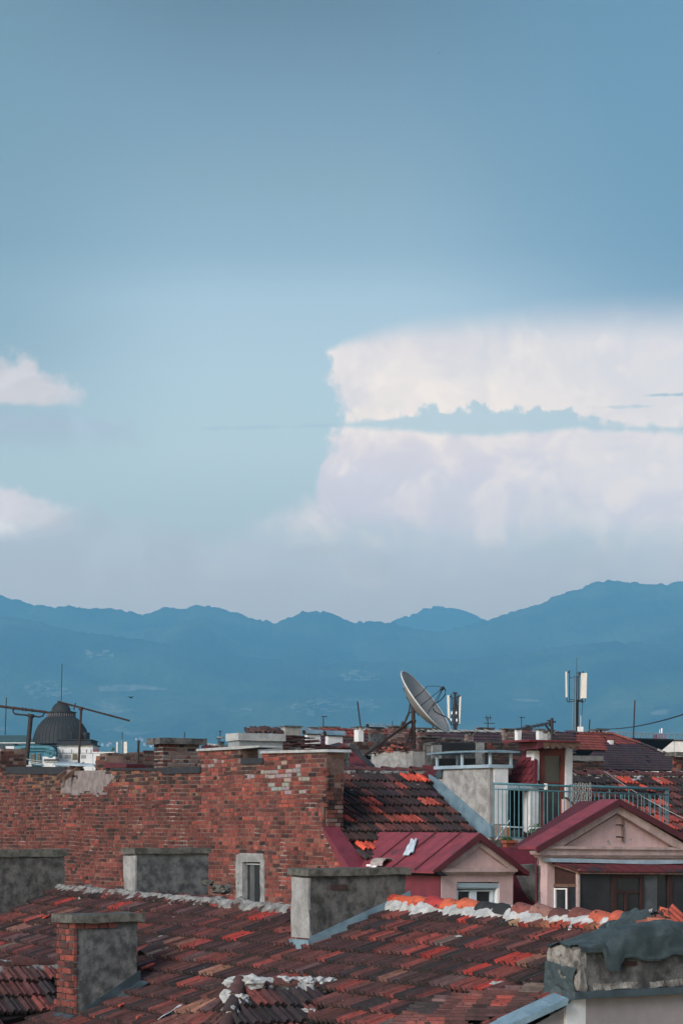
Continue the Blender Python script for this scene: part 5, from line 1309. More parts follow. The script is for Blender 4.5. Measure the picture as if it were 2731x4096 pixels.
for x0, x1, y0, y1 in ((2213, 2218, 3553, 3780), (2260, 2265, 3553, 3780), (2218, 2260, 3553, 3558)): P(mb, SD, [(x0, y0), (x1, y0), (x1, y1), (x0, y1)], .02, -.01)
mb.build('casement', M['white_plastic'], dm, SD.at(2240, 3600))
pB = Block(2144, 2187, 2217, D2.at(2187, 3500, .02).y, 3432, 3780); mb = MB(); pB.rough(mb, amp=.008, step=.1); mb.build('pillar', M['pink'], dm, pB.base())
mb = MB(); P(mb, pB.PLl(), [(2144, 3460), (2158, 3462), (2158, 3620), (2144, 3600)], .012, -.02); mb.build('bare_plaster', M['plaster_grey'], dm, pB.base())
mb = MB(); p0 = pB.PLl().at(2143, 3430, .06); mb.tube([p0, p0 - UP * 1.6], .018, 8)
for z in (.28, .62): mb.bar(p0 - UP * z - E2 * .02, p0 - UP * z + E1 * .12, .012)
mb.build('downpipe', M['red_dark'], dm, p0)
# old iron bracket on the tympanum
ib = thing('iron_bracket', D2.at(2491, 3365, .03), 'rusty iron bracket with two pegs fixed on the wide pink pediment', 'bracket')
mb = MB(); P(mb, D2, [(2488, 3262), (2494, 3262), (2494, 3366), (2488, 3366)], .035, .004); mb.build('upright', surf('pinkish_iron', (.26, .19, .16), (.15, .10, .085), 9, .8, .1), ib, D2.at(2491, 3365))
for y in (3300, 3348):
    mb = MB(); mb.tube([D2.at(2490, y + 1, .03), D2.at(2463, y - 1, .10)], .014, 6); mb.build('peg', M['rust'], ib, D2.at(2490, y))
for pts in ([(2428, 3378), (2436, 3366), (2446, 3380)], [(2490, 3372), (2496, 3362), (2500, 3370), (2494, 3374)], [(2425, 3366), (2432, 3360), (2438, 3365), (2430, 3370)], [(2515, 3360), (2520, 3352), (2525, 3362)]):
    mb = MB(); P(mb, D2, pts, .006, -.01); mb.build('plaster_hole', M['grey_render'], dm, D2.at(*pts[0]))
# torn pale sheets by the tile edge
mb = MB()
def sheet(mb, pl, quad, off, amp, seed):
    a, b, c, d = [pl.at(x, y, off) for x, y in quad]; n = 8; vs = []
    for j in range(n + 1):
        for i in range(n + 1):
            u, v = i / n, j / n; p = (a * (1 - u) + b * u) * (1 - v) + (d * (1 - u) + c * u) * v
            vs.append(p + pl.n * amp * (noise.noise(V((u * 3, v * 3, seed))) + .4 * math.sin(u * 9)))
    lo = [p - pl.n * .012 for p in vs]; m = n + 1
    fs = [(j * m + i, j * m + i + 1, (j + 1) * m + i + 1, (j + 1) * m + i) for j in range(n) for i in range(n)]
    mb.faces(vs + lo, fs + [tuple(k + len(vs) for k in f[::-1]) for f in fs])
sheet(mb, CR, [(1586, 3334), (1636, 3332), (1644, 3356), (1604, 3356)], .12, .05, 3)
o = mb.build('plastic_sheet', M['cloth'], None, CR.at(1610, 3345)); o['label'] = 'crumpled pale sheet tucked under the lowest tiles above the red roof'; o['category'] = 'sheet'
mb = MB(); n_ = (S1L - S1A).cross(E1); n_ = n_ if n_.z > 0 else -n_; SF = PL(S1A, n_)
sheet(mb, SF, [(1641, 3356), (1668, 3356), (1650, 3410), (1610, 3424)], .05, .03, 6)
o = mb.build('plastic_sheet', M['cloth'], None, SF.at(1640, 3400)); o['label'] = 'long white sheet hanging down over the red metal roof'; o['category'] = 'sheet'
mb = MB(); c = W(1530, 3462, 40.9); ridge_tile(mb, c - E1 * .2 , c + E1 * .2, .15, .16, UP, (.28, .26, .25)); lumps(mb, [c - E2 * .2 - UP * .02, c - E2 * .3], .07, 3, .5)
o = mb.build('loose_tile', M['tile'], None, c); o['label'] = 'pale arched tile lying at the foot of the dark roof by the red sheeting'; o['category'] = 'roof tile'
# ================================================================== satellite dish and its block
HB = Block(1484, 1650, 1698, 55.5, 3006, 3090)
lo = HB.base()
rh = thing('low_roof_house', V((lo.x, lo.y, GROUND)), 'low building with a red bitumen roof and a whitewashed block carrying the satellite dish', 'house')
mb = MB(); HB.rough(mb, HB.zb - .6, amp=.012); blk = mb.build('roof_block', M['plaster_pale'], rh, HB.base())
mb = MB(); rf = HB.PLr(); mb.prism(rf, [(1650, 3008), (1698, 3008), (1698, 3110), (1650, 3110)], .012, -.02); mb.prism(HB.PLl(), [(1484, 3010), (1510, 3008), (1650, 3004), (1650, 3024), (1500, 3022)], .012, -.02); mb.build('dull_band', M['grey_render'], blk, HB.base())
mb = MB(); rg = random.Random(8); q = HB.corners(-.05); z = HB.zt
for k in range(70):
    u, v = rg.random(), rg.random(); p = q[0].lerp(q[1], .1 + .8 * u).lerp(q[3].lerp(q[2], .1 + .8 * u), v) + UP * (z + rg.random() * .13 * math.sin(math.pi * u))
    a = V((rg.gauss(0, 1), rg.gauss(0, 1), rg.gauss(0, .25))).normalized(); b = a.cross(UP).normalized(); c = b.cross(a)
    mb.box(p, a * rg.uniform(.10, .24), b * rg.uniform(.06, .13), c * rg.uniform(.02, .05), pick(PAL_DARKB + [(.7, (.30, .09, .06))], rg))
mb.build('rubble', M['tile'], blk, HB.base() + UP * (HB.zt - HB.zb))
# red bitumen roof
a = W(1356, 2969, 53); a0 = W(1216, 3004, 52); b = W(1402, 2986, 52.5); c = W(1492, 3080, 50.5); d = W(1300, 3090, 50.5); e = W(1180, 3060, 51)
mb = MB(); mb.faces([a, a0, b, c, d, e, a - UP * 2 - E1 * 2, W(1492, 3120, 56)], [(0, 2, 3, 4), (1, 0, 4, 5), (0, 6, 7, 2), (2, 7, 3)])
mb.build('bitumen_roof', M['red_felt'], rh, a)
mb = MB(); g0 = [W(1268, 2990, 51.9), W(1350, 2972, 52.85), W(1362, 2976, 52.7), W(1398, 3004, 51.9), W(1360, 3000, 51.8), W(1300, 3000, 51.8)]
gn = (g0[1] - g0[0]).cross(g0[4] - g0[0]); mb.prism(PL(g0[0], gn if gn.y < 0 else -gn), [proj(p) for p in g0], .03, 0)
mb.build('black_patch', M['felt_black'], rh, a)
mb = MB(); mb.tube([W(1404, 2986, 52.45), W(1440, 3022, 51.7), W(1490, 3068, 50.7)], .06, 6); mb.build('roof_edge', M['felt_black'], rh, b)
mb = MB(); q = HB.corners(.5); mb.box(V((q[0].x, q[0].y, GROUND)) + E1 * .3, -E1 * 6, E2 * 3, UP * (HB.zb - .8 - GROUND)); mb.build('wall', M['wall_hidden'], rh, HB.base())
mb = MB(); p = W(1265, 3000, 53.2); BWc = PL(p, E1)
stp = [(1410, 2972), (1470, 2970), (1600, 2970), (1628, 2974), (1628, 3015), (1410, 3015)]
BK = PL(W(1500, 2990, 58.5), E1); mb = MB(); mb.prism(BK, stp, 0, -.4); sw = mb.build('parapet', M['plaster_dark'], rh, BK.at(1500, 3010))
mb = MB(); o = BK.at(1410, 3015); bricks(mb, V((o.x, o.y, 0)), E2, E1, 2.0, BK.at(1410, 3015).z, BK.at(1410, 2960).z, lambda x, y: inpoly(x, y, stp), lambda x, y, s, z, r: pick(PAL_DARKB, r) if r.random() < .5 else (.13, .11, .10), seed=6, bl=.3, bh=.1); mb.build('brickwork', M['brick'], sw, o)

YD = 55.9
dishp = W(1652, 3006, YD)
ds = thing('satellite_dish', dishp, 'big grey satellite dish tilted up on a dark steel mast above the whitewashed block', 'satellite dish')
nrm = V((.765, -.25, .593)).normalized(); C0 = W(1703, 2806, YD - .1)
tx = UP.cross(nrm).normalized(); ty = nrm.cross(tx).normalized()
RD, FO = .95, .74
def bowl(r, a, off=0): return C0 + (tx * math.cos(a) + ty * math.sin(a)) * r + nrm * (r * r / (4 * FO) - RD * RD / (4 * FO) + .0 + off)
mb = MB(); NA, NR = 64, 12; vs = []
for s_ in (0, -.022):
    for j in range(NR + 1):
        for k in range(NA): vs.append(bowl(RD * j / NR if j else .001, 2 * math.pi * k / NA, s_))
fs = []; L0 = (NR + 1) * NA
for j in range(NR):
    for k in range(NA):
        k2 = (k + 1) % NA; q4 = (j * NA + k, j * NA + k2, (j + 1) * NA + k2, (j + 1) * NA + k); fs += [q4, tuple(L0 + x for x in q4[::-1])]
for k in range(NA): fs.append((NR * NA + k, NR * NA + (k + 1) % NA, L0 + NR * NA + (k + 1) % NA, L0 + NR * NA + k))
mb.faces(vs, fs); mb.build('reflector', M['dish'], ds, C0, smooth=True)
mb = MB(); rim = [bowl(RD, 2 * math.pi * k / 64, -.012) for k in range(65)]; mb.tube(rim, .018, 8); mb.build('rim', surf('pale_rim', (.62, .62, .61), (.5, .5, .5), 4, .55, 0), ds, C0, smooth=True)
feed = W(1771, 2752, YD - .30)
mb = MB(); dv = (C0 - feed).normalized(); mb.tube([feed - dv * .03, feed + dv * .05], .042, 14); mb.tube([feed + dv * .05, feed + dv * .09], .028, 14); mb.build('feed_horn', M['cable'], ds, feed)
for (x, y, bend) in ((1657, 2791, .13), (1681, 2823, 0), (1708, 2857, 0), (1748, 2812, 0)):
    r = ray(x, y); best = min(((bowl(RD * rr / 40, aa * math.pi / 90), 0) for rr in range(12, 41) for aa in range(180)), key=lambda t: (proj(t[0])[0] - x) ** 2 + (proj(t[0])[1] - y) ** 2)[0]
    mb = MB(); m_ = best.lerp(feed, .55) + ty * bend + UP * bend * .4; mb.tube([best, best.lerp(feed, .28) + UP * bend * .55, m_, best.lerp(feed, .82) + UP * bend * .7, feed], .0085, 6); mb.build('feed_strut', M['iron'], ds, best)
mb = MB(); pts = [(1776, 2751), (1781, 2762), (1780, 2776), (1771, 2791), (1757, 2804), (1740, 2814), (1731, 2824), (1731, 2835), (1739, 2846), (1757, 2857), (1776, 2864), (1792, 2873), (1800, 2884), (1804, 2900)]
mb.tube([W(x, y, YD - .32 - .0 * i) for i, (x, y) in enumerate(pts)], .013, 8); mb.build('feed_cable', M['cable'], ds, feed, smooth=True)
mb = MB(); mb.tube([W(1653, 3008, YD), W(1652, 2840, YD)], .05, 14); mb.tube([W(1653, 2890, YD), W(1653, 2880, YD)], .066, 14); mb.build('mast', M['rust'], ds, dishp)
mb = MB(); hd = W(1652, 2842, YD); bk_ = bowl(.1, 0, -.03)
mb.tube([hd - UP * .05, hd + UP * .08], .06, 12); mb.bar(hd + UP * .03, bowl(.42, 2.2, -.03), .03); mb.bar(hd + UP * .05, bowl(.30, 3.9, -.03), .03); mb.bar(hd + UP * .02, bowl(.3, 5.6, -.03), .03); mb.bar(bowl(.42, 2.2, -.04), bowl(.35, 5.2, -.04), .025); mb.build('mount_head', M['rust'], ds, hd)
mb = MB(); mb.tube([bowl(.62, 2.0, -.03), W(1641, 2810, YD + .05), W(1634, 2852, YD + .05)], .022, 8); mb.tube([W(1634, 2852, YD + .05), W(1614, 2900, YD + .05)], .028, 8); mb.tube([W(1606, 2905, YD + .05), W(1612, 2886, YD + .05)], .04, 8); mb.bar(W(1632, 2852, YD), W(1650, 2848, YD), .02); mb.build('actuator', M['iron'], ds, hd)
mb = MB(); mb.tube([W(1650, 2882, YD), W(1628, 2896, YD - .2), W(1460, 3020, YD - 2.2)], .033, 8); mb.build('brace', M['rust'], ds, dishp)
mb = MB(); mb.tube([W(1649, 2908, YD), W(1617, 2992, YD - .3)], .028, 8); mb.build('brace', M['rust'], ds, dishp)
mb = MB(); mb.tube([W(1772, 2925, YD), W(1768, 2945, YD), W(1752, 2968, YD), W(1722, 2984, YD), W(1690, 2978, YD), W(1662, 2952, YD)], .008, 6); mb.build('cable', M['cable'], ds, dishp, smooth=True)

# ================================================================== party walls behind the terrace
PW = PL(W(1900, 3000, 58), E1); pp = [(1727, 2974), (1745, 2968), (1960, 2965), (2148, 2968), (2148, 3110), (1727, 3110)]
q = PW.at(1900, 3100); pwh = thing('party_wall', V((q.x, q.y, q.z - 1)), 'sooty patched party wall of brick and plaster behind the zinc cowl', 'wall')
mb = MB(); mb.prism(PW, pp, 0, -.4); core = mb.build('wall_core', M['plaster_dark'], pwh, q)
mb = MB(); o = PW.at(1936, 3110); bricks(mb, V((o.x, o.y, 0)), E2, E1, 1.75, PW.at(1936, 3110).z, PW.at(1936, 2960).z, lambda x, y: inpoly(x, y, pp), lambda x, y, s, z, r: pick(PAL_SOOT[:2], r) if (y > 2985 and r.random() < .5) or r.random() < .25 else pick(PAL_DARKB + [(1.5, (.24, .07, .05))], r), seed=61)
mb.build('brickwork', M['brick'], pwh, o)
for x0, x1, y0, y1, mat, f, nm in ((1728, 1766, 2980, 3034, 'plaster_pale', .03, 'pale_pier'), (1904, 1936, 2970, 3056, 'plaster_pale', .05, 'pale_pier'), (1766, 1904, 2972, 2999, 'felt_black', .02, 'soot_band'), (1750, 1902, 3034, 3062, 'dark', .02, 'opening')):
    mb = MB(); mb.prism(PW, [(x0, y0), (x1, y0), (x1, y1), (x0, y1)], f, -.02); mb.build(nm, M[mat], pwh, PW.at(x0, y1))
mb = MB(); b_ = PW.at(1727, 3108); mb.box(V((b_.x, b_.y, GROUND)), E2 * 3, -E1 * .4, UP * (b_.z - GROUND)); mb.build('lower_wall', M['wall_hidden'], pwh, b_)
PX = PL(W(2350, 3080, 55), E1); px_ = [(2284, 3042), (2330, 3046), (2412, 3044), (2414, 3120), (2284, 3120)]
mb = MB(); mb.prism(PX, px_, 0, -.35); q = PX.at(2350, 3110); xw = thing('brick_parapet', V((q.x, q.y, q.z)), 'short dark brick parapet right of the terrace door with pale mortar on top', 'wall'); mb.build('wall_core', M['mortar_wall'], xw, q)
mb = MB(); o = PX.at(2284, 3110); bricks(mb, V((o.x, o.y, 0)), E2, E1, 1.2, PX.at(2284, 3120).z, PX.at(2284, 3030).z, lambda x, y: inpoly(x, y, px_), lambda x, y, s, z, r: pick(PAL_DARKB, r) if y > 3075 else pick(PAL_SOOT[:3], r), seed=66); mb.build('brickwork', M['brick'], xw, o)
mb = MB(); mortar_strip(mb, PX.at(2286, 3040, .02), PX.at(2412, 3042, .02), -UP, E1, .05, 71, .8, .02); mb.build('mortar_line', M['mortar'], xw, q)
mb = MB(); b_ = PX.at(2284, 3118); mb.box(V((b_.x, b_.y, GROUND)), E2 * 1.1, -E1 * .35, UP * (b_.z - GROUND)); mb.build('lower_wall', M['wall_hidden'], xw, b_)
# chimney at the right picture edge
RB = Block(2688, 2704, 2790, 50.5, 3026, 3130); q = RB.base(); rc = thing('chimney_stack', V((q.x, q.y, q.z - .5)), 'brick chimney with a lichened slab cut by the right picture edge', 'chimney')
brick_chimney(rc, RB, PAL_DARKB + [(2, (.28, .09, .06))], None, (3008, 3024), 'concrete', .12, seed=91, plaster=.2)
mb = MB(); lumps(mb, [RB.PLr().at(2722, 3094, .02), RB.PLr().at(2735, 3100, .02)], .10, 4, .7); mb.build('mortar_patch', M['mortar_new'], rc, q)

# ================================================================== roofs farther off
def far_house(label, pl, poly, cat, colfn, seed, ridge=None, ridge_mat='mortar_new', rad=.1, w=.2, ex=.335, wallY=None, name='town_house'):
    o = pl.at(*poly[len(poly) // 2]); t = thing(name, V((o.x, o.y, GROUND)), label, cat)
    mb = MB(); O = pl.at(poly[0][0], poly[0][1])
    xs = [ (pl.at(*p) - O).dot(pl.c) for p in poly]; ys = [(pl.at(*p) - O).dot(pl.d) for p in poly]
    tiles(mb, pl, min(xs) - .5, max(xs) + .5, min(ys) - .5, max(ys) + .5, O, lambda x, y: inpoly(x, y, poly), PAL_OLD, w=w, ex=ex, prof=PROF_LO, colfn=colfn, seed=seed)
    r = mb.build('roof', M['tile_far'], t, O)
    mb = MB(); slab(mb, pl, poly, -.02, -.15); mb.build('roof_deck', M['under'], r, O)
    if ridge:
        a, b = pl.at(*ridge[0], .04), pl.at(*ridge[1], .04); n = int((b - a).length / .36)
        mb = MB(); rg = random.Random(seed)
        for i in range(n): ridge_tile(mb, a.lerp(b, i / n) + UP * rg.uniform(-.03, .03), a.lerp(b, (i + 1.1) / n) - UP * .04, rad * 1.15, rad * .85, UP, (1, .99, .98) if ridge_mat == 'mortar_new' else pick([(2, (.28, .075, .06)), (1, (.36, .11, .09))], rg), n=6)
        mb.build('ridge', M[ridge_mat], r, a)
    lowest = max(poly, key=lambda p: p[1]); L = (pl.at(max(p[0] for p in poly), lowest[1]) - pl.at(min(p[0] for p in poly), lowest[1])).length
    e = pl.at(min(p[0] for p in poly), lowest[1])
    mb = MB(); mb.box(V((e.x, e.y, GROUND)) - E1 * .4, E2 * L, -E1 * 7, UP * (e.z - .25 - GROUND)); mb.build('wall', M['wall_hidden'], t, V((e.x, e.y, GROUND)))
    # slope on the far side
    top = min(poly, key=lambda p: p[1]); tp = pl.at(min(p[0] for p in poly), top[1])
    mb = MB(); mb.box(tp - UP * .2, E2 * L, -E1 * 5 - UP * 2.6, -UP * .12); mb.build('back_slope', M['under'], t, tp)
    return t
def redc(k=1.0):
    return lambda i, j, q, c, r: tuple(v * r.uniform(.85, 1.15) * k for v in ((.25, .062, .052) if r.random() < .8 else (.17, .05, .045)))
def purp(i, j, q, c, r): return tuple(v * r.uniform(.8, 1.25) for v in (.066, .041, .050))
def two(ysplit):
    f = redc()
    return lambda i, j, q, c, r: f(i, j, q, c, r) if q[1] < ysplit(q[0]) else purp(i, j, q, c, r)
FR1 = roofplane(W(1450, 2940, 104), E1, .6)
fh1 = far_house('distant roof of two-tone tiles, red above and dark purple below, left of the dish', FR1, [(1236, 2917), (1645, 2922), (1645, 3010), (1236, 3004)], 'house', two(lambda x: 2943), 201, ((1262, 2917), (1645, 2922)), 'tile_far', .085)
FR2 = roofplane(W(1850, 2950, 122), E1, .6)
fh2 = far_house('long dark purple tiled roof with a white mortared ridge right of the dish', FR2, [(1600, 2928), (2300, 2928), (2300, 3010), (1600, 3010)], 'house', purp, 205, ((1600, 2927), (2080, 2927)), 'mortar_new', .12)
FR3 = roofplane(W(2200, 2940, 142), E1, .6)
fh3 = far_house('long red tiled roof seen just above the terrace door behind the tall lattice mast', FR3, [(2060, 2932), (2336, 2934), (2420, 2936), (2420, 3000), (2060, 2990)], 'house', redc(), 207, ((2084, 2931), (2420, 2935)), 'tile_far', .12)
# hipped house on the right
HR = roofplane(W(2500, 3050, 186), E1, .60)
hpoly = [(2396, 2937), (2446, 2936), (2560, 2974), (2694, 3028), (2700, 3080), (2280, 3078), (2372, 2984)]
fh4 = far_house('broad hipped roof, orange at the top and purple below, before the long white building', HR, hpoly, 'house', two(lambda x: 2972), 211, None, w=.26, ex=.40)
mb = MB(); rg = random.Random(3)
def far_ridge(parent, a, b, mat, cols, r=.16, n=None):
    n = n or max(3, int((b - a).length / .45)); mb = MB(); rg = random.Random(int(a.x * 10))
    for i in range(n): ridge_tile(mb, a.lerp(b, i / n), a.lerp(b, (i + 1.1) / n), r * 1.15, r * .85, UP, pick(cols, rg), n=6)
    mb.build('hip_ridge', M[mat], parent, a)
far_ridge(fh4, HR.at(2446, 2936, .1), HR.at(2560, 2974, .1), 'tile_far', [(1, (.40, .11, .07)), (1, (.30, .085, .07))]); far_ridge(fh4, HR.at(2560, 2974, .1), HR.at(2694, 3028, .1), 'tile_far', [(1, (.5, .45, .4)), (1, (.07, .05, .055))])
far_ridge(fh4, HR.at(2396, 2937, .1), HR.at(2446, 2936, .1), 'tile_far', [(1, (.30, .08, .065))]); far_ridge(fh4, HR.at(2400, 2938, .1), HR.at(2372, 2984, .1), 'tile_far', [(1, (.5, .48, .46)), (1, (.05, .04, .045))])
HL = PL(HR.at(2398, 2938, .25), (E2 * -1 * .62 + UP * .78 - E1 * -.05)); lp = [(2398, 2938), (2372, 2984), (2340, 3010), (2270, 3010), (2330, 2966), (2372, 2944)]
mb = MB(); mb.prism(HL, lp, 0, -.2); mb.build('side_slope', surf('far_red_tiles', (.26, .065, .055), (.18, .05, .045), 1.2, .9, .1), fh4, HR.at(2398, 2938))
# the long white building and its roof truss
wb_ = W(2500, 3100, 235); wh = thing('flat_roofed_block', V((wb_.x, wb_.y, GROUND)), 'long plain white flat-roofed block beyond the hipped roof', 'building')
WF = PL(W(2600, 3000, 235), V((-.1, -1, 0)))
mb = MB(); mb.prism(WF, [(2380, 2958), (3300, 2968), (3300, 3900), (2380, 3900)], 0, -12); mb.build('wall', surf('white_panels', (.66, .64, .62), (.58, .57, .56), .35, .9, 0, streak=.25), wh, wb_)
mb = MB(); mb.prism(WF, [(2380, 2955), (3300, 2965), (3300, 2970), (2380, 2960)], .15, -12.1); mb.build('roof_edge', M['felt_black'], wh, wb_)
mb = MB(); mb.prism(WF, [(2693, 2964), (2695, 2964), (2695, 3060), (2693, 3060)], .04, -.1); mb.build('joint', M['grey_render'], wh, wb_)
tr = thing('roof_truss', W(2500, 2955, 236), 'light blue grey zigzag steel truss running along the white flat roof', 'truss')
mb = MB(); a = WF.at(2300, 2922, -1); b = WF.at(3000, 2948, -1); a2 = WF.at(2300, 2953, -1); b2 = WF.at(3000, 2964, -1)
mb.tube([a, b], .05, 5); mb.build('top_chord', M['steel'], tr, a)
mb = MB(); mb.tube([a2, b2], .04, 5); mb.build('bottom_chord', M['steel'], tr, a2)
mb = MB()
for k in range(30):
    t = k / 30; mb.tube([a2.lerp(b2, t), a.lerp(b, t + .010), ], .05, 4); mb.tube([a.lerp(b, t + .014), a2.lerp(b2, t + .026)], .05, 4)
mb.build('lattice', M['steel'], tr, a)
cb_ = WF.at(2645, 2962, -2); cab = thing('rooftop_cabinet', cb_, 'small mauve equipment cabinet with a pale mast on the white flat roof', 'cabinet')
mb = MB(); mb.box(cb_ - V((.5, 0, 0)), V((1.0, 0, 0)), V((0, .8, 0)), UP * .75); mb.build('box', surf('mauve', (.22, .16, .26), None, 2, .8, 0), cab, cb_)
mb = MB(); mb.tube([cb_ + UP * .7, cb_ + UP * 1.3], .09, 6); mb.tube([cb_ + UP * .7 - V((.22, 0, 0)), cb_ + UP * 1.15 - V((.22, 0, 0))], .05, 6); mb.build('mast', M['white_plastic'], cab, cb_)
mb = MB(); mb.box(cb_ - V((.85, 0, 0)), V((.28, 0, 0)), V((0, .5, 0)), UP * .6); mb.build('red_bin', M['red_metal'], cab, cb_)

def chimney_at(parent, pl, pc, pr, Y, yt, yb, mat, cap=None, capmat='concrete', over=.06, label=None, pots=False, brick=None, cowl=False):
    B = Block(pl, pc, pr, Y, yt, yb); mb = MB(); B.box(mb, B.zb - 1.0, B.zt); ch = mb.build('chimney', M[mat], parent, B.base())
    if label: ch['label'] = label
    if brick:
        bb = MB(); f = lambda x, y, s, z, r: pick(brick, r)
        B.lbricks(bb, f, seed=int(pc)); B.rbricks(bb, f, seed=int(pc) + 1); bb.build('brickwork', M['brick'], ch, B.base())
    if cap:
        cm = MB(); B.box(cm, W(0, cap[1], Y).z, W(0, cap[0], Y).z, over); cm.build('cap', M[capmat], ch, B.base())
        if pots:        # open lid on short legs
            q = B.corners(-.03); z0, z1 = B.zt, W(0, cap[1], Y).z
            pm = MB()
            for p in q: pm.box(V((p.x, p.y, z0)) , -E1 * .0 + V((.12, 0, 0)), V((0, .12, 0)), UP * (z1 - z0 + .01))
            pm.build('lid_leg', M[mat], ch, B.base()); dm_ = MB(); B.box(dm_, z0, z1, -.16); dm_.build('flue', M['dark'], ch, B.base())
    if cowl:
        q = B.corners(.10); z = B.zt; cm = MB(); mid0 = q[0].lerp(q[1], .5) + UP * z; mid1 = q[3].lerp(q[2], .5) + UP * z; r = (q[1] - q[0]).length / 2 * 1.0; n = 10
        side = (q[1] - q[0]).normalized(); vs = []
        for p in (mid0, mid1):
            for rr in (r, r - .02):
                for k in range(n + 1): a = math.pi * k / n; vs.append(p + side * rr * math.cos(a) + UP * (rr * .95 * math.sin(a) + .03))
        m = n + 1; fs = []
        for k in range(n): fs += [(k, k + 1, 2 * m + k + 1, 2 * m + k), (m + k + 1, m + k, 3 * m + k, 3 * m + k + 1), (k, k + 1, m + k + 1, m + k), (2 * m + k, 2 * m + k + 1, 3 * m + k + 1, 3 * m + k)]
        cm.faces(vs, fs); cm.build('cowl', M['zinc'], ch, B.base())
        dm_ = MB(); dm_.box(mid0 + E2 * .06 - side * r * .8, side * r * 1.6, E2 * (B.b), UP * r * .55); dm_.build('flue', M['dark'], ch, B.base())
    return ch
BRK = [(2, (.22, .10, .085)), (2, (.14, .07, .062)), (1.2, (.30, .22, .20)), (1, (.08, .05, .05))]
PALE = [(2, (.34, .28, .26)), (2, (.22, .15, .14)), (1, (.14, .09, .085))]
mids = thing('far_courtyard_house', V((W(1340, 2990, 88).x, 88, GROUND)), 'house hidden behind the brick wall showing only its white chimneys with zinc cowls', 'house')
mb = MB(); q = W(1180, 3010, 90); mb.box(V((q.x, q.y, GROUND)), E2 * 4, -E1 * 3, UP * (q.z - GROUND - .3)); mb.build('wall', M['wall_hidden'], mids, q)
mb = MB(); mb.prism(roofplane(W(1300, 2990, 89), E1, .5), [(1190, 2962), (1420, 2966), (1440, 3020), (1180, 3020)], 0, -.2); mb.build('roof', M['red_dark'], mids, q)
chimney_at(mids, 1219, 1228, 1282, 88, 2938, 2985, 'bright_render', cowl=True, label='left white chimney under a half-round zinc cowl')
chimney_at(mids, 1301, 1312, 1370, 86, 2944, 2995, 'bright_render', cowl=True, label='right white chimney under a half-round zinc cowl')
chimney_at(mids, 1126, 1140, 1205, 82, 2905, 2955, 'grey_render', cap=(2902, 2907), over=.05)
chimney_at(fh1, 1416, 1433, 1454, 97, 2920, 2985, 'bright_render', cap=(2906, 2909), pots=True, over=.12, label='tall white chimney under an open flat lid')
chimney_at(fh1, 1472, 1480, 1536, 101, 2911, 2935, 'plaster_grey', brick=BRK, cowl=True)
chimney_at(fh1, 1281, 1293, 1356, 107, 2909, 2932, 'plaster_dark', cap=(2905, 2910), brick=BRK)
chimney_at(fh1, 1233, 1243, 1266, 97, 2911, 2935, 'grey_render', cap=(2908, 2911), pots=True)
chimney_at(fh2, 1550, 1570, 1628, 99, 2908, 2970, 'plaster_grey', cap=(2902, 2907), brick=BRK, over=.07, label='square brick chimney with flaking whitewash beside the dish mast')
chimney_at(fh2, 1634, 1648, 1774, 126, 2914, 2940, 'plaster_dark', cap=(2909, 2914), brick=BRK)
chimney_at(fh2, 1665, 1678, 1700, 110, 2930, 3010, 'plaster_grey', cap=(2920, 2922), brick=BRK, pots=True)
chimney_at(fh2, 1672, 1683, 1746, 104, 2950, 3015, 'plaster_dark', cap=(2946, 2950), brick=PAL_DARKB, over=.1)
chimney_at(fh2, 1772, 1782, 1842, 112, 2958, 2990, 'plaster_dark', cap=(2951, 2957), brick=PAL_DARKB)
chimney_at(fh2, 1857, 1872, 1892, 113, 2938, 2985, 'plaster_grey', cap=(2925, 2928), brick=PALE, pots=True, label='pale speckled brick chimney with an open lid')
chimney_at(fh2, 1904, 1914, 1974, 126, 2913, 2935, 'plaster_dark', cap=(2909, 2913), brick=BRK)
chimney_at(fh2, 2006, 2017, 2060, 112, 2917, 2985, 'plaster_grey', cap=(2913, 2917), brick=PALE, over=.1, label='grey brick chimney with white-flecked left edge')
chimney_at(fh2, 2057, 2070, 2084, 108, 2921, 2985, 'bright_render', label='slim white chimney without a lid')
chimney_at(fh3, 2082, 2090, 2128, 146, 2915, 2940, 'plaster_dark', cap=(2911, 2915), brick=BRK)
chimney_at(fh3, 2142, 2154, 2170, 113, 2920, 2985, 'bright_render', cap=(2915, 2919), over=.1)
chimney_at(fh3, 2167, 2188, 2208, 108, 2934, 2985, 'plaster_pale', cap=(2919, 2923), pots=True, over=.12, label='squat whitewashed chimney with dark flue openings')
chimney_at(fh4, 2371, 2390, 2418, 180, 2932, 2950, 'white_render', cap=(2916, 2921), pots=True, over=.25, label='white chimney under a wide flat lid on the hip')
chimney_at(fh4, 2427, 2439, 2452, HR.at(2439, 2986).y + .3, 2961, 2988, 'white_render', label='little white chimney on the purple slope')
chimney_at(fh4, 2420, 2425, 2428, 205, 2925, 2940, 'grey_render')
chimney_at(wh, 2574, 2588, 2600, 215, 2955, 2995, 'grey_render', label='grey chimney before the white wall')
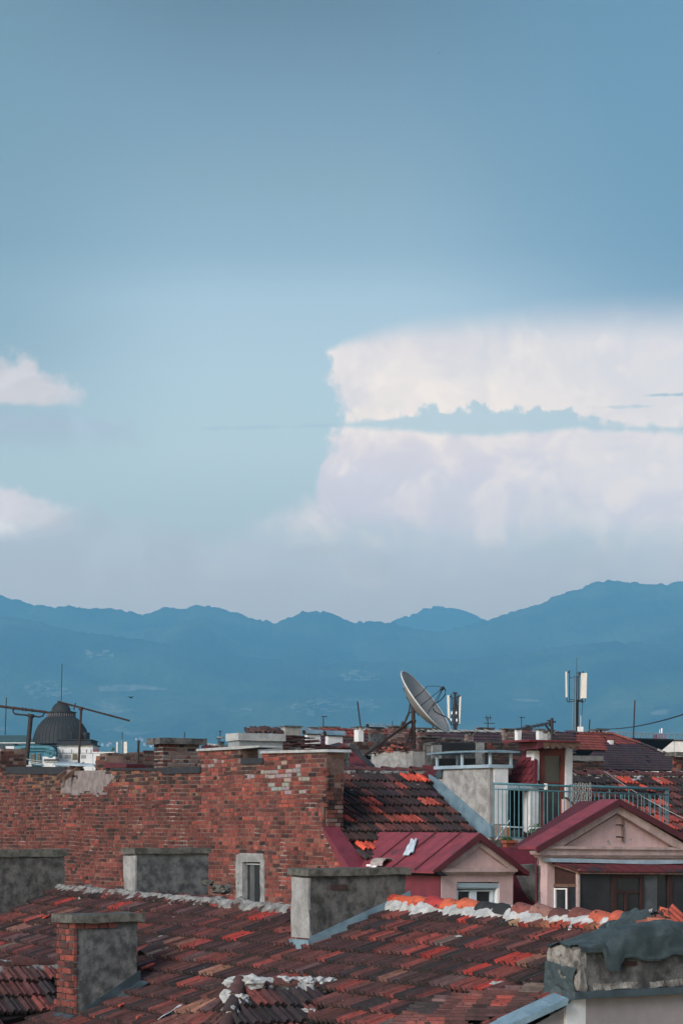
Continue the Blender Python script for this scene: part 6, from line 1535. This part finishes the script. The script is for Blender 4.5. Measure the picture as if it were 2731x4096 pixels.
# low roof with snow-white edge left of the grey chimney
q = W(840, 2985, 92)
lr = thing('town_house', V((q.x, q.y, GROUND)), 'dark tiled roof edge with a little chimney and aerials left of the smooth grey chimney', 'house')
LP = roofplane(q, E1, .55); mb = MB(); mb.prism(LP, [(806, 2984), (830, 2975), (920, 2983), (920, 3030), (806, 3030)], 0, -.2); mb.build('roof', M['red_dark'], lr, q)
mb = MB(); mortar_strip(mb, LP.at(828, 2976, .05), LP.at(922, 2984, .05), LP.d, LP.n, .10, 81, .8, .03); mb.build('ridge_mortar', M['mortar_new'], lr, q)
mb = MB(); mb.box(V((q.x - .5, q.y - .6, GROUND)), E2 * 2, -E1 * 4, UP * (q.z - .7 - GROUND)); mb.build('wall', M['wall_hidden'], lr, q)
chimney_at(lr, 878, 883, 898, 92, 2968, 2985, 'plaster_dark', cap=(2966, 2968))

# ================================================================== masts, aerials, rods, cables
def single(name, mb, mat, at, label, cat, group=None, smooth=False):
    o = mb.build(name, M[mat], None, at, smooth=smooth); o['label'] = label; o['category'] = cat
    if group: o['group'] = group
    return o
def rod(x0, y0, x1, y1, Y, r, label):
    mb = MB(); mb.tube([W(x0, y0, Y), W(x1, y1, Y)], r, 6); return single('lightning_rod', mb, 'iron', W(x0, y0, Y), label, 'rod', 'thin rods on the roofs')
rod(22, 2940, 27, 2790, 290, .07, 'thin rod on the green roof at the far left')
rod(1442, 2908, 1429, 2806, 96, .035, 'thin rod leaning left above a white chimney left of the dish')
rod(2531, 2960, 2537, 2802, 215, .075, 'tall thin rod in front of the long white building')
rod(2354, 2932, 2357, 2878, 185, .06, 'small thin rod between the lattice mast and the hipped roof')
rod(738, 2952, 739, 2930, 49.3, .012, 'tiny rod on top of the broad brown brick chimney')
rod(1569, 2903, 1569, 2884, 99, .02, 'tiny rod on the square brick chimney left of the dish')
rod(490, 2962, 490, 2928, 262, .05, 'tiny rod rising from the distant pair of white antenna panels')
def yagi(x, yb, yt, Y, booms, label, r=.02):
    """mast with horizontal booms: (row, left px, right px, tilt, number of rods)"""
    t = thing('tv_aerial', W(x, yb, Y), label, 'aerial', 'television aerials')
    mb = MB(); mb.tube([W(x, yb, Y), W(x, yt, Y)], r, 6); mb.build('mast', M['iron'], t, W(x, yb, Y))
    for (y, xl, xr, tilt, n) in booms:
        mb = MB(); a, b = W(xl, y + tilt, Y), W(xr, y - tilt, Y); mb.tube([a, b], r * .8, 6)
        for k in range(n):
            p = a.lerp(b, (k + .5) / n); mb.tube([p - UP * .16 - V((0, .12, 0)), p + UP * .16 + V((0, .12, 0))], r * .5, 4)
        mb.build('boom', M['iron'], t, a)
    return t
yagi(1950, 2912, 2868, 124, [(2871, 1938, 1966, 0, 2), (2893, 1935, 1978, -.5, 0)], 'small two-boom aerial on a brick chimney right of the dish', .03)
yagi(2084, 2912, 2866, 140, [(2870, 2076, 2100, 0, 0)], 'small aerial behind the long black ladder-like aerial', .03)
yagi(1293, 2908, 2866, 107, [(2866, 1286, 1308, 0, 0)], 'small T-shaped aerial left of the dish on a flat-topped chimney', .03)
yagi(881, 2985, 2924, 91, [(2925, 876, 888, 0, 0)], 'small crooked aerial left of the smooth grey chimney', .022)
yagi(874, 2985, 2952, 91.5, [(2954, 866, 880, 0, 0)], 'lowest short aerial behind the broad brown brick chimney', .022)
yagi(1731, 2912, 2892, 126, [(2893, 1726, 1737, 0, 0)], 'short stub of an aerial under the lower edge of the dish', .045)
mb = MB(); pts = [(889, 2966), (886, 2955), (884, 2945), (888, 2940), (894, 2950), (895, 2962), (889, 2968)]; c = W(884, 2952, 91); 
mb.lathe(c, [(.01, -.02), (.12, .0), (.19, .05)], 20); single('small_dish', mb, 'white_plastic', c, 'tiny white dish beside the aerials left of the smooth grey chimney', 'satellite dish')
# black ladder aerial
YA = 74
la = thing('tv_aerial', W(2207, 2962, YA), 'long black ladder-like aerial slanting up to a dark post right of centre', 'aerial', 'television aerials')
mb = MB(); mb.tube([W(2206, 2962, YA), W(2206, 2872, YA)], .05, 8); mb.build('mast', M['iron'], la, W(2206, 2962, YA))
mb = MB(); a, b = W(2064, 2918, YA), W(2214, 2887, YA); mb.tube([a, W(2140, 2904, YA), b], .03, 8)
rg = random.Random(6)
for k in range(26):
    p = a.lerp(W(2190, 2893, YA), k / 26) + UP * .0; s = .05 + .04 * rg.random(); mb.tube([p - UP * s - V((0, .3, 0)), p + UP * s * .8 + V((0, .3, 0))], .012, 4)
mb.tube([W(2108, 2908, YA), W(2108, 2901, YA)], .045, 6); mb.tube([W(2099, 2902, YA), W(2116, 2902, YA)], .02, 6)
for x, y in ((2152, 2906), (2168, 2902)): mb.tube([W(x - 3, y - 5, YA), W(x - 2, y, YA), W(x, y + 2, YA), W(x + 2, y - 1, YA), W(x + 2, y - 7, YA)], .012, 5)
mb.build('boom', M['iron'], la, a)
mb = MB(); mb.tube([W(2186, 2882, YA), W(2200, 2882, YA)], .02, 6); mb.tube([W(2195, 2880, YA), W(2197, 2906, YA)], .04, 6); mb.tube([W(2216, 2884, YA), W(2216, 2891, YA)], .05, 6); mb.build('reflector', M['iron'], la, b)
mb = MB(); mb.tube([W(2178, 2898, YA), W(2200, 2926, YA), W(2234, 2960, YA)], .035, 6); mb.build('strut', M['iron'], la, b)
# two old aerials on the brick wall, left
YB = 53
al = thing('tv_aerial', W(107, 3050, YB), 'thick leaning pole with a long boom on a U-shaped bracket at the far left', 'aerial', 'television aerials')
mb = MB(); mb.tube([W(106, 3060, YB), W(125, 2862, YB)], .055, 10); mb.tube([W(123, 2870, YB), W(125.6, 2856, YB)], .08, 10); mb.build('mast', M['iron'], al, W(107, 3050, YB))
mb = MB(); mb.tube([W(-60, 2818, YB), W(0, 2825, YB), W(190, 2849, YB)], .03, 8)
for x in (60, 92, 105, 130): mb.tube([W(x - 2, interp(x, [(0, 2825), (190, 2849)]), YB), W(x + 2, interp(x, [(0, 2825), (190, 2849)]), YB)], .042, 8)
mb.build('boom', M['rust'], al, W(0, 2825, YB))
mb = MB(); mb.tube([W(53, 2832, YB), W(54, 2848, YB), W(62, 2856, YB), W(120, 2862, YB), W(160, 2868, YB), W(173, 2863, YB), W(180, 2848, YB)], .02, 8); mb.build('bracket', M['iron'], al, W(120, 2862, YB))
al = thing('tv_aerial', W(316, 3050, YB), 'slim pole carrying a long bare boom sloping down to the right before the dome', 'aerial', 'television aerials')
mb = MB(); mb.tube([W(316, 3060, YB), W(326, 2828, YB)], .028, 8); mb.tube([W(324, 2842, YB), W(325.5, 2827, YB)], .05, 8); mb.build('mast', M['rust'], al, W(316, 3050, YB))
mb = MB(); mb.tube([W(232, 2806, YB), W(520, 2883, YB)], .022, 8); mb.build('boom', M['rust'], al, W(232, 2806, YB))
mb = MB(); mb.tube([W(303, 2812, YB), W(296, 2840, YB)], .016, 6); mb.build('rod', M['rust'], al, W(303, 2812, YB))
# cables
def cable(p0, p1, sag, r, label, mat='cable', n=24):
    mb = MB(); mb.tube([p0.lerp(p1, k / n) - UP * sag * 4 * (k / n) * (1 - k / n) for k in range(n + 1)], r, 6); return single('cable', mb, mat, p0, label, 'cable')
cable(W(2384, 2914, 150), W(2760, 2848, 90), .25, .028, 'dark slack cable rising to the right edge over the mountains')
cable(W(2415, 3084, 46.5), W(2760, 3286, 43), .06, .005, 'thin pale wire slanting down across the tiles behind the railing', 'rope')
cable(W(100, 3034, 53), W(240, 3045, 52), .03, .006, 'thin wire by the blue stucco house at the far left', 'rope')

# lattice mast
YM = 178; S_ = YM / FL
tm = thing('antenna_mast', W(2318, 2985, YM), 'tall steel lattice mast with cream panel antennas right of centre', 'antenna mast')
def M_(x, y, dy=0): return W(x, y, YM + dy)
mb = MB()
xs_b = (2290, 2300, 2312); 
for (xb, xt, d) in ((2288, 2292, 0), (2299, 2301, -.35), (2313, 2312, .3)): mb.tube([M_(xb, 2990, d), M_(xt, 2705, d)], .035, 6)
lat = MB()
for k in range(34):
    y0 = 2985 - k * 8.2; y1 = y0 - 8.2
    if y1 < 2706: break
    l = interp(y0, [(2705, 2292), (2990, 2288)]); m = interp(y0, [(2705, 2301), (2990, 2299)]); rr = interp(y0, [(2705, 2312), (2990, 2313)])
    lat.tube([M_(l, y0, 0), M_(m, y1, -.35)], .02, 4); lat.tube([M_(m, y0, -.35), M_(rr, y1, .3)], .02, 4); lat.tube([M_(l, y1, 0), M_(rr, y1, .3)], .016, 4)
mb.build('leg', M['steel'], tm, M_(2300, 2985)); lat.build('lattice', M['steel'], tm, M_(2300, 2985))
mb = MB(); mb.tube([M_(2304, 2985, -.2), M_(2304, 2805, -.2)], .075, 8); mb.tube([M_(2309, 2985, -.1), M_(2309, 2806, -.1)], .04, 6); mb.tube([M_(2304, 2806, -.2), M_(2305, 2700, -.1)], .03, 6); mb.build('cable_run', M['cable'], tm, M_(2304, 2985))
mb = MB(); mb.tube([M_(2305, 2700), M_(2305, 2630)], .018, 5); mb.tube([M_(2306, 2696), M_(2306, 2690)], .05, 6); mb.build('spire', M['iron'], tm, M_(2305, 2700))
mb = MB(); mb.box(M_(2261, 2789), V((.12, 0, 0)), V((0, .25, 0)), M_(2260, 2686) - M_(2261, 2789)); mb.build('panel_antenna', M['antenna_cream'], tm, M_(2261, 2789))
mb = MB(); mb.box(M_(2322, 2793), V((.42, -.02, 0)), V((0, .18, 0)), M_(2325, 2692) - M_(2322, 2793)); mb.box(M_(2319, 2793, -.02), V((.07, 0, 0)), V((0, .16, 0)), M_(2322, 2694) - M_(2319, 2793)); mb.build('panel_antenna', M['antenna_cream'], tm, M_(2322, 2793))
mb = MB()
mb.tube([M_(2276, 2682), M_(2275, 2806)], .035, 6); mb.tube([M_(2276, 2683), M_(2270, 2692)], .05, 6); mb.tube([M_(2276, 2711), M_(2292, 2711)], .025, 5); mb.tube([M_(2265, 2790), M_(2266, 2803), M_(2270, 2808), M_(2276, 2808), M_(2294, 2805)], .04, 6); mb.tube([M_(2275, 2798), M_(2294, 2798)], .03, 5)
mb.tube([M_(2313, 2686), M_(2313, 2800)], .04, 6); mb.tube([M_(2317, 2688), M_(2317, 2702)], .08, 6); mb.tube([M_(2330, 2684), M_(2330, 2692)], .05, 6); mb.tube([M_(2292, 2706), M_(2318, 2708)], .035, 5); mb.tube([M_(2340, 2792), M_(2340, 2802), M_(2335, 2808), M_(2324, 2806)], .03, 6); mb.tube([M_(2327, 2794), M_(2326, 2812)], .06, 6)
mb.tube([M_(2296, 2802), M_(2330, 2804)], .09, 6)
mb.build('bracket', M['iron'], tm, M_(2300, 2806))
mb = MB(); mb.tube([M_(2329, 2806), M_(2327, 2840), M_(2325, 2865), M_(2324, 2910)], .02, 5); mb.build('drop_cable', M['cable'], tm, M_(2329, 2806)); mb = MB(); mb.tube([M_(2322, 2862), M_(2321, 2908)], .03, 5); mb.build('conduit', M['white_plastic'], tm, M_(2322, 2908))
mb = MB(); mb.box(M_(2308, 2926, -.4), V((.46, 0, 0)), V((0, .3, 0)), UP * .38); bx_ = mb.build('equipment_box', M['white_plastic'], tm, M_(2308, 2926))
mb = MB()
for k in range(1, 4): mb.box(M_(2308 + 5.8 * k, 2925, -.405), V((.012, 0, 0)), V((0, .01, 0)), UP * .36)
mb.build('seam', M['steel'], bx_, M_(2308, 2926))
mb = MB(); mb.box(M_(2296, 2930, -.4), V((1.1, 0, 0)), V((0, .3, 0)), UP * .05); mb.build('platform', M['iron'], tm, M_(2308, 2930))
# smaller mast half hidden by the dish
YN = 162
def N_(x, y, d=0): return W(x, y, YN + d)
tn = thing('antenna_mast', N_(1818, 2925), 'short mast with two pale tilted panel antennas right behind the dish', 'antenna mast')
mb = MB(); mb.tube([N_(1815, 2930), N_(1819, 2772)], .085, 8); mb.tube([N_(1818, 2776), N_(1819, 2769)], .16, 8); mb.tube([N_(1826, 2920), N_(1827, 2782)], .04, 6); mb.tube([N_(1805, 2890), N_(1805, 2775)], .035, 6); mb.tube([N_(1832, 2880), N_(1832, 2775)], .03, 6)
for y in (2792, 2835, 2870, 2900): mb.tube([N_(1803, y), N_(1834, y - 2)], .03, 5)
mb.tube([N_(1797, 2788), N_(1806, 2784)], .05, 5); mb.tube([N_(1833, 2786), N_(1840, 2784)], .05, 5)
rg = random.Random(3)
for k in range(10): x = rg.uniform(1808, 1830); mb.tube([N_(x, rg.uniform(2790, 2860)), N_(x + rg.uniform(-4, 6), rg.uniform(2880, 2905)), N_(1816 + rg.uniform(-4, 5), 2928)], .025, 5)
mb.build('mast', M['iron'], tn, N_(1818, 2925))
mb = MB(); mb.box(N_(1790, 2875), V((.15, 0, 0)), V((0, .2, 0)), N_(1787, 2781) - N_(1790, 2875)); mb.build('panel_antenna', M['antenna_cream'], tn, N_(1790, 2875))
mb = MB(); mb.box(N_(1832, 2894), V((.12, 0, 0)), V((0, .2, 0)), N_(1837, 2785) - N_(1832, 2894)); mb.build('panel_antenna', M['antenna_cream'], tn, N_(1832, 2894))
for x, y in ((1803, 2843), (1821, 2843), (1800, 2871), (1823, 2872)):
    mb = MB(); mb.box(N_(x, y + 14, -.15), V((.10, 0, 0)), V((0, .12, 0)), UP * .2); mb.build('relay_box', M['white_plastic'], tn, N_(x, y))
# distant pair of panels
YP = 260
tp_ = thing('antenna_mast', W(488, 3016, YP), 'distant pair of white antenna panels on a short mast left of centre', 'antenna mast')
mb = MB(); mb.tube([W(488, 3020, YP), W(489, 2960, YP)], .12, 6); mb.tube([W(474, 2966, YP), W(473, 3015, YP)], .06, 5); mb.build('mast', M['steel'], tp_, W(488, 3016, YP))
for x0, x1, y0, y1 in ((466, 474, 2968, 3014), (496, 509, 2967, 3015)):
    mb = MB(); a = W(x0, y1, YP); mb.box(a, V(((x1 - x0) / FL * YP, 0, 0)), V((0, .3, 0)), UP * ((y1 - y0) / FL * YP)); mb.build('panel_antenna', M['antenna_cream'], tp_, a)

# ================================================================== domed building, blue house, far left
YG = 300
def G(x, y, d=0): return W(x, y, YG + d)
k_ = YG / FL
dc = G(246, 2977, 4.2); dg = thing('domed_building', V((dc.x, dc.y, GROUND)), 'white building with a ribbed dark lead dome and lantern at the far left', 'building')
Rr = 113 * k_
prof = [(Rr * math.cos(t), (2977 - 2868) * k_ * math.sin(t) / math.sin(1.04)) for t in [i * 1.04 / 16 for i in range(17)]]
mb = MB(); mb.lathe(dc, prof, 64); dome = mb.build('dome', M['lead_dome'], dg, dc, smooth=True)
mb = MB()
for k in range(40):
    a = 2 * math.pi * k / 40; mb.tube([dc + V((r * 1.004 * math.cos(a), r * 1.004 * math.sin(a), z)) for r, z in prof], .045, 4)
mb.build('rib', M['lead_dome'], dome, dc)
z0 = (2977 - 2870) * k_
mb = MB(); mb.lathe(dc + UP * z0, [(57 * k_, -.1), (58 * k_, .05), (57 * k_, .12), (56 * k_, .15), (56 * k_, .65), (62 * k_, .68), (62 * k_, .8), (0, .85)], 40); lan = mb.build('lantern', M['lead_dome'], dg, dc + UP * z0)
mb = MB()
for k in range(36):
    a = 2 * math.pi * k / 36; p = dc + UP * (z0 + .15) + V((56.6 * k_ * math.cos(a), 56.6 * k_ * math.sin(a), 0)); mb.tube([p, p + UP * .5], .07, 5)
mb.build('colonnette', surf('lead_light', (.16, .14, .15), None, 2, .7, 0), lan, dc)
mb = MB(); mb.lathe(dc + UP * (z0 - .1), [(57.6 * k_, 0), (61 * k_, .06), (57.6 * k_, .16)], 40); mb.build('pink_band', surf('pinkish_band', (.26, .15, .18), (.12, .08, .1), 1.5, .9, 0), lan, dc)
mb = MB(); cz = z0 + .82; mb.lathe(dc + UP * cz, [(44 * k_, 0), (44 * k_, .1), (40 * k_, .12)] + [(38 * k_ * math.cos(t), .15 + 35 * k_ * math.sin(t)) for t in [i * math.pi / 2 / 10 for i in range(11)]], 40); cup = mb.build('cupola', M['lead_dome'], dg, dc + UP * cz, smooth=True)
mb = MB(); mb.tube([dc + UP * (cz + 1.2), dc + UP * (cz + 1.3) + V((.12, 0, 156 * k_))], .055, 6); mb.build('spire', M['iron'], dg, dc + UP * cz)
# dome dormers
for ang, nm in ((-.35, 'dome_dormer'), (-.95, 'dome_dormer')):
    p = dc + V((math.cos(ang), math.sin(ang), 0)) * Rr * .80; d = V((math.cos(ang), math.sin(ang), 0)); s = UP.cross(d)
    mb = MB(); mb.box(p - s * .55 + UP * .2, s * 1.1, d * 1.0, UP * 1.35); mb.build(nm, M['lead_dome'], dg, p)
# dark attic cornice, white drum walls
def gbox(name, mat, x0, x1, y0, y1, d0, depth, parent, lab=None):
    mb = MB(); a = G(x0, y1, d0); mb.box(a, V(((x1 - x0) * k_, 0, 0)), V((0, depth, 0)), UP * ((y1 - y0) * k_)); o = mb.build(name, M[mat], parent, a)
    if lab: o['label'] = lab
    return o
gbox('cornice', 'felt_black', 230, 364, 2960, 2977, -.3, 8, dg); gbox('cornice', 'felt_black', 226, 376, 2976, 2980, -.6, 8.4, dg); gbox('cornice', 'felt_black', 228, 368, 2957, 2960, -.5, 8.2, dg)
dw = gbox('drum_wall', 'white_render', 232, 372, 2979, 3900, -.1, 8, dg)
for x in (253, 288, 322, 347, 365): gbox('slit', 'plaster_grey', x - 1.2, x + 1.2, 2998, 3013, -.16, .2, dg)
gbox('string_course', 'grey_render', 232, 372, 3011.5, 3013, -.2, .2, dg)
gbox('drum_window', 'dark_glass', 291, 311, 3016, 3040, -.14, .2, dg)
for x0, x1 in ((260, 286), (325, 345), (236, 250)): gbox('wall_panel', 'plaster_pale', x0, x1, 3019, 3034, -.13, .1, dg)
gbox('side_wing', 'white_render', 24, 240, 2983, 3900, .6, 8, dg)
mb = MB(); a = G(-300, 2938, 12); mb.hexa([G(-300, 2975, 2), G(150, 2975, 2), G(150, 2975, 10), G(-300, 2975, 10)], [G(-300, 2941, 7), G(110, 2941, 7), G(110, 2941, 8), G(-300, 2941, 8)]); mb.build('green_roof', M['green_roof'], dg, a)
mb = MB(); mb.hexa([G(60, 2976, 1.5), G(190, 2980, 1.5), G(150, 2960, 7), G(60, 2960, 7)], [G(60, 2946, 6), G(98, 2946, 6), G(98, 2946, 7), G(60, 2946, 7)]); mb.build('green_roof', M['green_roof'], dg, a)
gbox('gutter', 'white_render', -300, 142, 2970, 2973, 1.4, .3, dg); gbox('frieze', 'felt', -300, 60, 2974, 2992, 1.5, 6, dg)
# blue house
bb_ = G(140, 3060, -3); bl = thing('blue_house', V((bb_.x, bb_.y, GROUND)), 'ornate blue stucco front with a scrolled gable below the dome', 'house')
gbox('front_wall', 'blue_render', 58, 214, 2992, 3900, -3, 6, bl)
BF = PL(G(140, 3000, -3), FRONT)
mb = MB(); mb.prism(BF, [(56, 2996), (60, 2990), (72, 2983), (100, 2981), (190, 2982), (212, 2988), (222, 3000), (206, 3000), (180, 2994), (100, 2993), (76, 2996)], .5, -.3); mb.build('scroll_cornice', M['blue_pale'], bl, bb_)
mb = MB(); mb.prism(BF, [(60, 2979), (222, 2980), (232, 2984), (232, 2987), (190, 2981), (100, 2980), (62, 2983)], .6, -.5); mb.build('coping', M['felt_black'], bl, bb_)
mb = MB()
for x in range(84, 196, 12): mb.prism(BF, [(x, 2988), (x + 5, 2988), (x + 5, 2993), (x, 2993)], .62, .4)
mb.build('dentil', M['blue_pale'], bl, bb_)
mb = MB(); mb.prism(BF, [(80, 2998), (180, 2998), (192, 2994), (190, 3000), (180, 3003), (80, 3003)], .3, -.1); mb.build('moulding', M['blue_pale'], bl, bb_)
for cx, cy, rr in ((204, 3015, 21), (75, 3004, 14)):
    mb = MB(); c = BF.at(cx, cy)
    for q_ in range(3):
        r = rr * k_ * (1 - .30 * q_); pts = [c + V((r * math.cos(t), -.15 - .12 * q_, r * math.sin(t))) for t in [2 * math.pi * i / 28 for i in range(29)]]; mb.tube(pts, .10, 6)
    n = 28; vs = [c + V((rr * k_ * math.cos(2 * math.pi * i / n), y, rr * k_ * math.sin(2 * math.pi * i / n))) for y in (-.12, .3) for i in range(n)]
    mb.faces(vs, [tuple(range(n)), tuple(range(n, 2 * n))] + [(i, i + n, (i + 1) % n + n, (i + 1) % n) for i in range(n)])
    mb.build('scroll', M['blue_pale'], bl, c)
for x0, x1 in ((124, 139), (150, 162)):
    f_ = gbox('window', 'blue_pale', x0 - 2, x1 + 2, 3014, 3058, -3.1, .3, bl); gbox('pane', 'dark_glass', x0, x1, 3016, 3058, -3.2, .3, f_)
gbox('balcony_edge', 'blue_pale', 100, 176, 3058, 3062, -3.4, .5, bl); gbox('white_bay', 'white_render', 172, 222, 3036, 3900, -3.3, 3, bl); gbox('ledge', 'plaster_dark', 176, 226, 3036, 3046, -3.6, 3.5, bl)
mb = MB()
for i in range(7): mb.tube([G(100 + i * .6, 3040 + i * 4.2, -4), G(118 + i * 2.2, 3042 + i * 4.2, -4)], .045, 4)
mb.tube([G(99, 3044, -4), G(170, 3054, -4)], .035, 4); mb.tube([G(100, 3050, -4), G(170, 3060, -4)], .035, 4); mb.build('balcony_rail', M['white_plastic'], bl, bb_)
mb = MB(); a = G(374, 3010, -10); mb.box(a, V((.65, 0, 0)), V((0, .7, 0)), UP * .45); mb.box(a + V((.25, .2, -.5)), V((.3, 0, 0)), V((0, .3, 0)), UP * .5); o = single('roof_vent', mb, 'red_metal', a, 'small dark red box vent standing right of the white drum wall', 'vent')
a = W(374, 3022, 250); q = thing('low_white_house', V((a.x, a.y, GROUND)), 'low white flat roof just showing between the dome and the brick chimney', 'house')
mb = MB(); mb.box(V((a.x, a.y, GROUND)), V((2.3, 0, 0)), V((0, 5, 0)), UP * (W(0, 3012, 250).z - GROUND)); mb.build('wall', M['white_render'], q, a)
mb = MB(); mb.box(V((a.x - .1, a.y - .1, W(0, 3012, 250).z)), V((2.5, 0, 0)), V((0, 5.2, 0)), UP * .12); mb.build('roof_edge', M['bright_render'], q, a)
# trees far off between them
def tree(x, yb, yt, Y, wid, label, seed):
    c = W(x, yb, Y); t = thing('tree', V((c.x, c.y, GROUND)), label, 'tree'); h = (yb - yt) / FL * Y; r = wid / FL * Y / 2
    mb = MB(); rg = random.Random(seed); mb.tube([V((c.x, c.y, GROUND)), c + UP * h * .5], r * .16, 8, r1=r * .06)
    for k in range(5): a = rg.random() * 6.3; mb.tube([c + UP * h * .1, c + V((math.cos(a) * r * .6, math.sin(a) * r * .6, h * .5))], r * .05, 5)
    mb.build('trunk', M['old_wood'], t, V((c.x, c.y, GROUND)))
    mb = MB()
    for k in range(11):
        d = V((rg.gauss(0, .4), rg.gauss(0, .4), rg.uniform(0, .9))); leaves(mb, c + V((d.x * r, d.y * r, h * d.z)), r * .5, 140, r * .16, seed * 20 + k)
    mb.build('crown', LF, t, c)
tree(453, 3016, 2990, 420, 18, 'dark green tree top beside the distant white antenna panels', 3)
tree(428, 3014, 3003, 480, 10, 'small round tree top left of the distant antenna panels', 4)
# village on the lower slopes
rg = random.Random(12)
spots = [(432, 2986), (440, 2978), (560, 2958), (568, 2966), (590, 2975), (604, 2990), (612, 2983), (578, 2984), (410, 2984), (545, 2962), (600, 2968), (620, 2978)]
vw = surf('village_wall', (.6, .58, .57), None, .02, .9, 0); vr = surf('village_roof', (.30, .12, .09), None, .02, .9, 0)
for k, (x, y) in enumerate(spots):
    h = ground_hit(x, y)
    if h is None or y < 2690: continue
    w_ = rg.uniform(6, 13); d_ = 10; hh = rg.uniform(5, 9)
    t = thing('village_house', h, 'tiny pale house far off on the wooded mountain slope', 'house', 'village houses on the mountain slope')
    mb = MB(); mb.box(h - V((w_ / 2, 0, 3)), V((w_, 0, 0)), V((0, d_, 0)), UP * (hh + 3)); mb.build('wall', vw, t, h)
    mb = MB(); a = h + V((-w_ / 2 - .5, -.5, hh)); b = h + V((w_ / 2 + .5, -.5, hh)); dd_ = V((0, d_ + 1, 0)); m1 = a + dd_ * .5 + UP * 3; m2 = b + dd_ * .5 + UP * 3
    mb.faces([a, b, b + dd_, a + dd_, m1, m2], [(0, 1, 5, 4), (2, 3, 4, 5), (0, 4, 3), (1, 2, 5)]); mb.build('roof', vr, t, h)

# ================================================================== birds
def bird(x, y, Y, span_, flap, head, label):
    c = W(x, y, Y); mb = MB(); f = V((math.cos(head), math.sin(head), 0)); s = UP.cross(f)
    body = [(-.5, .02), (-.3, .08), (0, .12), (.25, .10), (.42, .06), (.52, .01)]; vs = []; n = 8; L = span_ * .45
    for t, r in body:
        for k in range(n): a = 2 * math.pi * k / n; vs.append(c + f * t * L + s * r * L * math.cos(a) + UP * r * L * math.sin(a))
    mb.faces(vs, [(i * n + k, i * n + (k + 1) % n, (i + 1) * n + (k + 1) % n, (i + 1) * n + k) for i in range(5) for k in range(n)])
    for sg in (1, -1):
        e = c + s * sg * span_ * .25 + UP * flap * span_ * .12 + f * .06 * span_; tip = c + s * sg * span_ * .5 + UP * flap * span_ * .05 - f * .04 * span_
        r0, r1 = c + f * .12 * span_, c - f * .10 * span_
        mb.faces([r0, e, tip, e - f * .13 * span_, r1] + [p - UP * .008 * span_ for p in (r0, e, tip, e - f * .13 * span_, r1)], [(0, 1, 3, 4), (1, 2, 3), (5, 6, 8, 9), (6, 7, 8), (0, 1, 6, 5), (1, 2, 7, 6), (2, 3, 8, 7), (3, 4, 9, 8)])
    mb.poly([c - f * L * .45 + s * .02, c - f * L * .45 - s * .02, c - f * L * .8 - s * .05, c - f * L * .8 + s * .05])
    o = mb.build('bird', M['bird'], None, c, smooth=False); o['label'] = label; o['category'] = 'bird'; o['group'] = 'birds in the sky'
bird(1757, 212, 330, .42, 1.5, .3, 'dark bird highest of all in the upper sky')
bird(1616, 486, 380, .40, .6, 2.0, 'small dark bird below the topmost one right of centre')
bird(81, 523, 360, .38, 2.0, 1.4, 'small dark bird alone at the left edge of the sky')
bird(1184, 698, 420, .34, 1.0, .2, 'tiny bird near the middle of the sky')
bird(685, 1015, 430, .34, .8, 2.6, 'tiny bird in the left half of the sky above the low clouds')
bird(524, 2791, 110, .5, 1.2, .9, 'gliding bird with outstretched wings before the mountains right of the dome')
